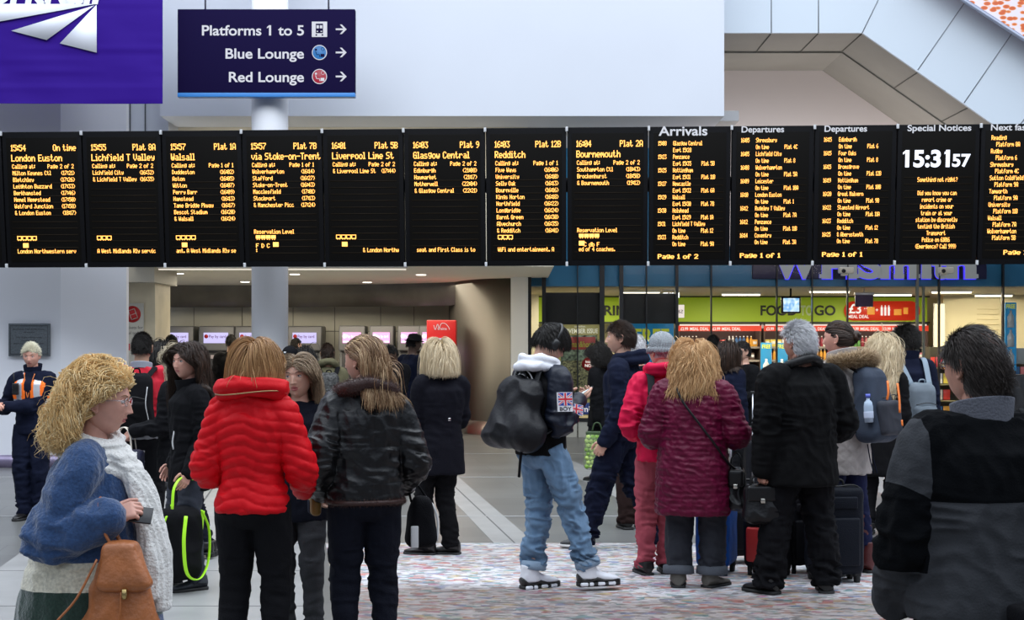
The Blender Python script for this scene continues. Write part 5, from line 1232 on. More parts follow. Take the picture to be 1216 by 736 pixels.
# glass reflections of another shop's sign, modelled as lit reversed letters; monitor
ls = thing('sign_reflection', 'window reflection of another shop sign, modelled as a glowing panel with reversed lettering', 'sign', (px(800,26.5),26.5,0))
mb = MB(); rbox(mb, (0,0,wz(369.5,26.5)), (.39,.05,.24), r=.005); mb.build('reflection_panel', emit_mat('reflection_warm_white', (1,.88,.80), .85), ls)
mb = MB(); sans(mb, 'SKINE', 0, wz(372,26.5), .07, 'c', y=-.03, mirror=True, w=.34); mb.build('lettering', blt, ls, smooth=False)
mb = MB(); tube(mb, [(0,0,wz(362,26.5)),(0,0,2.7)], .006, n=6); mb.build('reflection_hanger', MATS['steel_rod'], ls)
ls2 = thing('sign_reflection', 'window reflection of shop lettering, modelled as glowing reversed letters above the other reflection', 'sign', (px(797,26.9),26.9,0))
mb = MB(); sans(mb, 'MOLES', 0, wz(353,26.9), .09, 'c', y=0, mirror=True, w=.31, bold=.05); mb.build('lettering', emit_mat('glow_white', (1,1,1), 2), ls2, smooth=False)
mb = MB(); rbox(mb, (0,.02,wz(347,26.9)+.04), (.33,.02,.02), r=.003); tube(mb, [(0,.02,wz(347,26.9)+.04),(0,.02,2.7)], .005, n=6); mb.build('reflection_hanger', MATS['steel_rod'], ls2)
mo = thing('monitor', 'small square monitor with a pale blue picture hanging before the word FOOD', 'monitor', (px(939,26.3),26.3,0))
zc = wz(362,26.3); mb = MB(); rbox(mb, (0,0,zc), (.36,.10,.31), r=.02, M=None); mb.build('casing', MATS['black_gloss'], mo)
mscr, t2, b2 = nt('monitor_picture'); nn = t2.nodes.new('ShaderNodeTexNoise'); nn.inputs['Scale'].default_value = 14; tc2 = t2.nodes.new('ShaderNodeTexCoord'); link(t2, tc2.outputs['Object'], nn.inputs['Vector']); rr2 = t2.nodes.new('ShaderNodeValToRGB'); rr2.color_ramp.elements[0].position = .4; rr2.color_ramp.elements[0].color = (.05,.30,.65,1); rr2.color_ramp.elements[1].position = .6; rr2.color_ramp.elements[1].color = (.75,.95,1,1); link(t2, nn.outputs['Fac'], rr2.inputs[0]); link(t2, rr2.outputs[0], b2.inputs['Emission Color']); b2.inputs['Emission Strength'].default_value = 1.1
mb = MB(); rbox(mb, (0,-.052,zc), (.29,.01,.245), r=.002); mb.build('screen', mscr, mo); mb = MB(); tube(mb, [(0,0,zc+.15),(0,0,2.7)], .018, n=8); mb.build('ceiling_pole', MATS['black_gloss'], mo)
mo = thing('monitor', 'dark purple back of a hanging monitor above the red meal deal sign', 'monitor', (px(1026,26.3),26.3,0))
zc = wz(357,26.3); mb = MB(); rbox(mb, (0,0,zc), (.33,.06,.22), r=.01); mb.build('casing', mat('purple_dark', (.06,.035,.10), rough=.5), mo); mb = MB(); rbox(mb, (0,-.01,zc+.13), (.36,.10,.05), r=.01); mb.build('top_bracket', MATS['steel_rod'], mo); mb = MB(); tube(mb, [(0,0,zc+.15),(0,0,2.7)], .012, n=8); mb.build('ceiling_pole', MATS['steel_rod'], mo)
# shop lights
tubel = emit_mat('fluorescent', (1,.93,.72), 2.2)
for x_, Y_ in ((690,29),(760,27.5),(880,28.4),(985,27.0),(1060,28.6),(1130,27.2),(1180,29.0)):
    t = thing('strip_light', 'long fluorescent strip light in the shop ceiling', 'ceiling light', (px(x_,Y_),Y_,2.68), 0, 'shop ceiling strip lights')
    mb = MB(); box(mb, (-.40,-.05,-.005), (.40,.05,.02)); mb.build('light_body', MATS['white_metal'], t, smooth=False); mb = MB(); tube(mb, [(-.38,0,-.018),(.38,0,-.018)], .013, n=8); mb.build('light_tube', tubel, t)
vl = thing('wall_light', 'vertical bright strip light on the cream shop wall', 'light', (px(1118,29.4),29.5,0)); mb = MB(); rbox(mb, (0,.02,2.0), (.20,.04,1.0), r=.01); mb.build('diffuser', emit_mat('warm_strip', (1,.85,.45), 1.6), vl); mb = MB(); rbox(mb, (0,.06,2.0), (.24,.04,1.05), r=.005); mb.build('backplate', MATS['white_metal'], vl)
area('recess_fill', (px(1000,22.4),22.6,3.2), (math.radians(160),0,0), 6, .8, 75, (1,.92,.88));  # unseen fill light added to brighten the facade recess and its back wall
for x_, Y_, e_ in ((690,29,26),(760,27.5,30),(880,28.4,34),(985,27.0,34),(1060,28.6,34),(1130,27.2,30),(1180,29.0,26)): area('strip_lamp', (px(x_,Y_),Y_,2.645), (0,0,0), .76, .05, e_*2.0, (1,.90,.66))
for kk, pr in list(zip([('b',i) for i in range(10)], BP)) + list(zip([('p',i) for i in range(10)], PP)):
    if kk not in used_first:
        for ch in list(pr.children): bpy.data.objects.remove(ch)
        bpy.data.objects.remove(pr)
# free standing shelf racks at right and grey counter
def rack(x0, x1, Y, h, label, seed, n=4):
    rg = random.Random(seed); W = (x1-x0)*Y/F_PX; t = thing('magazine_rack', label, 'rack', (px((x0+x1)/2,Y),Y,0))
    mb = MB(); box(mb, (-W/2,.28,0), (W/2,.32,h)); box(mb, (-W/2,0,0), (-W/2+.02,.3,h)); box(mb, (W/2-.02,0,0), (W/2,.3,h)); mb.build('frame', mat('rack_dark', (.05,.045,.03), rough=.5), t, smooth=False)
    for i_ in range(n):
        z_ = h*(i_+.6)/n; mb = MB(); box(mb, (-W/2,.05,z_-.3), (W/2,.28,z_-.28)); mb.build('shelf', mat('rack_shelf', (.25,.22,.12), rough=.5), t, smooth=False)
        x = -W/2+.09
        while x < W/2-.07:
            mb = MB(); rbox(mb, (0,0,.11), (.13,.02,.2), r=.003, seg=1); o = mb.build('magazine', pm[rg.randrange(10)]); o.location = (px((x0+x1)/2,Y)+x, Y+.18, z_-.28); tag(o, 'small upright magazine on a rack seen through the shop window', 'magazine', 'magazines on the shop racks'); x += .15
rack(1104,1140,28.0,1.62,'dark magazine rack under the bright wall light in the shop',4,5); rack(1205,1262,27.4,1.45,'dark magazine rack at the far right of the shop',9,4)
ctr = thing('shop_counter', 'grey shop counter with a pale top at the far right behind the glass', 'counter', (px(1210,26.8),26.8,0))
mb = MB(); rbox(mb, (0,0,.55), (1.3,.5,1.1), r=.01); mb.build('counter_body', tm_d, ctr); mb = MB(); rbox(mb, (0,-.02,wz(415,26.8)-.12), (1.34,.56,.30), r=.01); mb.build('counter_top', mat('counter_grey', (.32,.33,.31), rough=.4), ctr)
# ------------------------------------------------------------------ clothes, skin and hair colours
def cloth(n, c, rough=.85, bump=.35, bscale=160, sheen=.0, var=.08, **k): return mat(n, c, rough=rough, bump=bump, bscale=bscale, sheen=sheen, var=var, vscale=9, spec=.12, **k)
SK = mat('skin_fair', (.60,.345,.25), rough=.5, sss=.12, var=.05, vscale=25); SKP = mat('skin_pink', (.64,.33,.25), rough=.5, sss=.12, var=.07, vscale=25)
SKO = mat('skin_rosy', (.55,.27,.19), rough=.5, sss=.12, var=.10, vscale=30); SKD = mat('skin_dark', (.10,.05,.03), rough=.45); SKM = mat('skin_olive', (.45,.26,.17), rough=.5)
LIP = mat('lip_rose', (.42,.12,.11), rough=.4); LIPR = mat('lip_red', (.50,.05,.06), rough=.35); MOUTH = mat('lip_soft', (.48,.20,.16), rough=.45)
BK = cloth('black_wool', (.004,.004,.005)); BK2 = cloth('black_cotton', (.0055,.0055,.007)); NAVY = cloth('navy_cloth', (.0055,.008,.022)); DNAVY = cloth('dark_navy_cloth', (.005,.006,.012)); JEANB = cloth('black_denim', (.006,.007,.013))
LEATH = mat('black_leather', (.005,.005,.006), rough=.36, bump=.25, bscale=60, spec=.35); SHOEB = mat('black_shoe', (.010,.009,.009), rough=.35, bump=.1); SOLEB = mat('black_rubber', (.012,.012,.012), rough=.7); SOLEW = mat('white_rubber', (.62,.62,.62), rough=.5)
BROWB = mat('brow_brown', (.10,.055,.03), rough=.8); BROWD = mat('brow_dark', (.03,.018,.012), rough=.8); BROWF = mat('brow_fair', (.30,.18,.09), rough=.8)
H_BLOND = hair_mat('hair_golden', (.62,.36,.13), (1,.90,.62), (.96,.68,.32), rough=.6, spec=.2); H_LBR = hair_mat('hair_light_brown', (.20,.09,.035), (.66,.40,.18), (.40,.21,.085)); H_HL = hair_mat('hair_highlighted', (.10,.05,.025), (.80,.58,.34), (.26,.145,.07))
H_PALE = hair_mat('hair_pale_blond', (.42,.31,.18), (.92,.80,.58), (.70,.56,.36)); H_BR = hair_mat('hair_dark_brown', (.012,.007,.005), (.075,.036,.020), (.030,.016,.010)); H_BK = hair_mat('hair_black', (.004,.004,.004), (.022,.017,.014)); H_STR = hair_mat('hair_strawberry', (.36,.17,.07), (.85,.58,.32), (.64,.38,.17))
H_WH = hair_mat('hair_white', (.45,.45,.46), (.95,.95,.98), (.72,.72,.74)); H_GREYB = hair_mat('hair_ash_blond', (.28,.22,.14), (.72,.64,.48), (.48,.40,.28)); H_PLAT = hair_mat('hair_platinum', (.55,.50,.36), (.90,.86,.68)); H_DK2 = hair_mat('hair_grey_brown', (.012,.009,.008), (.10,.08,.07), (.030,.021,.017)); H_ASH = hair_mat('hair_ash_long', (.12,.08,.05), (.50,.38,.24), (.26,.18,.11))
def sc_(n, c): return mat(n, c, rough=.8)
S_BL, S_BR, S_BK, S_WH, S_PL, S_LB = sc_('scalp_gold', (.36,.22,.09)), sc_('scalp_brown', (.025,.014,.009)), sc_('scalp_black', (.008,.007,.006)), sc_('scalp_white', (.42,.40,.40)), sc_('scalp_platinum', (.60,.52,.36)), sc_('scalp_light_brown', (.18,.09,.035))

def RG(hem, hemw, hip=.100, waist=.090, chest=.108, sh=.086, dk=.76, hd=None, neck=.046, yoff=0.0, top=.838):
    out = [(hem, hemw, (hd or hemw*dk))]
    for z, w_ in ((.35, hip*1.08+.0), (.42, hip*1.05), (.50, hip*1.02), (.545, (hip+waist)/2), (.60, waist), (.66, (waist+chest)/2), (.72, chest), (.765, chest*.99), (.795, sh), (.815, sh*.80), (top-.006, neck*1.12), (top, neck)):
        if z > hem+.015:
            d_ = w_*dk
            if z >= .795: d_ = {.795:.058, .815:.052}.get(z, .046)
            if hem < .45 and z < .5: w_ = hemw + (hip*1.02-hemw)*(z-hem)/(.5-hem); d_ = w_*dk
            out.append((z, w_, d_, yoff*(1-abs(z-.66)/.2) if abs(z-.66) < .2 else 0))
    return out
def person(label, px_, Z, rotd, H, **k):
    return Person(label, (wx(px_, Z), Z, 0), math.radians(rotd), H, **k)
def at(p, label, cat, name):
    """a separate thing carried by a figure, built in the figure's frame"""
    t = thing(name, label, cat, tuple(p.root.location), p.root.rotation_euler[2]); return t
def shorthair(p, m, n=2200, ln=.035, vol=.008, rad=.0012, comb=(0,-.8,0), lift=.25, zmin=-.045, seed=3, **k):
    return p.hair(m, n=n, length=ln, vol=vol, rad=rad, comb=comb, lift=lift, steps=8, step=.008, zmin=zmin, clear=False, seed=seed, grav=.15, **k)

def backpack(p, label, w=.30, h=.42, d=.16, zc=.66, off=.095, m=None, m2=None, strap=None, wst=.018, dx=0.0, pocket=True, extra=None, tilt=0.0, strapx=.065, squash=True, drop=0.0, name='backpack', sag=None):
    t = at(p, label, 'backpack', name); Hh = p.H; c = p.sp(dx*Hh, -(off*Hh + d/2), zc*Hh); m2 = m2 or m; strap = strap or m
    S = np.eye(4); S[:3,:3] = p.spine; S = T(*c) @ S @ RX(tilt)
    def tp(V):
        f = sm(V[:,2], -.1*h, .55*h); V = V.copy(); V[:,0] *= 1-.22*f; V[:,1] = V[:,1]*(1-.30*f) + .25*d*f; V[:,1] += np.where(V[:,1] < 0, -.12*d*np.cos(V[:,2]/h*PI), 0)
        return V
    b = MB(); rbox(b, (0,0,0), (w,d,h), r=min(d*.42,.07), seg=4, taper=tp)
    o_ = remesh(b, .008, 3, lambda V, N: .006*crease(V, (9,9,6)) + (sag(V) if sag else 0)); g = MB(); g.merge(o_, S); g.build('bag_body', m, t)
    if pocket:
        b = MB(); rbox(b, (0,-d*.52,-h*.18), (w*.74,d*.42,h*.45), r=.03, seg=4); g = MB(); g.merge(remesh(b, .008, 2, lambda V, N: .004*crease(V, (12,12,9))), S); g.build('front_pocket', m2, t)
        for zz in (h*.10,): b = MB(); tube(b, [(-w*.33,-d*.60,zz-.01),(0,-d*.72,zz+.012),(w*.33,-d*.60,zz-.01)], .004, n=6, k=6); g = MB(); g.merge(b, S); g.build('zip', mat('zip_dark', (.03,.03,.03), rough=.3, metal=.6), t)
    b = MB(); tube(b, [(-.03,d*.25,h*.47),(-.02,d*.2,h*.56),(.02,d*.2,h*.56),(.03,d*.25,h*.47)], .007, n=8, k=5); g = MB(); g.merge(b, S); g.build('carry_loop', strap, t)
    for sd in (-1, 1):
        x = sd*strapx*Hh; th = .006
        P = [xf(np.array([[sd*w*.28, d*.30, h*.43]]), S)[0], p.sp(x, -.055*Hh, .822*Hh), p.sp(x*1.05, -.0*Hh, (.834-drop)*Hh), p.sp(x*1.1, .06*Hh, .80*Hh), p.sp(x*1.25, .080*Hh, .72*Hh), p.sp(sd*.115*Hh, .03*Hh, .64*Hh), xf(np.array([[sd*w*.40, d*.30, -h*.36]]), S)[0]]
        b = MB(); Q = catmull(P, 6); _, X, Y = frames(Q, (1,0,0))
        R = []
        for i_, q in enumerate(Q):
            tn = nrm(Q[min(i_+1,len(Q)-1)]-Q[max(i_-1,0)]); xx = nrm(p.spine@np.array([1,.0,0]) - tn*np.dot(p.spine@np.array([1,0,0]), tn)); yy = np.cross(tn, xx)
            R.append(ell_ring(q, .026, .006, 10, 3, xx, yy))
        loft(b, R); b.build('shoulder_strap', strap, t)
    if extra: extra(t, S)
    return t
def glasses(p, m=None, w=.031, r=.019):
    m = m or mat('glasses_frame', (.25,.22,.22), rough=.3, metal=.7); mb = MB(); M = p.headM()
    for s in (-1, 1):
        a = np.linspace(0, 2*PI, 21); P = [(s*w + math.cos(t)*r*1.15, .098-.004*abs(math.cos(t)), .006+math.sin(t)*r*.72) for t in a]; tube(mb, P, .0013, n=6, cap=False)
        tube(mb, [(s*(w+r*1.1),.095,.010),(s*.073,.075,.012),(s*.0765,.03,.010),(s*.0775,-.005,.006),(s*.077,-.02,-.008)], .0014, n=6, k=3)
    tube(mb, [(-.012,.097,.010),(0,.101,.013),(.012,.097,.010)], .0013, n=6)
    g = MB(); g.merge(mb, M); o = g.build('glasses', m, p.root)
    for s in (-1, 1):
        a = np.linspace(0, 2*PI, 20, endpoint=False); q = MB(); prism(q, [(s*w+math.cos(t)*r*1.1, .006+math.sin(t)*r*.68) for t in a], .0965, .0975); g = MB(); g.merge(q, M); g.build('lens', GLS, o)
GLS, _t, _b = nt('lens_glass'); _b.inputs['Base Color'].default_value = (.95,.95,.97,1); _b.inputs['Roughness'].default_value = .02; _b.inputs['Transmission Weight'].default_value = 1; _b.inputs['IOR'].default_value = 1.05
def phone(p, side, label, m=None, scr=None, dz=.03, tilt=.3, dy=.07, w=.072, l=.148, roll=0):
    t = at(p, label, 'phone', 'mobile_phone'); M = p.hand_M(side); S = M @ T(0, dy, -.028) @ RX(tilt) @ RZ(roll)
    b = MB(); rbox(b, (0,0,0), (w,l,.009), r=.004, seg=3); g = MB(); g.merge(b, S); g.build('phone_body', m or mat('phone_black', (.012,.012,.014), rough=.25), t)
    if scr: b = MB(); rbox(b, (0,0,-.0052), (w*.9,l*.9,.0015), r=.0005, seg=1); g = MB(); g.merge(b, S); g.build('phone_screen', scr, t)
    return t
def suitcase(label, px_, Z, rotd, w=.36, h=.55, d=.24, m=None, m2=None, handle=.45, name='suitcase', trim=None, wheels=True):
    t = thing(name, label, 'suitcase', (wx(px_,Z), Z, 0), math.radians(rotd)); m2 = m2 or m; z0 = .06
    b = MB(); rbox(b, (0,0,z0+h/2), (w,d,h), r=.045, seg=4); o_ = remesh(b, .012, 2, lambda V, N: .003*crease(V, (10,10,8))); o_.build('case', m, t)
    b = MB(); rbox(b, (0,-d/2-.008,z0+h*.38), (w*.78,.04,h*.55), r=.018, seg=3); b.build('front_pocket', m2, t)
    b = MB(); rbox(b, (0,-d/2-.004,z0+h*.82), (w*.70,.03,h*.14), r=.012, seg=3); b.build('top_pocket', m2, t)
    zm = mat('zip_dark', (.03,.03,.03)); b = MB(); tube(b, [(-w*.42,-d*.38,z0+.05),(-w*.47,-d*.38,z0+h*.5),(-w*.42,-d*.38,z0+h*.97),(0,-d*.38,z0+h*1.0),(w*.42,-d*.38,z0+h*.97),(w*.47,-d*.38,z0+h*.5),(w*.42,-d*.38,z0+.05)], .006, n=6, k=6); b.build('zip', trim or zm, t)
    if handle:
        st = MATS['steel_rod']
        for s in (-1,1): b = MB(); cyl(b, (s*w*.25,d*.32,z0+h*.9), (s*w*.25,d*.32,z0+h+handle), .008, n=10); b.build('handle_tube', st, t)
        b = MB(); rbox(b, (0,d*.32,z0+h+handle), (w*.62,.03,.028), r=.01); b.build('handle_grip', MATS['black_rubber'], t)
    if wheels:
        for s in (-1,1):
            for y_ in ((-1,1) if wheels == 4 else (1,)):
                b = MB(); tube(b, [(s*w*.38-.014,y_*d*.30,.034),(s*w*.38+.014,y_*d*.30,.034)], .034, n=20); b.build('wheel', MATS['black_rubber'], t)
                b = MB(); rbox(b, (s*w*.38,y_*d*.30,.07), (.05,.06,.05), r=.01); b.build('wheel_housing', MATS['black_rubber'], t)
        if wheels != 4:
            for s in (-1,1): b = MB(); lathe(b, [(.001,0),(.015,0),(.018,.07)], c=(s*w*.36,-d*.32,0), n=12); b.build('foot', MATS['black_rubber'], t)
    b = MB(); tube(b, [(-.07,0,z0+h),(-.05,0,z0+h+.035),(.05,0,z0+h+.035),(.07,0,z0+h)], .009, n=8, k=4); b.build('top_handle', MATS['black_rubber'], t)
    return t
def handbag(t, c, w, h, d, m, hand=None, strapm=None, flap=True, strap_top=None, rotz=0.0, hw=.07, metal=None, taper=.15, name='bag_body', cr=.006):
    """soft bag hanging below the point c (top centre) in the frame of t"""
    S = T(*c) @ RZ(rotz)
    def tp(V): V = V.copy(); f = sm(V[:,2], -.5*h, .5*h); V[:,0] *= 1-taper*f; V[:,1] *= 1-.45*f; return V
    b = MB(); rbox(b, (0,0,0), (w,d,h), r=min(d*.4,.045), seg=4, taper=tp)
    g = MB(); g.merge(remesh(b, .007, 3, lambda V, N: cr*crease(V, (12,12,8))), S @ T(0,0,-h/2)); g.build(name, m, t)
    if flap: b = MB(); rbox(b, (0,-d*.34,-h*.22), (w*.80,d*.30,h*.42), r=.02, seg=3, taper=lambda V: V*np.array([1,1,1])); g = MB(); g.merge(remesh(b,.007,2), S); g.build('flap', m, t); b = MB(); rbox(b, (0,-d*.52,-h*.40), (.03,.012,.03), r=.004); g = MB(); g.merge(b, S); g.build('clasp', metal or mat('clasp_metal', (.6,.58,.52), rough=.25, metal=1), t)
    top = strap_top if strap_top is not None else .14
    for s in (-1,1):
        b = MB(); tube(b, [(-hw,s*d*.12,-.02),(-hw*.8,s*d*.10,top*.6),(0,s*d*.04,top),(hw*.8,s*d*.10,top*.6),(hw,s*d*.12,-.02)], .006, n=8, k=6); g = MB(); g.merge(b, S); g.build('handle', strapm or m, t)

# ================================================================== A  woman in the foreground, walking right
A = person('woman with curly blond hair and glasses in a blue coat and white scarf, closest', 104, 4.76, -86, 1.535, fem=True, skin=SKP, res=2, sw=1.0,
    head=(-.03,-.06,0), handR=(.125,.078,.690), poleR=(.35,-1,-.9), fR=(-.12,.95,.28), nR=(-.75,.15,-.55), curlR=.75, feet=((-.05,.12,0),(.05,-.10,0)), lean=.03, hs=1.08)
A.body(lips=LIP, hairmat=S_BL, eyes=True, brow=BROWF, age=.8, mouth=.0, iris=(.15,.22,.28), curlsR=[.75,.85,.95,1.0])
A.hair(H_BLOND, n=9500, rad=.0012, part=.012, zcut=-.150, curl=(.0115,92), wave=(.012,34), vol=.026, comb=(0,-1.1,0), jitter=.22, ends=.022, steps=30, seed=5, body=.6, lift=.30, fy=-.004, sweep=.30)
coatA = band_mat('striped_blue_coat', [(0,(.030,.065,.165)),(.70,(.022,.045,.034)),(.805,(.62,.58,.46)),(.905,(.030,.068,.165))], bscale=95, bump=.8, var=.28, sheen=.5)
A.top(coatA, [(.33,.150,.175,.01),(.42,.138,.160,.008),(.50,.128,.142,.0),(.58,.118,.122),(.66,.112,.104),(.73,.110,.092),(.775,.102,.080),(.805,.080,.062),(.83,.054,.054),(.84,.046,.05)], sleeve=(.052,.048,.044), name='coat', vox=.0075, fold=.010, cut=(.9,.93))
A.trousers(NAVY); A.shoes(SHOEB, SOLEB)
glasses(A, mat('glasses_silver', (.45,.42,.42), rough=.25, metal=.8))
SCF = cloth('cream_knit', (.80,.78,.74), rough=.95, bump=1.0, bscale=90, sheen=.6)
b = MB(); hN = A.neck
for i_, (rr_, zz, th) in enumerate(((.072,.020,.030),(.080,-.012,.034),(.092,-.045,.034))):
    a_ = np.linspace(0,2*PI,25); P = [hN + np.array([math.cos(t)*rr_*1.02, math.sin(t)*rr_*1.0+.012+.020*i_*max(0,math.sin(t)), zz+.02*math.sin(t+1)*-1 - .030*max(0,math.sin(t))*(i_*.6+.4)]) for t in a_]; tube(b, P, th, n=12, flat=.8)
for x_, y_, z_, w_ in ((.055,.115,-.10,.038),(.01,.13,-.10,.045)):
    P = [hN+np.array([x_,y_-.03,-.03]), hN+np.array([x_+.01,y_+.035,-.13]), hN+np.array([x_+.015,y_+.075,-.26]), hN+np.array([x_+.02,y_+.095,-.40]), hN+np.array([x_+.025,y_+.10,-.56+x_])]; tube(b, P, [w_,w_*1.2,w_*1.35,w_*1.5,w_*1.25], n=14, flat=.62, k=4, up=(0,1,0))
def ribs(V, N):
    a = np.arctan2(V[:,1]-hN[1], V[:,0]-hN[0]); r = np.hypot(V[:,0]-hN[0], V[:,1]-hN[1]-.012)
    up = V[:,2] > hN[2]-.09
    return np.where(up, .0035*np.sin((V[:,2]+r*.6)*330), .0030*np.sin(V[:,0]*300+V[:,1]*120)+.004*crease(V,(9,9,5))) + .003*vnoise(V*25)
remesh(b, .006, 3, ribs).build('scarf', SCF, A.root)
phone(A, 1, 'mobile phone in a black case held by the curly haired woman in front', scr=mat('phone_rim', (.55,.42,.38), rough=.3), tilt=-.25, dy=.075, roll=-.35, w=.078, l=.155)
tb = at(A, 'tan brown leather bucket bag hanging from the forearm of the curly haired woman', 'handbag', 'handbag'); TAN = mat('tan_leather', (.36,.115,.032), rough=.42, var=.22, vscale=14, bump=.3, bscale=70)
cB = np.array([.235,.155,.955]); b = MB(); rbox(b, (0,0,-.15), (.16,.255,.33), r=.07, seg=6, taper=lambda V: V*np.column_stack([1-.45*sm(V[:,2],-.08,.16), 1-.55*sm(V[:,2],-.1,.17), np.ones(len(V))]))
g = MB(); g.merge(remesh(b,.006,3,lambda V,N: .009*crease(V,(9,9,6))), T(*cB)); g.build('bag_body', TAN, tb)
b = MB(); rbox(b, (0,0,-.075), (.105,.135,.15), r=.025, seg=4, taper=lambda V: V*np.column_stack([1-.3*sm(-V[:,2],-.05,.06), .80+.45*sm(-V[:,2],-.06,.06), np.ones(len(V))])+np.column_stack([.040*sm(-V[:,2],-.05,.06),.02*sm(-V[:,2],-.05,.06),0*V[:,0]])); g = MB(); g.merge(remesh(b,.006,2,lambda V,N:.003*crease(V,(12,12,12))), T(*(cB+np.array([.012,.005,.03])))); g.build('flap', TAN, tb)
b = MB(); tube(b, [cB+np.array([.0,-.02,.0]), cB+np.array([.0,-.055,.07]), cB+np.array([-.01,-.07,.135]), cB+np.array([-.055,-.07,.155]), cB+np.array([-.09,-.05,.08]), cB+np.array([-.05,.0,.0])], .010, n=8, flat=.5, k=6); b.build('strap', TAN, tb)
b = MB(); tube(b, [cB+np.array([.06,-.06,-.02]), cB+np.array([.075,-.12,-.14]), cB+np.array([.06,-.20,-.24]), cB+np.array([.03,-.19,-.33])], .008, n=8, flat=.5, k=5); b.build('long_strap', TAN, tb)
b = MB(); cyl(b, cB+np.array([.088,.03,-.11]), cB+np.array([.088,.03,-.14]), .009, n=12); b.build('clasp', mat('brass', (.45,.33,.14), rough=.3, metal=1), tb)
b = MB(); tube(b, [cB+np.array([.084,.02,-.12]),cB+np.array([.09,.015,-.2]),cB+np.array([.078,-.01,-.28])], .0035, n=6, k=4); b.build('tassel_cord', MATS['tan_leather'], tb)

# ================================================================== B  station officer
B_ = person('station officer with cropped platinum hair in navy uniform and orange reflective vest by the plaque', 39, 13.3, 178, 1.655, fem=True, skin=SKP, res=1, sw=1.06,
    head=(.10,-.20,0), handR=(.150,.145,.655), handL=(.085,.155,.642), poleR=(.9,-.3,-.5), poleL=(-.9,-.3,-.6), fR=(-.25,.5,-.1), fL=(.9,.35,.1), nR=(-.4,-.2,-.7), nL=(.1,-.3,-.8), curlR=.7, curlL=.7, feet=((-.045,0,.15),(.045,.01,-.15)))
B_.body(lips=LIP, hairmat=S_PL, eyes=True, look=(0,-.25), brow=BROWB, closed=-.05)
shorthair(B_, H_PLAT, n=2200, ln=.035, vol=.012, comb=(.6,-.9,0), lift=.25, zmin=.03, seed=9)
B_.top(NAVY, RG(.48,.100,hip=.098,waist=.088,chest=.105,sh=.088), sleeve=(.046,.040,.030), name='fleece', vox=.012)
B_.collar(NAVY, .825, .868, (.046,.042)); B_.trousers(NAVY, r=(.060,.048,.044,.040), vox=.012); B_.shoes(SHOEB, SOLEB)
ORG = cloth('hi_vis_orange', (.85,.16,.02), rough=.6, emit=(.9,.16,.02), estr=.12); REF = mat('reflective_silver', (.55,.56,.60), rough=.3, metal=.3)
V_ = B_.top(ORG, RG(.625,.094,waist=.094,chest=.112,sh=.080), sleeves='', name='vest', vox=.010, fold=.003)
me = V_.data; bm = bmesh.new(); bm.from_mesh(me)   # cut the vest open at the front and at the armholes
bmesh.ops.delete(bm, geom=[f for f in bm.faces if (lambda c: (abs(c.x) < .028+.10*max(0,(c.z-1.18)) and c.y > 0) or (c.z > 1.37) or (abs(c.x) > .150 and c.z < 1.30 and c.z > 1.2) or c.z < 1.045)(f.calc_center_median())], context='FACES')
me.materials.append(REF)
for f in bm.faces:
    c = f.calc_center_median()
    if (abs(abs(c.x)-.085) < .026 and c.z > 1.10) or abs(c.z-1.10) < .025: f.material_index = 1
bm.to_mesh(me); bm.free(); V_.modifiers.new('s','SOLIDIFY').thickness = .006
rd_ = at(B_, 'black two-way radio clipped to the chest of the station officer', 'radio', 'radio'); b = MB(); rbox(b, (.105,.150,1.22), (.055,.035,.11), r=.008); b.build('radio_body', MATS['black_gloss'], rd_); b = MB(); cyl(b, (.12,.15,1.27), (.122,.155,1.37), .006, n=8); b.build('antenna', SOLEB, rd_)
b = MB(); tube(b, [(-.05,.085,1.36),(-.02,.125,1.24),(.0,.135,1.14),(.02,.125,1.24),(.05,.085,1.36)], .004, n=6, k=5); b.build('lanyard', mat('lanyard_orange', (.7,.2,.05), rough=.6), B_.root)

# ================================================================== C  man with black rucksack, red jacket
C_ = person('man with short dark hair in a red and grey jacket wearing a black rucksack', 168, 11.6, 4, 1.73, skin=SKM, sw=1.12)
C_.body(hairmat=S_BK); shorthair(C_, H_BK, n=2200, ln=.028)
REDJ = band_mat('red_grey_jacket', [(0,(.22,.22,.24)),(1.005,(.52,.012,.030)),(1.42,(.52,.012,.030))], bscale=120, bump=.2, var=.04, rough=.6)
C_.top(REDJ, RG(.50,.112,hip=.108,waist=.105,chest=.118,sh=.094), sleeve=(.056,.047,.036), name='jacket', vox=.011, fold=.010)
C_.collar(mat('silver_lining', (.30,.32,.38), rough=.5), .822, .850, (.050,.046), flare=1.02); C_.trousers(BK2, r=(.060,.050,.045,.042), vox=.012); C_.shoes(SHOEB, SOLEB)
backpack(C_, 'black rucksack with a thin white side cord on the man in the red jacket', w=.30, h=.50, d=.17, zc=.665, off=.092, m=BK2, m2=BK, extra=lambda t, S: (lambda b: (tube(b, xf(np.array([(.11,-.10,.14),(.10,-.12,.0),(.12,-.10,-.14),(.09,-.1,-.2)]), S), .004, n=6, k=5), b.build('white_cord', SOLEW, t)))(MB()))

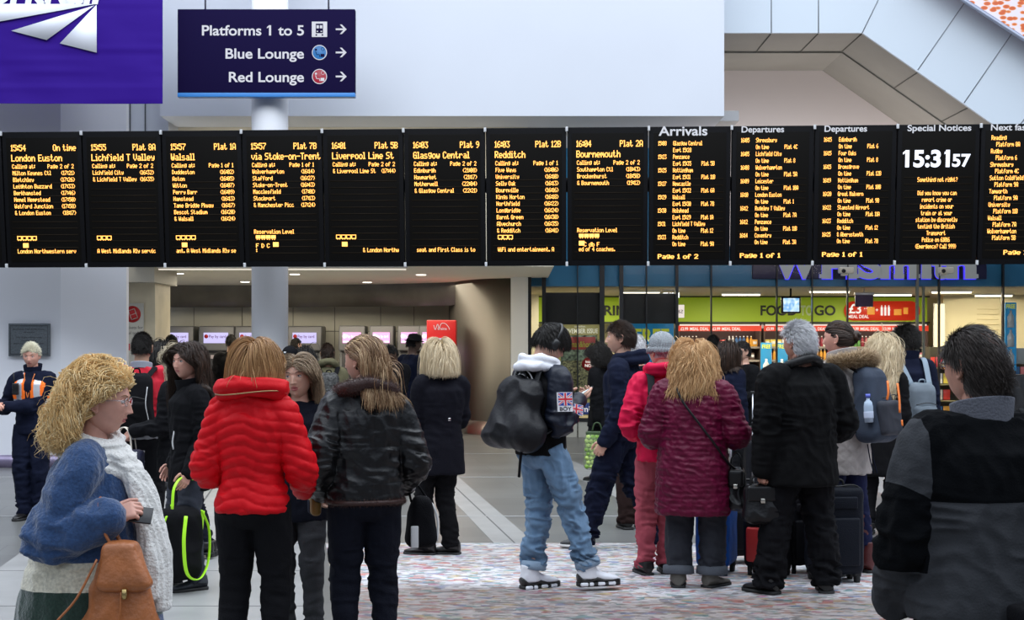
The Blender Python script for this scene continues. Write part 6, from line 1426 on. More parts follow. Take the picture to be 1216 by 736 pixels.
# ================================================================== D  older woman with polka dot bag
D_ = person('older woman with wavy ash blond hair facing left behind the dark haired woman', 211, 10.9, 78, 1.615, fem=True, skin=SKP, handL=(-.12,.17,.60), poleL=(-.6,-1,-.5), curlL=.9, fL=(0,.8,-.6), nL=(.7,0,-.6), feet=((-.04,-.16,.1),(.04,-.14,-.1)))
D_.body(hairmat=S_PL, age=1); D_.hair(H_GREYB, n=3000, rad=.0016, zcut=-.17, curl=(.005,70), vol=.014, comb=(0,-.6,0), seed=4)
D_.top(BK2, RG(.40,.112,hip=.108,waist=.100,chest=.110,sh=.088), name='coat', vox=.011, fold=.010, cut=(.92,.92)); D_.trousers(JEANB, r=(.056,.04,.032,.028)); D_.shoes(SHOEB, SOLEB, pointed=.3, heel=.02)
pb = at(D_, 'navy tote bag with white polka dots and pale handles', 'bag', 'tote_bag'); cT = D_.haL+np.array([-.0,.05,-.30])
b = MB(); rbox(b, (0,0,0), (.30,.12,.26), r=.03, seg=3); g = MB(); Mt = T(*(cT+np.array([0,.02,.03]))) @ RZ(PI/2); DOTN = mat('tote_navy', (.012,.014,.04), rough=.6); g.merge(remesh(b,.008,2,lambda V,N:.006*crease(V,(8,8,6))), Mt); g.build('bag_body', DOTN, pb)
b = MB()
for i_ in range(8):
    for j_ in range(7):
        x_ = -.13+i_*.037+(.018 if j_%2 else 0); z_ = -.11+j_*.037
        for y_ in (-.062,.062):
            ellipsoid(b, (x_, y_, z_), (.0085,.004,.0085), None, 8, 6)
g = MB(); g.merge(b, Mt); o = g.build('polka_dots', SOLEW, pb); o['kind'] = 'stuff'
for s in (-1,1): b = MB(); tube(b, [(-.08,s*.04,.12),(-.06,s*.03,.25),(0,s*.01,.30),(.06,s*.03,.25),(.08,s*.04,.12)], .008, n=8, k=5, flat=.5); g = MB(); g.merge(b, Mt); g.build('handle', mat('pale_handle', (.62,.56,.48), rough=.7), pb)

# ================================================================== E  dark haired woman
E_ = person('woman with long dark brown hair in a black parka looking left beside the red jacket', 226, 9.5, 122, 1.625, fem=True, skin=SKP, res=2, head=(.42,.02,0), handL=(-.125,.05,.485), handR=(.135,.03,.50), feet=((-.075,.0,.1),(.085,.05,-.2)), hs=1.06)
E_.body(lips=LIP, hairmat=S_BR, eyes=True, look=(-.25,0), brow=BROWD, bthick=1.3, iris=(.05,.03,.02))
E_.hair(H_BR, n=3800, rad=.0013, part=.0, zcut=-.27, wave=(.008,28), vol=.022, comb=(0,-.3,0), ends=.035, seed=6, steps=40)
E_.top(BK2, RG(.405,.106,hip=.104,waist=.096,chest=.107,sh=.086), sleeve=(.047,.041,.033), name='parka', vox=.009, fold=.011)
E_.collar(BK2, .82, .862, (.058,.052), flare=1.2); E_.trousers(mat('dark_jeans', (.014,.018,.032), rough=.75, bump=.3, bscale=180), r=(.056,.044,.036,.033)); E_.shoes(mat('dark_trainer', (.03,.035,.045), rough=.6, bump=.3), SOLEB)
b = MB(); tube(b, [E_.sp(-.045,.125,1.05),E_.sp(-.04,.135,.98),E_.sp(-.045,.13,.93)], .006, n=8, k=3); b.build('drawstring', SOLEW, E_.root)
LIME = mat('lime_webbing', (.40,.85,.02), rough=.5, emit=(.4,.85,.02), estr=.15)
lb = thing('holdall', 'black holdall with bright lime green straps held beside the dark haired woman', 'bag', (wx(213,9.3), 9.3, -.10), math.radians(60))
b = MB(); rbox(b, (0,0,.42), (.28,.24,.48), r=.09, seg=4); remesh(b,.010,3,lambda V,N:.010*crease(V,(7,7,6))).build('bag_body', BK2, lb)
for P in ([(-.10,-.15,.62),(-.13,-.16,.45),(-.09,-.15,.25),(.02,-.155,.20),(.12,-.14,.30),(.14,-.13,.50),(.06,-.14,.64)], [(.17,-.05,.62),(.19,.0,.40),(.18,.03,.22)], [(-.17,-.05,.62),(-.19,.02,.42),(-.185,.03,.20)], [(-.12,-.05,.66),(-.10,-.05,.80),(0,-.04,.86),(.10,-.05,.80),(.12,-.05,.66)], [(-.08,.14,.66),(-.12,.16,.45),(-.08,.15,.22),(.08,.15,.22),(.12,.16,.45),(.08,.14,.66)]):
    b = MB(); tube(b, P, .013, n=8, k=6, flat=.35); b.build('lime_strap', LIME, lb)

# ================================================================== F  red quilted jacket
F_ = person('woman with straight light brown hair in a bright red quilted jacket seen from behind', 300, 6.75, -6, 1.645, fem=True, skin=SK, res=1, sw=.96, head=(-.12,0,0), handL=(-.085,.13,.585), handR=(.115,.14,.560), poleL=(-1,-.5,-.4), poleR=(1,-.35,-.4), feet=((-.065,0,.1),(.065,0,-.1)))
F_.body(hairmat=S_LB); F_.hair(H_LBR, n=5200, rad=.0012, part=.0, zcut=-.128, vol=.020, comb=(0,-.35,0), ends=.012, wave=(.005,22), steps=34, seed=8, jitter=.10)
def chev(V, N):
    c = V[:,2] + .30*np.abs(V[:,0]) + .012*np.sin(V[:,0]*22); pt = .050; s_ = np.abs(np.sin(PI*c/pt)); fade = sm(V[:,2], 1.44, 1.34)*1.0
    return (.0095*s_**.6 - .003)*(.35+.65*fade) + .004*crease(V,(18,18,12)) - .006*gauss(np.abs(V[:,0]), .0, .012)*0
REDP = mat('red_quilted_nylon', (.60,.004,.010), rough=.55, bump=.15, bscale=70, spec=.15, var=.05, vscale=6)
F_.top(REDP, [(.505,.100,.082,-.004),(.515,.106,.088,-.004),(.55,.100,.080),(.60,.083,.066),(.66,.094,.074),(.72,.106,.080),(.765,.107,.080),(.795,.092,.066),(.822,.072,.060),(.84,.064,.058)], sleeve=(.050,.046,.034), vox=.0065, fold=.004, disp=chev, name='quilted_jacket', smooth=3)
b = MB()
for (z_, r_, th_, y_) in ((.842,.074,.020,-.004),(.858,.082,.019,-.006),(.872,.080,.016,-.002)):
    a_ = np.linspace(0,2*PI,29); P = [F_.sp(math.cos(t)*r_*F_.H*1.12, math.sin(t)*r_*F_.H*.92+y_*F_.H, z_*F_.H-.014*math.sin(t)-.008*abs(math.cos(t))) for t in a_]; tube(b, P, th_*F_.H, n=12)
remesh(b, .007, 3, lambda V,N: .006*crease(V,(9,9,14))).build('folded_collar', REDP, F_.root)
b = MB(); a_ = np.linspace(PI*1.06,PI*1.94,20); tube(b, [F_.sp(math.cos(t)*.106*F_.H, math.sin(t)*.097*F_.H, (.845-.006*math.sin(t*2))*F_.H) for t in a_], .0035, n=6); b.build('collar_zip', mat('brass_zip', (.40,.28,.14), rough=.3, metal=.9), F_.root)
F_.trousers(BK2, under=.505, r=(.062,.044,.038,.030), hips=(.106,.080), seat=.008, vox=.009, fold=.004); F_.shoes(SHOEB, SOLEB)

# ================================================================== G  talking woman
G_ = person('blond woman in a navy coat talking, face half hidden behind the red jacket', 356, 7.85, 172, 1.555, fem=True, skin=SK, res=2, head=(.02,.0,.06), handL=(-.165,.03,.50), nL=(.9,.2,0), curlL=.5, feet=((-.05,0,.1),(.05,.0,-.1)), hs=1.12, hip=(.0,0))
G_.body(lips=LIP, hairmat=S_LB, eyes=True, look=(.15,.05), brow=BROWD, bthick=1.2, mouth=.007, iris=(.06,.04,.03))
G_.hair(H_ASH, n=3600, rad=.0012, part=.004, zcut=-.26, vol=.016, comb=(0,-.3,0), ends=.03, steps=38, seed=12, wave=(.004,20))
G_.top(DNAVY, RG(.42,.104,hip=.102,waist=.094,chest=.106,sh=.086), sleeve=(.048,.044,.038), name='coat', vox=.010, fold=.009); G_.trousers(cloth('charcoal_trousers', (.035,.036,.04)), r=(.052,.042,.034,.03)); G_.shoes(mat('green_trainer', (.02,.28,.10), rough=.5), SOLEW)
b = MB(); a_ = np.linspace(0,2*PI,13); tube(b, [G_.haL+np.array([math.cos(t)*.030, math.sin(t)*.03, .015]) for t in a_], .004, n=6); b.build('bracelet', mat('silver', (.7,.7,.7), rough=.2, metal=1), G_.root)

# ================================================================== H  leather jacket
H_ = person('woman with highlighted half-up hair in a black leather jacket with brown fur collar', 434, 7.0, 16, 1.66, fem=True, skin=SK, res=2, sw=.96, head=(.80,-.02,0), handL=(-.125,.065,.535), handR=(.130,.10,.545), poleL=(-1,-.6,-.3), poleR=(1,-.5,-.3), feet=((-.060,0,.1),(.060,0,-.1)))
H_.body(lips=LIP, hairmat=S_BR, eyes=True, brow=BROWB)
H_.hair(H_HL, n=5000, rad=.0013, part=None, zcut=-.195, vol=.014, comb=(0,-.9,0), ends=.034, wave=(.009,24), steps=38, seed=21, jitter=.12, body=1.0, sweep=.3, over=.14, fy=-.02)
b = MB()
for s in (-1,1):
    P = [(s*.062,.060,.055),(s*.060,.02,.085),(s*.050,-.03,.108),(s*.028,-.065,.104),(.0,-.088,.084)]
    for q_ in range(3):
        Pc = catmull(np.array(P), 8); tt = np.linspace(0, 1, len(Pc)); tube(b, Pc + np.column_stack([.006*np.cos(tt*26+q_*2.1), .004*np.sin(tt*26+q_*2.1), .007*np.sin(tt*26+q_*2.1)+.004]), .0068, n=8)
g = MB(); g.merge(b, H_.headM()); g.build('braid', hair_mat('hair_braid', (.36,.22,.10), (.5,.33,.16)), H_.root, attr=np.random.default_rng(1).random(g.n))
def seam(V, N): return -.004*gauss(V[:,0], .02, .004)*(N[:,1] < 0) - .003*gauss(V[:,2], 1.12, .004)*(N[:,1] < 0) - .003*gauss(V[:,2], .945, .004)
H_.top(LEATH, [(.515,.110,.084),(.56,.110,.084),(.60,.106,.080),(.66,.110,.080),(.72,.114,.082),(.765,.112,.080),(.795,.094,.064),(.822,.066,.054),(.838,.050,.046)], sleeve=(.054,.048,.038), vox=.0065, fold=.010, disp=seam, name='leather_jacket')
FURB = hair_mat('brown_fur', (.020,.008,.007), (.10,.045,.035)); 
def fur(p, m, path, r, n=2600, ln=.018, name='fur_collar', seed=1, under=None, flat=1.0, parent=None, rad=.0009, k=5):
    rg = np.random.default_rng(seed); Q = catmull(np.array(path), k); _, X, Y = frames(Q); i = rg.integers(0, len(Q), n); a = rg.random(n)*2*PI
    nn = X[i]*np.cos(a)[:,None] + Y[i]*np.sin(a)[:,None]*flat; r_ = np.interp(i, np.linspace(0,len(Q)-1,len(np.atleast_1d(r))), np.atleast_1d(r))
    base = Q[i] + nn*r_[:,None] + rg.normal(size=(n,3))*.003; d = nn + rg.normal(size=(n,3))*.45; d /= np.linalg.norm(d,axis=1)[:,None]; u_ = np.cross(d, rg.normal(size=(n,3))); u_ /= np.linalg.norm(u_,axis=1)[:,None]; v_ = np.cross(d,u_)
    V = np.stack([base+u_*rad, base-u_*rad*.5+v_*rad, base-u_*rad*.5-v_*rad, base+d*ln*(.6+.8*rg.random(n))[:,None]], 1).reshape(-1,3); f = np.arange(n)[:,None]*4; F3 = np.concatenate([f+[0,1,3], f+[1,2,3], f+[2,0,3]])
    mb = MB(); tube(mb, Q, r_ if False else np.interp(np.arange(len(Q)), np.linspace(0,len(Q)-1,len(np.atleast_1d(r))), np.atleast_1d(r)), n=10, flat=flat); nb = mb.n; mb.add(V, None, F3)
    at_ = np.concatenate([np.full(nb,.3), np.repeat(rg.random(n), 4)]); return mb.build(name, m, parent or p.root, attr=at_)
def neckloop(p, r=.095, z=.835, th=.03, ofs=0, dip=.03, n=19, a0=0, a1=2*PI, yk=.85): return [p.sp(math.cos(t)*r*p.H, math.sin(t)*r*yk*p.H+ofs, z*p.H-dip*math.sin(t)-.02*abs(math.cos(t))) for t in np.linspace(a0,a1,n)]
fur(H_, FURB, neckloop(H_, .078, .842, a0=PI*.65, a1=PI*2.35), .036, n=5000, ln=.016)
hr = [H_.ring(.512,.110,.084)[i_] for i_ in list(range(0,32,2))+[0]]; fur(H_, FURB, hr, .013, n=3500, ln=.012, name='fur_hem')
H_.trousers(JEANB, under=.512, r=(.060,.045,.036,.030), hips=(.102,.078), seat=.008, vox=.009, fold=.006); H_.shoes(SHOEB, SOLEB)
cl = at(H_, 'small mustard and navy clutch purse held low by the woman in the leather jacket', 'purse', 'clutch_purse'); b = MB(); cc = H_.haL+np.array([-.02,.06,-.07]); rbox(b, cc, (.05,.16,.10), r=.02); b.build('purse_body', mat('mustard', (.22,.12,.02), rough=.6), cl); b = MB(); rbox(b, cc+np.array([0,.02,-.01]), (.056,.10,.085), r=.02); b.build('navy_panel', NAVY, cl)
wb = thing('shoulder_bag', 'black bag with a white band hanging between the leather jacket and the long black coat', 'bag', (wx(500,7.22), 7.22, .10), math.radians(15)); b = MB(); rbox(b, (0,0,.62), (.16,.12,.26), r=.045, seg=4, taper=lambda V: V*np.column_stack([1-.4*sm(V[:,2],-.02,.13),np.ones(len(V)),np.ones(len(V))])); g = MB(); g.merge(remesh(b,.008,3,lambda V,N:.008*crease(V,(8,8,6)))); g.build('bag_body', BK2, wb)
b = MB(); tube(b, [(.02,-.02,.745),(.055,-.035,.70),(.080,-.03,.62),(.076,-.03,.52)], .006, n=8, k=5); b.build('white_piping', SOLEW, wb); b = MB(); rbox(b, (-.045,-.062,.55), (.038,.014,.11), r=.004, M=None); b.build('white_band', SOLEW, wb); b = MB(); tube(b, [(-.05,0,.72),(-.07,0,.80),(-.085,.0,.835),(-.03,0,.82),(.04,0,.72)], .006, n=8, k=5); b.build('strap', BK2, wb)

# ================================================================== I  black coat, blonde bob
I_ = person('woman with a blond bob in a long black coat and ankle boots standing alone', 524, 11.0, 22, 1.665, fem=True, skin=SKP, sw=1.05, head=(-.15,0,0), handL=(-.05,.17,.63), handR=(.04,.175,.65), poleL=(-1,-.5,-.5), poleR=(1,-.5,-.5), feet=((-.065,.02,.95),(.045,-.01,.95)))
I_.body(hairmat=S_BL); I_.hair(H_PALE, n=3400, rad=.0017, part=.0, zcut=-.165, vol=.026, comb=(0,-.35,0), ends=.012, steps=32, seed=31, body=.75)
I_.top(cloth('black_coat_wool', (.005,.005,.009)), RG(.375,.112,hip=.104,waist=.094,chest=.108,sh=.088), sleeve=(.050,.044,.034), name='long_coat', vox=.010, fold=.006); I_.collar(MATS['black_coat_wool'], .82, .850, (.060,.052)); I_.trousers(BK, r=(.056,.044,.040,.038), vox=.011); I_.shoes(SHOEB, SOLEB, pointed=.4, heel=.02)
b = MB(); rbox(b, I_.sp(.005,-.112*I_.H*.93,1.055), (.022,.012,.022), r=.004); b.build('coat_button', mat('silver', (.7,.7,.7)), I_.root)

# ================================================================== J  young man with headphones
J_ = person('young man in blue jeans and black varsity jacket with headphones looking down at his phone', 640, 9.43, -52, 1.775, skin=SK, res=1, lean=.0, head=(-.32,-.50,0), handR=(.090,.118,.705), handL=(-.02,.150,.70), poleR=(.5,-.5,-1), poleL=(-.6,-.5,-1), fR=(-.25,.9,.25), fL=(.3,.9,.2), nR=(-.2,-.6,.7), nL=(.5,.2,.7), curlR=.55, curlL=.6, feet=((-.025,-.01,-.1),(.15,.13,-.35)), hip=(0,.02))
J_.body(hairmat=S_BK); J_.hair(H_BK, n=3400, rad=.0016, length=.062, vol=.014, comb=(0,.45,0), grav=.35, steps=11, step=.008, clear=False, seed=14, jitter=.12, zmin=-.015)
VAR = cloth('black_varsity', (.005,.005,.006)); VSL = mat('navy_leather_sleeve', (.008,.011,.022), rough=.45, spec=.3, bump=.2, bscale=50)
J_.top(VAR, RG(.505,.104,hip=.103,waist=.102,chest=.112,sh=.092,dk=.80), sleeves='', vox=.009, fold=.010, name='jacket_body')
b = MB()
J_.top(VSL, [(.70,.04,.03),(.74,.06,.04),(.78,.07,.04)], sleeve=(.050,.047,.036), vox=.009, fold=.012, name='jacket_sleeves')
hoodm = cloth('white_hood', (.74,.75,.80), rough=.9); b = MB()
for (z_, r_, th_, y_) in ((.838,.060,.026,-.012),(.855,.066,.024,-.022),(.828,.072,.024,-.030)):
    a_ = np.linspace(0,2*PI,25); tube(b, [J_.sp(math.cos(t)*r_*J_.H, math.sin(t)*r_*J_.H*.9+y_*J_.H+.01, z_*J_.H-.018*math.sin(t)) for t in a_], th_*J_.H*.8, n=12)
remesh(b, .007, 4, lambda V,N: .010*crease(V,(9,9,12))).build('hood', hoodm, J_.root)
BLUEJ = mat('light_blue_denim', (.125,.220,.345), rough=.8, var=.35, vscale=7, bump=.4, bscale=220, sheen=.1)
J_.trousers(BLUEJ, under=.495, r=(.057,.045,.039,.037), hips=(.100,.080), fold=.013, vox=.0075, hemz=.075, cuff=mat('denim_turnup', (.24,.33,.44), rough=.85, bump=.4, bscale=200))
WUP = mat('white_sneaker', (.78,.79,.84), rough=.4)
def jshoe(s, o, M, Lm):
    for nm_, mt_, fn in (('black_overlay', SHOEB, None),):
        b = MB(); rings = []
        for t, w, z0_, z1_ in ((-.296,.60,.012,.085),(-.275,.92,.012,.080),(-.18,1.03,.012,.052),(-.02,1.01,.012,.050),(.12,1.05,.012,.072),(.3,1.14,.012,.052),(.48,1.13,.012,.050),(.62,.92,.012,.052),(.70,.56,.012,.044),(.728,.16,.012,.030)):
            n_ = 20; q = np.linspace(0,2*PI,n_,endpoint=False); W = .170*Lm*w*1.03; rings.append(np.column_stack([np.cos(q)*W, np.full(n_, t*Lm), z0_*.8+(np.sin(q)*.5+.5)**.5*(z1_-z0_)]))
        loft(b, rings); g = MB(); g.merge(b, M); g.build(nm_, mt_, o)
    b = MB(); tube(b, [(0,.10*Lm,.075),(0,.02*Lm,.105),(0,-.03*Lm,.150)], [.018,.022,.020], n=12, flat=.5, k=4, up=(0,1,0)); g = MB(); g.merge(b, M); g.build('tongue', SHOEB, o)
    b = MB()
    for i_ in range(4): tube(b, [(-.022,(.20-.05*i_)*Lm,.062+.013*i_),(0,(.20-.05*i_)*Lm,.070+.014*i_),(.022,(.20-.05*i_)*Lm,.062+.013*i_)], .003, n=5, k=3)
    g = MB(); g.merge(b, M); g.build('laces', SHOEB, o)
    for y0_, l_ in ((-.19,.12),(-.02,.07),(.22,.12),(.46,.13)):
        for sd in (-1,1): b = MB(); rbox(b, (sd*.160*Lm,(y0_)*Lm,.017), (.024,l_*Lm*1.5,.024), r=.009); g = MB(); g.merge(b, M); g.build('white_pod', WUP, o)
J_.shoes(WUP, SOLEB, high=.03, extra=jshoe, L=.165, toe=1.35, solem=.024)
b = MB(); M = J_.headM()
for s in (-1,1): ellipsoid(b, (s*.088,0,-.004), (.020,.034,.040), None, 18, 14); ellipsoid(b, (s*.104,0,-.004), (.010,.024,.030), None, 16, 10)
tube(b, [(-.092,0,.03),(-.088,0,.085),(-.05,0,.128),(0,0,.142),(.05,0,.128),(.088,0,.085),(.092,0,.03)], .010, n=10, k=5, flat=.7); g = MB(); g.merge(b, M); g.build('headphones', mat('headphone_black', (.010,.010,.011), rough=.4), J_.root)
phone(J_, 1, 'mobile phone with a bright screen held by the young man with headphones', scr=emit_mat('phone_screen', (.75,.90,1), 1.1), tilt=-.1, dy=.09)
# sleeve patches with a union flag
upm = [mat('flag_blue', (.02,.05,.35), rough=.7), mat('flag_white', (.75,.75,.78), rough=.7), mat('flag_red', (.60,.02,.04), rough=.7), VAR]
def patch(c, nrm_, up, w, h, letters=None, name='flag_patch'):
    n_ = nrm(nrm_); u_ = nrm(np.asarray(up)-n_*np.dot(up,n_)); x_ = np.cross(u_, n_); S = np.eye(4); S[:3,0] = x_; S[:3,1] = -n_; S[:3,2] = u_; S[:3,3] = c
    b = MB(); box(b, (-w/2,-.002,-h/2), (w/2,.012,h/2), 1); z0_ = -h/2+(h*.28 if letters else 0)
    zc_ = (z0_+h/2)/2; hh = h/2-zc_
    box(b, (-w*.46,-.003,zc_-hh*.92), (w*.46,-.002,zc_+hh*.92), 0)
    for sx in (-1,1):
        for sz in (-1,1):
            prism(b, [(sx*w*.46,zc_+sz*hh*.92),(sx*w*.46,zc_+sz*hh*.55),(0,zc_-sz*hh*.15),(-0,zc_+sz*hh*.22)][::(1 if sx*sz>0 else -1)], -.0042, -.003, 1); prism(b, [(sx*w*.46,zc_+sz*hh*.86),(sx*w*.46,zc_+sz*hh*.70),(0,zc_-sz*hh*.02),(0,zc_+sz*hh*.12)][::(1 if sx*sz>0 else -1)], -.0050, -.0042, 2)
    box(b, (-w*.46,-.006,zc_-hh*.26), (w*.46,-.005,zc_+hh*.26), 1); box(b, (-w*.11,-.006,zc_-hh*.92), (w*.11,-.005,zc_+hh*.92), 1); box(b, (-w*.46,-.007,zc_-hh*.15), (w*.46,-.006,zc_+hh*.15), 2); box(b, (-w*.06,-.007,zc_-hh*.92), (w*.06,-.006,zc_+hh*.92), 2)
    if letters: sans(b, letters, 0, -h/2+.006, h*.20, 'c', y=-.004, bold=.02, w=w*.8, mi=3)
    g = MB(); g.merge(b, S); o = g.build(name, upm, J_.root, smooth=False); return o
MR = np.linalg.inv(np.array(RZ(math.radians(-52))))[:3,:3]; cdir = MR @ np.array([0,-1,0])   # direction to the viewer in his frame
el, ha, sh_ = J_.elR, J_.haR, J_.shR
rt = nrm(np.cross(el-sh_, [0,1,0])); side_ = nrm(np.array([.9,-.25,.1]))
patch(sh_*.48+el*.52+side_*.094, side_, (0,0,1), .105, .125, 'BOY'); patch(el*.45+ha*.55+nrm(np.array([.95,-.1,.25]))*.072, (.95,-.1,.25), (0,.2,1), .11, .07)
b = MB(); cB = J_.sp(-.03,-.158,1.355)
for r_ in (.115,.075): a_ = np.linspace(0,2*PI,33); tube(b, [cB+np.array([math.cos(t)*r_*.9, -.0+.03*abs(math.cos(t)), math.sin(t)*r_]) for t in a_], .005, n=6)
b.build('back_ring_print', SOLEW, J_.root)
backpack(J_, 'slouchy black rucksack with dangling straps on the young man with headphones', w=.44, h=.46, d=.15, zc=.665, off=.078, m=mat('rucksack_black', (.006,.006,.008), rough=.5, bump=.2, bscale=60, spec=.25), pocket=False, tilt=-.12, extra=lambda t, S: (lambda b: (tube(b, xf(np.array([(.12,-.02,-.22),(.13,-.03,-.32),(.12,-.02,-.42)]), S), .010, n=6, k=4, flat=.4), b.build('dangling_strap', BK2, t)))(MB()), sag=lambda V: .035*gauss(V[:,2], -.12, .12) + .016*crease(V, (5,5,9)))

# ================================================================== K  tall man in navy, walking left
K_ = person('tall young man with short brown hair in navy hooded jacket and trousers walking left', 741, 11.3, 72, 1.845, skin=SK, res=2, head=(.22,.04,0), sw=1.02, handL=(-.125,.055,.47), handR=(.12,-.02,.475), curlL=.6, feet=((-.045,.165,0),(.045,-.155,0)), lift=(0,.025), drop=.03)
K_.body(lips=MOUTH, hairmat=S_BR, eyes=True, brow=BROWD); shorthair(K_, H_BR, n=3000, ln=.035, vol=.008, comb=(0,-.3,0), lift=.2)
K_.top(cloth('navy_jacket', (.006,.009,.024)), RG(.49,.104,hip=.102,waist=.098,chest=.112,sh=.092), sleeve=(.050,.044,.034), name='jacket', vox=.009, fold=.012)
b = MB()
for (z_, r_, th_, y_) in ((.832,.060,.024,-.014),(.850,.066,.022,-.028),(.826,.072,.022,-.030)):
    a_ = np.linspace(0,2*PI,25); tube(b, [K_.sp(math.cos(t)*r_*K_.H, math.sin(t)*r_*K_.H*.9+y_*K_.H, z_*K_.H-.02*math.sin(t)) for t in a_], th_*K_.H*.8, n=12)
remesh(b, .008, 4, lambda V,N: .008*crease(V,(9,9,12))).build('hood', MATS['navy_jacket'], K_.root)
K_.trousers(NAVY, r=(.058,.050,.044,.040), vox=.009, fold=.014); K_.shoes(mat('grey_trainer', (.05,.052,.058), rough=.6, bump=.3), SOLEW)

# ================================================================== L, M behind
L_ = person('person in a black furry hood carrying green sprouts, behind the tall man in navy', 713, 17.2, 60, 1.63, fem=True, skin=SKM, handL=(-.10,-.02,.455), nL=(1,0,0), curlL=1.0)
L_.body(hairmat=S_BK); L_.hair(H_BK, n=1600, rad=.0025, zcut=-.14, vol=.045, curl=(.012,80), comb=(0,-.3,0)); L_.top(BK, RG(.40,.115,chest=.115), sleeve=(.054,.048,.038), name='coat', vox=.014); L_.trousers(BK2, vox=.014); L_.shoes(SHOEB, SOLEB)
rg = random.Random(4); Ks = 1.35; XB, YBg = wx(709,17.0), 17.0
sp_ = thing('net_bag', 'clear bag full of green brussels sprouts hanging behind the young man with headphones', 'bag', (XB, YBg, -.56))
NETM = mat('clear_film', (.35,.45,.25), rough=.15, trans=0, alpha=.28); b = MB(); rbox(b, (0,0,.68*Ks), (.235*Ks,.15*Ks,.31*Ks), r=.06, seg=4); remesh(b,.014,3,lambda V,N:.010*crease(V,(8,8,8))).build('film', NETM, sp_)
b = MB(); rbox(b, (0,0,.845*Ks), (.20*Ks,.06*Ks,.035*Ks), r=.012); b.build('bag_top', mat('dark_green_film', (.03,.06,.02), rough=.4), sp_); b = MB(); tube(b, [(-.06,0,.86*Ks),(-.03,0,.93*Ks),(.03,0,.93*Ks),(.06,0,.86*Ks)], .009, n=8, k=4); b.build('handle', MATS['dark_green_film'], sp_)
gs = [mat('sprout_green', (.16,.30,.035), rough=.5, var=.4, vscale=30), mat('sprout_pale', (.36,.48,.12), rough=.5, var=.3, vscale=30)]
proto = []
for m_ in gs:
    b = MB(); ellipsoid(b, (0,0,0), (.0275,.0275,.0295), None, 14, 10); o = b.build('brussels_sprout', m_); c_ = MB(); cyl(c_, (0,0,-.034), (0,0,-.024), .008, n=8); c_.build('stalk', mat('stalk_pale', (.5,.55,.3), rough=.6), o); proto.append(o)
cnt = 0
for r_ in range(8):
    for c_ in range(6):
        for d_ in range(2):
            k_ = rg.randrange(2)
            if cnt < 2: o = proto[cnt]; k_ = cnt
            else: o = proto[k_].copy(); COL.objects.link(o); ch = proto[k_].children[0].copy(); COL.objects.link(ch); ch.parent = o
            o.location = (XB+(-.092+c_*.037+(.012 if r_%2 else 0))*Ks, YBg+(-.050+d_*.045)*Ks, (.555+r_*.037)*Ks-.56); o.rotation_euler = (rg.random()*3,rg.random()*3,0); tag(o, '%s brussels sprout in the clear bag behind the young man with headphones' % ('bright green' if k_ == 0 else 'pale green'), 'sprout', '%s sprouts in the bag' % ('bright' if k_ == 0 else 'pale')); cnt += 1
M_ = person('elderly person with thin grey hair hidden behind the tall man in navy', 757, 12.6, 15, 1.725, skin=SKO, feet=((-.06,0,0),(.04,0,0)))
M_.body(hairmat=S_WH, age=1); shorthair(M_, H_WH, n=700, ln=.025, rad=.0015); M_.top(BK, RG(.46,.108), name='coat', vox=.014); M_.trousers(cloth('dark_brown_trousers', (.020,.010,.009)), r=(.058,.052,.048,.046), vox=.012); M_.shoes(SHOEB, SOLEB)

# ================================================================== N  beanie
N_ = person('person in a grey knitted beanie and raspberry red jacket with rose trousers', 787, 10.05, 8, 1.70, fem=True, skin=SKP, head=(.45,0,0), sw=1.06, handL=(-.10,.12,.58), handR=(.10,.12,.60), poleL=(-1,-.5,-.6), feet=((-.075,.0,.1),(.02,.02,-.1)))
N_.body(hairmat=S_WH); RASP = cloth('raspberry_shell', (.62,.010,.060), rough=.55, bump=.1)
N_.top(RASP, RG(.475,.110,hip=.106,waist=.100,chest=.110,sh=.088), sleeve=(.052,.046,.038), name='jacket', vox=.0095, fold=.013)
b = MB()
for (z_, r_, th_, y_) in ((.835,.062,.024,-.010),(.858,.068,.022,-.016)):
    a_ = np.linspace(0,2*PI,25); tube(b, [N_.sp(math.cos(t)*r_*N_.H, math.sin(t)*r_*N_.H*.9+y_*N_.H, z_*N_.H-.02*math.sin(t)) for t in a_], th_*N_.H*.8, n=12)
remesh(b, .008, 4, lambda V,N: .008*crease(V,(9,9,12))).build('hood', RASP, N_.root)
b = MB(); ellipsoid(b, (0,-.010,.042), (.094,.112,.104), None, 28, 20); tube(b, [(.092*math.cos(t), -.008+.110*math.sin(t), .012) for t in np.linspace(0,2*PI,29)], .014, n=10, flat=1.6); bn_ = remesh(b, .005, 2, lambda V,N: .0035*np.sin(np.arctan2(V[:,0],V[:,1]+.01)*34+V[:,2]*60) + .006*crease(V,(14,14,14))); g = MB(); g.merge(bn_, N_.headM()); g.build('beanie', cloth('grey_knit', (.30,.32,.34), rough=.95, bump=.8, bscale=120), N_.root)
N_.trousers(cloth('rose_trousers', (.38,.075,.10)), r=(.058,.046,.038,.035), vox=.009, fold=.010); N_.shoes(SHOEB, SOLEB)
backpack(N_, 'small black backpack on the raspberry jacket beside the plum coat', w=.22, h=.34, d=.11, zc=.66, off=.085, m=cloth('backpack_charcoal', (.018,.020,.022)), dx=-.035)

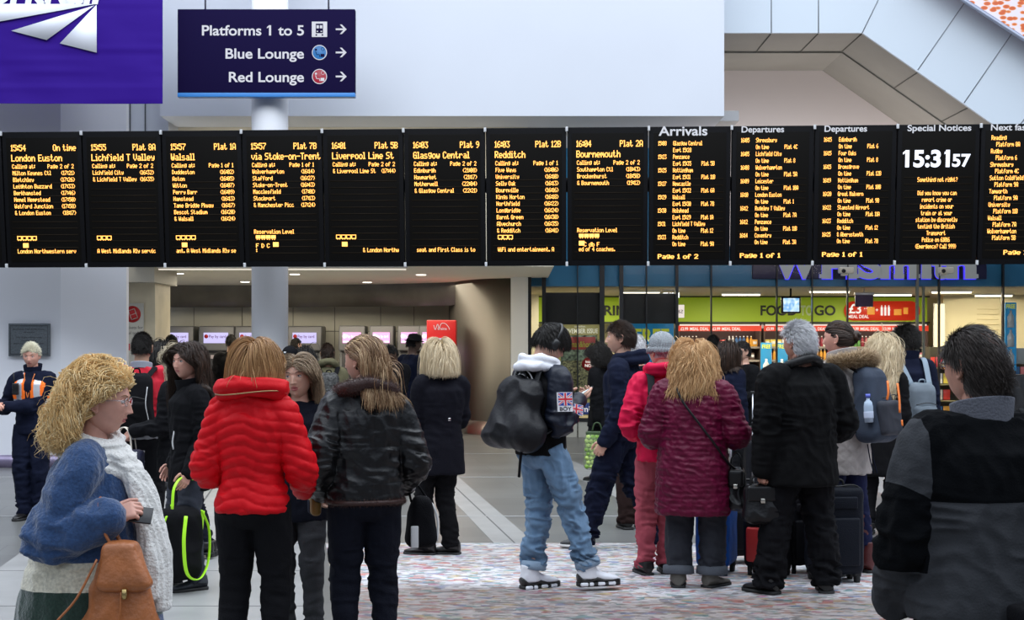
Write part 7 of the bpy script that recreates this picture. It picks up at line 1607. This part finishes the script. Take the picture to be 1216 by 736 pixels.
# ================================================================== O  plum coat
O_ = person('stout woman with wavy strawberry blond hair in a long plum quilted coat seen from behind', 823, 9.5, -12, 1.635, fem=True, skin=SKP, sw=1.22, head=(-.1,0,0), handL=(-.125,.14,.64), handR=(.155,.15,.66), poleL=(-1,-.5,-.6), poleR=(1.0,-.6,-.6), feet=((-.060,0,.1),(.075,.02,-.6)), hs=1.06)
O_.body(hairmat=S_BL); O_.hair(H_STR, n=5600, rad=.00145, part=.0, zcut=-.215, vol=.028, wave=(.014,24), comb=(0,-.3,0), ends=.035, steps=34, seed=41, curl=(.004,60), body=.9, jitter=.22)
def crinkle(V, N): return .0045*np.abs(np.sin(PI*(V[:,2]+.010*vnoise(V*7))/.034))**.6 + .0035*crease(V,(30,30,40)) + .004*crease(V,(12,12,30)) - .002
PLUM = mat('plum_shiny_nylon', (.105,.003,.026), rough=.45, bump=.3, bscale=75, spec=.2, var=.15, vscale=20)
O_.top(PLUM, [(.305,.152,.126),(.32,.154,.128),(.42,.150,.124),(.50,.146,.120),(.56,.138,.112),(.62,.134,.106),(.68,.134,.104),(.74,.134,.098),(.775,.124,.088),(.80,.104,.070),(.82,.078,.058),(.838,.056,.050)], sleeve=(.066,.060,.046), vox=.007, fold=.006, disp=crinkle, name='quilted_coat', smooth=4)
O_.trousers(mat('dark_denim', (.012,.014,.022), rough=.8, bump=.3), r=(.072,.058,.052,.050), hips=(.122,.098), vox=.010, hemz=.06, cuff=cloth('grey_turnup', (.10,.11,.13))); O_.shoes(mat('taupe_trainer', (.11,.10,.085), rough=.6, bump=.3), SOLEB, wide=1.1)
xb = at(O_, 'black leather crossbody bag at the right hip of the plum coat', 'handbag', 'crossbody_bag'); c_ = np.array([.285,.03,.80]); handbag(xb, c_, .13, .28, .22, LEATH, strap_top=.10, hw=.04, cr=.010)
b = MB(); Hh = O_.H; P = [O_.sp(-.055*Hh,.02,.845*Hh), O_.sp(-.06*Hh,-.075*Hh,.822*Hh), O_.sp(-.03*Hh,-.108*Hh,.76*Hh), O_.sp(.03*Hh,-.112*Hh,.68*Hh), O_.sp(.09*Hh,-.100*Hh,.60*Hh), O_.sp(.140*Hh,-.045*Hh,.52*Hh), c_+np.array([.0,-.03,-.01])]; tube(b, P, .008, n=8, k=6); b.build('long_strap', LEATH, xb)

# ================================================================== P  white haired man, black coat
P_ = person('stout man with short white hair in a black winter coat holding a black handbag', 952, 9.25, 24, 1.765, skin=SKO, sw=1.20, head=(.30,0,0), handL=(-.160,.02,.425), handR=(.150,.12,.56), poleR=(1,-.6,-.5), curlL=1.1, feet=((-.115,.05,.35),(.100,-.01,-.55)))
P_.body(hairmat=S_WH, age=1); shorthair(P_, H_WH, n=3800, ln=.042, vol=.014, rad=.0013, wave=(.003,60), zmin=-.06)
P_.top(cloth('black_heavy_coat', (.0035,.0035,.004)), [(.405,.140,.108),(.42,.142,.110),(.50,.136,.106),(.58,.130,.102),(.66,.132,.102),(.73,.134,.098),(.77,.128,.088),(.80,.108,.068),(.82,.080,.058),(.838,.060,.052)], sleeve=(.062,.055,.042), vox=.009, fold=.010, name='winter_coat')
fur(P_, hair_mat('black_fur', (.004,.004,.004), (.02,.02,.022)), neckloop(P_, .064, .850, a0=PI*.55, a1=PI*2.45, dip=.035), .030, n=3000, ln=.012, name='plush_collar')
P_.trousers(BK2, r=(.068,.056,.052,.050), hips=(.115,.09), vox=.011, fold=.012); P_.shoes(SHOEB, SOLEB, wide=1.1)
hb = at(P_, 'glossy black leather handbag with flap held low by the white haired man', 'handbag', 'handbag'); handbag(hb, P_.haL+np.array([-.0,.03,-.105]), .25, .25, .12, LEATH, strap_top=.07, rotz=-.35, cr=.008)

# ================================================================== Q  beige quilted coat
Q_ = person('woman with a dark bun in a beige quilted coat with fur hood and burgundy boots', 1004, 10.0, 42, 1.80, fem=True, skin=SKP, sw=1.08, lean=.05, head=(.35,.0,0), handL=(-.10,.13,.58), handR=(.10,.13,.58), poleL=(-1,-.5,-.6), poleR=(1,-.5,-.6), feet=((-.03,.02,.1),(.125,-.005,-.1)))
Q_.body(hairmat=S_BR); Q_.hair(H_BR, n=3200, rad=.0015, vol=.010, comb=(0,-1,0), tail=(.0,-.125,.02), steps=20, step=.012, zcut=-.09, clear=False, seed=51, jitter=.06, grav=.05)
b = MB(); ellipsoid(b, (0,-.130,.020), (.036,.030,.036), None, 20, 14); bb = remesh(b, .004, 1, lambda V,N: .004*np.sin(np.arctan2(V[:,2]-.02,V[:,0])*3+np.hypot(V[:,0],V[:,2]-.02)*260)); g = MB(); g.merge(bb, Q_.headM()); g.build('hair_bun', H_BR, Q_.root, attr=np.random.default_rng(2).random(g.n))
def dia(V, N):
    a = np.arctan2(V[:,0], V[:,1])*.17; return .006*np.minimum(np.abs(np.sin(PI*(a+V[:,2])/.075)), np.abs(np.sin(PI*(a-V[:,2])/.075)))**.5 + .003*crease(V,(14,14,12)) - .003
BEIG = cloth('beige_quilt', (.42,.38,.36), rough=.6, bump=.25)
Q_.top(BEIG, RG(.40,.112,hip=.108,waist=.098,chest=.108,sh=.086), sleeve=(.050,.046,.038), vox=.008, fold=.006, disp=dia, name='quilted_coat'); Q_.collar(BEIG, .815, .875, (.058,.052), flare=1.1)
FURT = hair_mat('tawny_fur', (.10,.05,.02), (.62,.48,.30), (.34,.22,.11)); fur(Q_, FURT, neckloop(Q_, .100, .845, dip=.0, a0=PI*1.02, a1=PI*1.98, yk=1.15), [.022,.036,.038,.034,.022], n=6500, ln=.040, name='fur_hood_trim', rad=.0013)
Q_.trousers(cloth('navy_leggings', (.010,.013,.045)), r=(.054,.042,.036,.030), vox=.010); BURG = mat('burgundy_boot', (.085,.014,.014), rough=.38, bump=.15, bscale=60); Q_.shoes(BURG, SOLEB, high=.06)
for k_, (kn, an) in enumerate(zip(Q_.kn, Q_.ank)):
    b = MB(); tube(b, [kn*.80+an*.20, kn*.5+an*.5, kn*.15+an*.85, an-np.array([0,0,.02])], np.array([.041,.042,.031,.031])*Q_.H, n=20, k=5); remesh(b,.007,2,lambda V,N:.004*crease(V,(12,12,22))).build('boot_shaft', BURG, Q_.root)
ORZ = mat('orange_zip_tape', (.85,.20,.03), rough=.5)
def qx(t, S):
    for P in ([(-.055,-.145,.16),(-.075,-.16,.08),(-.080,-.15,.03)], [(.055,-.150,.14),(.030,-.175,.04),(.005,-.19,-.06)], [(.01,-.20,-.11),(.008,-.205,-.15)]): b = MB(); tube(b, xf(np.array(P), S), .008, n=8, k=4, flat=.6); b.build('orange_zip', ORZ, t)
    b = MB(); lathe(b, [(.001,0),(.030,.002),(.032,.05),(.032,.11),(.026,.14),(.012,.155),(.012,.172)], n=18); g = MB(); bo = thing('water_bottle', 'small clear water bottle with a blue cap in the side pocket of the slate backpack', 'bottle', tuple(Q_.root.location), Q_.root.rotation_euler[2]); Mb = S @ T(-.155,-.05,-.12); g.merge(b, Mb); g.build('bottle_body', mat('bottle_plastic', (.55,.68,.85), rough=.15, alpha=.75), bo)
    b = MB(); lathe(b, [(.001,.170),(.016,.170),(.016,.195),(.001,.195)], n=14); g = MB(); g.merge(b, Mb); g.build('bottle_cap', mat('cap_blue', (.12,.16,.65), rough=.4), bo); b = MB(); lathe(b, [(.0325,.03),(.0328,.035),(.0328,.07),(.0325,.075)], n=18); g = MB(); g.merge(b, Mb); g.build('bottle_label', mat('label_blue_white', (.6,.68,.85), rough=.4), bo)
    for x_ in (-.02,.02): b = MB(); tube(b, xf(np.array([(x_-.06,.02,-.27),(x_-.05,.01,-.38),(x_-.03,.0,-.47)]), S), .010, n=8, k=4, flat=.4); b.build('dangling_strap', NAVY, t)
backpack(Q_, 'large slate grey backpack with orange zips on the beige quilted coat', w=.29, h=.52, d=.21, zc=.665, off=.083, m=cloth('slate_nylon', (.045,.058,.085), rough=.6), m2=cloth('slate_dark_nylon', (.045,.048,.060), rough=.6), strap=BK2, extra=qx)

# ================================================================== R, S  behind right
R_ = person('woman with long wavy pale blond hair in a long black coat beside the slate backpack', 1046, 12.2, -22, 1.69, fem=True, skin=SK, feet=((-.06,0,.1),(.05,0,-.1)), head=(-.2,0,.1))
R_.body(hairmat=S_BL); R_.hair(H_PALE, n=3000, rad=.0019, zcut=-.36, vol=.028, wave=(.014,24), comb=(0,-.4,0), ends=.04, steps=44, seed=61); R_.top(BK, RG(.30,.120,hip=.106,waist=.096,chest=.108,sh=.086), name='long_coat', vox=.011); R_.trousers(BK2, vox=.012); R_.shoes(SHOEB, SOLEB)
S_ = person('person with cropped black hair in a navy coat wearing a pale grey backpack low', 1078, 12.75, 8, 1.80, skin=SKM, head=(.35,0,0), sw=.95)
S_.body(hairmat=S_BK); shorthair(S_, H_BK, n=2400, ln=.05, vol=.022, rad=.0018, comb=(0,-.4,0)); S_.top(NAVY, RG(.44,.104), name='coat', vox=.011); S_.collar(NAVY, .82, .862, (.052,.046)); S_.trousers(BK2, vox=.012); S_.shoes(SHOEB, SOLEB)
GRYB = cloth('grey_blue_canvas', (.155,.185,.215), rough=.7, bump=.3); backpack(S_, 'pale grey blue canvas backpack hanging low on the navy coat by the shop', w=.29, h=.42, d=.15, zc=.60, off=.082, m=GRYB, strap=mat('pale_strap', (.22,.28,.34), rough=.7), dx=.02, tilt=.12)

# ================================================================== T  man in the foreground right
T_ = person('older man with thinning dark hair in a grey and black fleece, closest at right', 1166, 4.25, 15, 1.665, skin=SKO, res=2, sw=1.02, head=(.28,.02,.0), handL=(-.118,.10,.50), handR=(.14,.10,.50), poleL=(-1,-.35,-.2), poleR=(1,-.4,-.3), feet=((-.07,0,.1),(.07,0,-.1)), hs=1.0)
T_.body(hairmat=mat('scalp_thinning', (.16,.085,.065), rough=.6), age=1, eyes=True, brow=BROWD)
T_.hair(H_DK2, n=9000, rad=.00095, length=.045, vol=.005, comb=(0,-.9,0), lift=.04, steps=10, step=.008, zmin=-.065, clear=False, seed=71, grav=.20, jitter=.12, hl=.050, thin=(.015,-.035,.050,.93))
glasses(T_, mat('glasses_red_brown', (.20,.05,.04), rough=.3))
def fleece_mat():
    m, t, b = nt('two_tone_fleece'); tc = t.nodes.new('ShaderNodeTexCoord'); sp = t.nodes.new('ShaderNodeSeparateXYZ'); link(t, tc.outputs['Object'], sp.inputs[0])
    def math_(op, a, b_=None, v=None):
        n = t.nodes.new('ShaderNodeMath'); n.operation = op; (link(t, a, n.inputs[0]) if hasattr(a, 'links') else setattr(n.inputs[0], 'default_value', a))
        if b_ is not None: (link(t, b_, n.inputs[1]) if hasattr(b_, 'links') else setattr(n.inputs[1], 'default_value', b_))
        return n.outputs[0]
    ax = math_('ABSOLUTE', sp.outputs['X']); z = sp.outputs['Z']
    low = math_('MULTIPLY', math_('LESS_THAN', z, 1.155), math_('LESS_THAN', ax, .224))                  # grey lower back
    slv = math_('MULTIPLY', math_('GREATER_THAN', ax, .222), math_('GREATER_THAN', math_('ADD', z, math_('MULTIPLY', ax, -.55)), 1.04))  # grey upper sleeve
    cuf = math_('MULTIPLY', math_('LESS_THAN', z, .945), math_('GREATER_THAN', ax, .224))
    f = math_('MINIMUM', math_('ADD', math_('ADD', low, slv), cuf), 1.0)
    n = t.nodes.new('ShaderNodeTexNoise'); n.inputs['Scale'].default_value = 140; n.inputs['Detail'].default_value = 4; link(t, tc.outputs['Object'], n.inputs['Vector'])
    mx = t.nodes.new('ShaderNodeMix'); mx.data_type = 'RGBA'; link(t, f, mx.inputs[0]); mx.inputs[6].default_value = (.0035,.004,.005,1); mx.inputs[7].default_value = (.045,.047,.052,1); link(t, mx.outputs[2], b.inputs['Base Color'])
    bp = t.nodes.new('ShaderNodeBump'); bp.inputs['Strength'].default_value = .6; bp.inputs['Distance'].default_value = .004; link(t, n.outputs['Fac'], bp.inputs['Height']); link(t, bp.outputs[0], b.inputs['Normal']); b.inputs['Roughness'].default_value = .95; b.inputs['Specular IOR Level'].default_value = .08
    return m
T_.top(fleece_mat(), [(.48,.136,.112),(.50,.140,.116),(.56,.138,.112),(.62,.138,.108),(.68,.140,.106),(.74,.142,.100),(.775,.136,.090),(.80,.116,.072),(.82,.088,.060),(.838,.064,.054)], sleeve=(.060,.053,.042), vox=.0065, fold=.011, name='fleece_jacket', disp=lambda V,N: -.003*gauss(V[:,2],1.155,.004)*(N[:,1]<0))
T_.collar(mat('grey_blue_fleece', (.12,.125,.15), rough=.9, bump=.5, bscale=140), .815, .862, (.054,.050), flare=1.06); T_.trousers(BK2, r=(.07,.055,.05,.045), hips=(.118,.095)); T_.shoes(SHOEB, SOLEB)
cbag = at(T_, 'small black camera bag on a shoulder strap at the lower back of the fleece jacket', 'bag', 'camera_bag'); c_ = np.array([.02,-.245,.80]); b = MB(); rbox(b, c_, (.16,.09,.14), r=.02); b.build('bag_body', BK2, cbag); b = MB(); rbox(b, c_+np.array([0,-.008,.05]), (.165,.095,.05), r=.015); b.build('flap', BK2, cbag)
b = MB(); tube(b, [T_.sp(.14,.01,1.415),T_.sp(.10,-.12,1.36),T_.sp(.055,-.182,1.22),T_.sp(.04,-.205,1.05),c_+np.array([.0,-.0,.07])], .009, n=8, k=6, flat=.45); b.build('strap', BK2, cbag)

# ================================================================== people further back
def bg(label, px_, Z, rotd, H, top_m, hair_m, scalp, hair=('short',{}), fem=False, skin=SKM, hem=.46, pants=BK2, **k):
    p = person(label, px_, Z, rotd, H, fem=fem, skin=skin, res=0 if False else 1, **k); p.body(hairmat=scalp, vox=.02)
    if hair[0] == 'short': shorthair(p, hair_m, n=900, ln=.03, rad=.0022)
    elif hair[0] == 'long': p.hair(hair_m, n=1300, rad=.0028, vol=.025, comb=(0,-.4,0), **hair[1])
    p.top(top_m, RG(hem,.108), name='coat', vox=.016, fold=.010); p.trousers(pants, vox=.016); p.shoes(SHOEB, SOLEB); return p
U1 = bg('brown haired woman in a dark coat at the shop door beside a bespectacled man', 863, 15.8, -35, 1.66, NAVY, H_BR, S_BR, ('long',{'zcut':-.20}), fem=True, hem=.38)
U2 = bg('man with glasses in a black coat at the shop door holding a brown paper bag', 884, 16.6, 118, 1.68, BK, H_BK, S_BK, skin=SK, handL=(-.11,.17,.60), handR=(.06,.20,.60), curlL=.9, curlR=.9); glasses(U2, MATS['black_gloss'])
pg = at(U2, 'small brown paper bag held by the man with glasses at the shop door', 'bag', 'paper_bag'); b = MB(); c_ = U2.haL*.5+U2.haR*.5+np.array([0,.07,-.03]); rbox(b, c_, (.17,.10,.24), r=.02, seg=3); remesh(b,.010,2,lambda V,N:.006*crease(V,(12,12,10))).build('bag_body', mat('brown_paper', (.42,.28,.15), rough=.8), pg); b = MB(); rbox(b, c_+np.array([0,0,.125]), (.16,.05,.03), r=.008); b.build('folded_top', MATS['brown_paper'], pg)
U3 = bg('dark haired person facing the chiller behind the couple at the shop door', 846, 19.6, -30, 1.78, BK, H_BK, S_BK, skin=SKD)
bg('person in a dark coat standing alone at the ticket machines left of the white column', 274, 24.6, 5, 1.83, BK, H_BK, S_BK, sw=1.1)
v = bg('person in a black baseball cap behind the talking blond woman', 343, 15.6, -25, 1.62, BK2, H_BK, S_BK)
def cap(p, m, logo=None, brim=1):
    b = MB(); ellipsoid(b, (0,-.008,.045), (.086,.106,.088), None, 24, 16); g0 = remesh(b,.006,1); b = MB(); rbox(b, (0,.115,.045), (.13,.09,.008), r=.003, seg=2, taper=lambda V: V+np.column_stack([0*V[:,0],0*V[:,0],-2.6*V[:,0]**2])); g = MB(); g.merge(g0, p.headM()); o = g.build('cap', m, p.root)
    if brim: g = MB(); g.merge(b, p.headM()); g.build('brim', m, o)
    if logo: b = MB(); rbox(b, (0,-.112,.055), (.03,.012,.018), r=.004); g = MB(); g.merge(b, p.headM()); g.build('cap_strap_label', logo, o)
cap(v, BK2, SOLEW)
bg('small distant man with short dark hair at a machine right of the white column', 350, 26.2, -40, 1.78, BK2, H_BK, S_BK, skin=SK)
bg('person with long dark hair in a dark coat left of the green parka', 361, 17.4, -10, 1.60, BK, H_BK, S_BK, ('long',{'zcut':-.30}), fem=True, hem=.40)
gp = bg('person in an olive green parka with hood down wearing a patterned backpack', 389, 16.4, 12, 1.66, cloth('olive_parka', (.115,.105,.060), bump=.3), H_BR, S_BR, fem=True, sw=1.1, hem=.44, pants=cloth('blue_black_jeans', (.018,.028,.05)), handR=(.10,.13,.715))
b = MB(); tube(b, neckloop(gp, .062, .845, dip=.05), .040, n=12); remesh(b,.012,3,lambda V,N:.008*crease(V,(9,9,12))).build('hood', MATS['olive_parka'], gp.root)
backpack(gp, 'black backpack with a white speckled pattern on the olive parka', w=.28, h=.38, d=.14, zc=.68, off=.085, m=mat('speckled_black', (.035,.035,.034), rough=.7, var=1.0, vscale=45, detail=1), strap=BK2)
tbg = thing('carrier_bag', 'turquoise carrier bag carried beside the olive parka', 'bag', (wx(405,16.62),16.62,0)); b = MB(); rbox(b, (0,0,1.02), (.12,.10,.16), r=.02); remesh(b,.010,2,lambda V,N:.006*crease(V,(12,12,10))).build('bag_body', mat('turquoise_film', (.01,.25,.30), rough=.35), tbg); b = MB(); tube(b, [(-.03,0,1.09),(0,0,1.17),(.03,0,1.09)], .006, n=6, k=4); b.build('handle', MATS['turquoise_film'], tbg)
bg('distant person with brown hair at a pink screen ticket machine', 443, 25.4, 0, 1.80, BK2, H_BR, S_BR)
v = bg('man with close cropped hair looking down beside the man in the hat', 468, 18.9, 155, 1.66, BK2, H_BK, S_BK, skin=SKD, head=(-.3,-.55,0), handL=(-.06,.18,.62), handR=(.06,.18,.62))
v = bg('man in a black brimmed hat and long dark coat at the red machine', 489, 19.8, -48, 1.80, NAVY, H_BK, S_BK, skin=SKD, hem=.36, head=(-.2,-.1,0), sw=1.12)
b = MB(); lathe(b, [(.001,.125),(.070,.120),(.086,.105),(.090,.045),(.094,.040),(.132,.036),(.132,.030),(.09,.030),(.001,.032)], n=28); g = MB(); g.merge(b, v.headM()); g.build('brimmed_hat', BK, v.root)
bg('person with dark hair in the queue behind the rucksack man, nearer the pillar', 190, 16.0, -20, 1.66, cloth('brown_coat', (.05,.025,.012)), H_BK, S_BK, ('long',{'zcut':-.18}), fem=True)
bg('person in dark clothes at the first ticket machine by the pillar', 203, 21.5, 0, 1.80, BK2, H_BK, S_BK)

# ================================================================== luggage
NYL = cloth('black_luggage', (.009,.009,.012), rough=.6); BLU = cloth('blue_luggage', (.008,.055,.24), rough=.6)
suitcase('bright blue upright suitcase with black trim standing right of the plum coat', 851, 10.1, -20, .24, .50, .36, BLU, BLU, handle=0, trim=NYL)
suitcase('black trolley suitcase with raised silver handle behind the black handbag', 884, 10.6, 5, .34, .52, .24, NYL, handle=.42)
rc_ = suitcase('black cabin suitcase with a red front panel beside the white haired man', 912, 10.0, -30, .30, .44, .22, NYL, mat('red_panel', (.45,.02,.02), rough=.5), handle=0)
sc3 = suitcase('black suitcase with a white paper luggage tag behind the white haired man', 958, 10.15, 8, .34, .50, .24, NYL, handle=0)
b = MB(); rbox(b, (-.02,-.175,.40), (.055,.006,.10), r=.002, M=None); g = MB(); g.merge(b, T(0,0,0) @ RY(0)); g.build('luggage_tag', mat('tag_white', (.65,.68,.78), rough=.6), sc3)
suitcase('large dark navy suitcase on wheels in front of the burgundy boots', 990, 9.75, 4, .36, .60, .26, cloth('navy_black_luggage', (.008,.010,.016), rough=.5), handle=0, wheels=4)
suitcase('black wheeled suitcase with raised handle by the couple at the shop door', 907, 15.3, 0, .42, .56, .26, NYL, handle=.50)
SC.view_settings.view_transform = 'Standard'; SC.view_settings.look = 'None'; SC.view_settings.gamma = 1; SC.view_settings.use_curve_mapping = False
SC.view_settings.exposure = 0.0
SC.cycles.max_bounces = 8
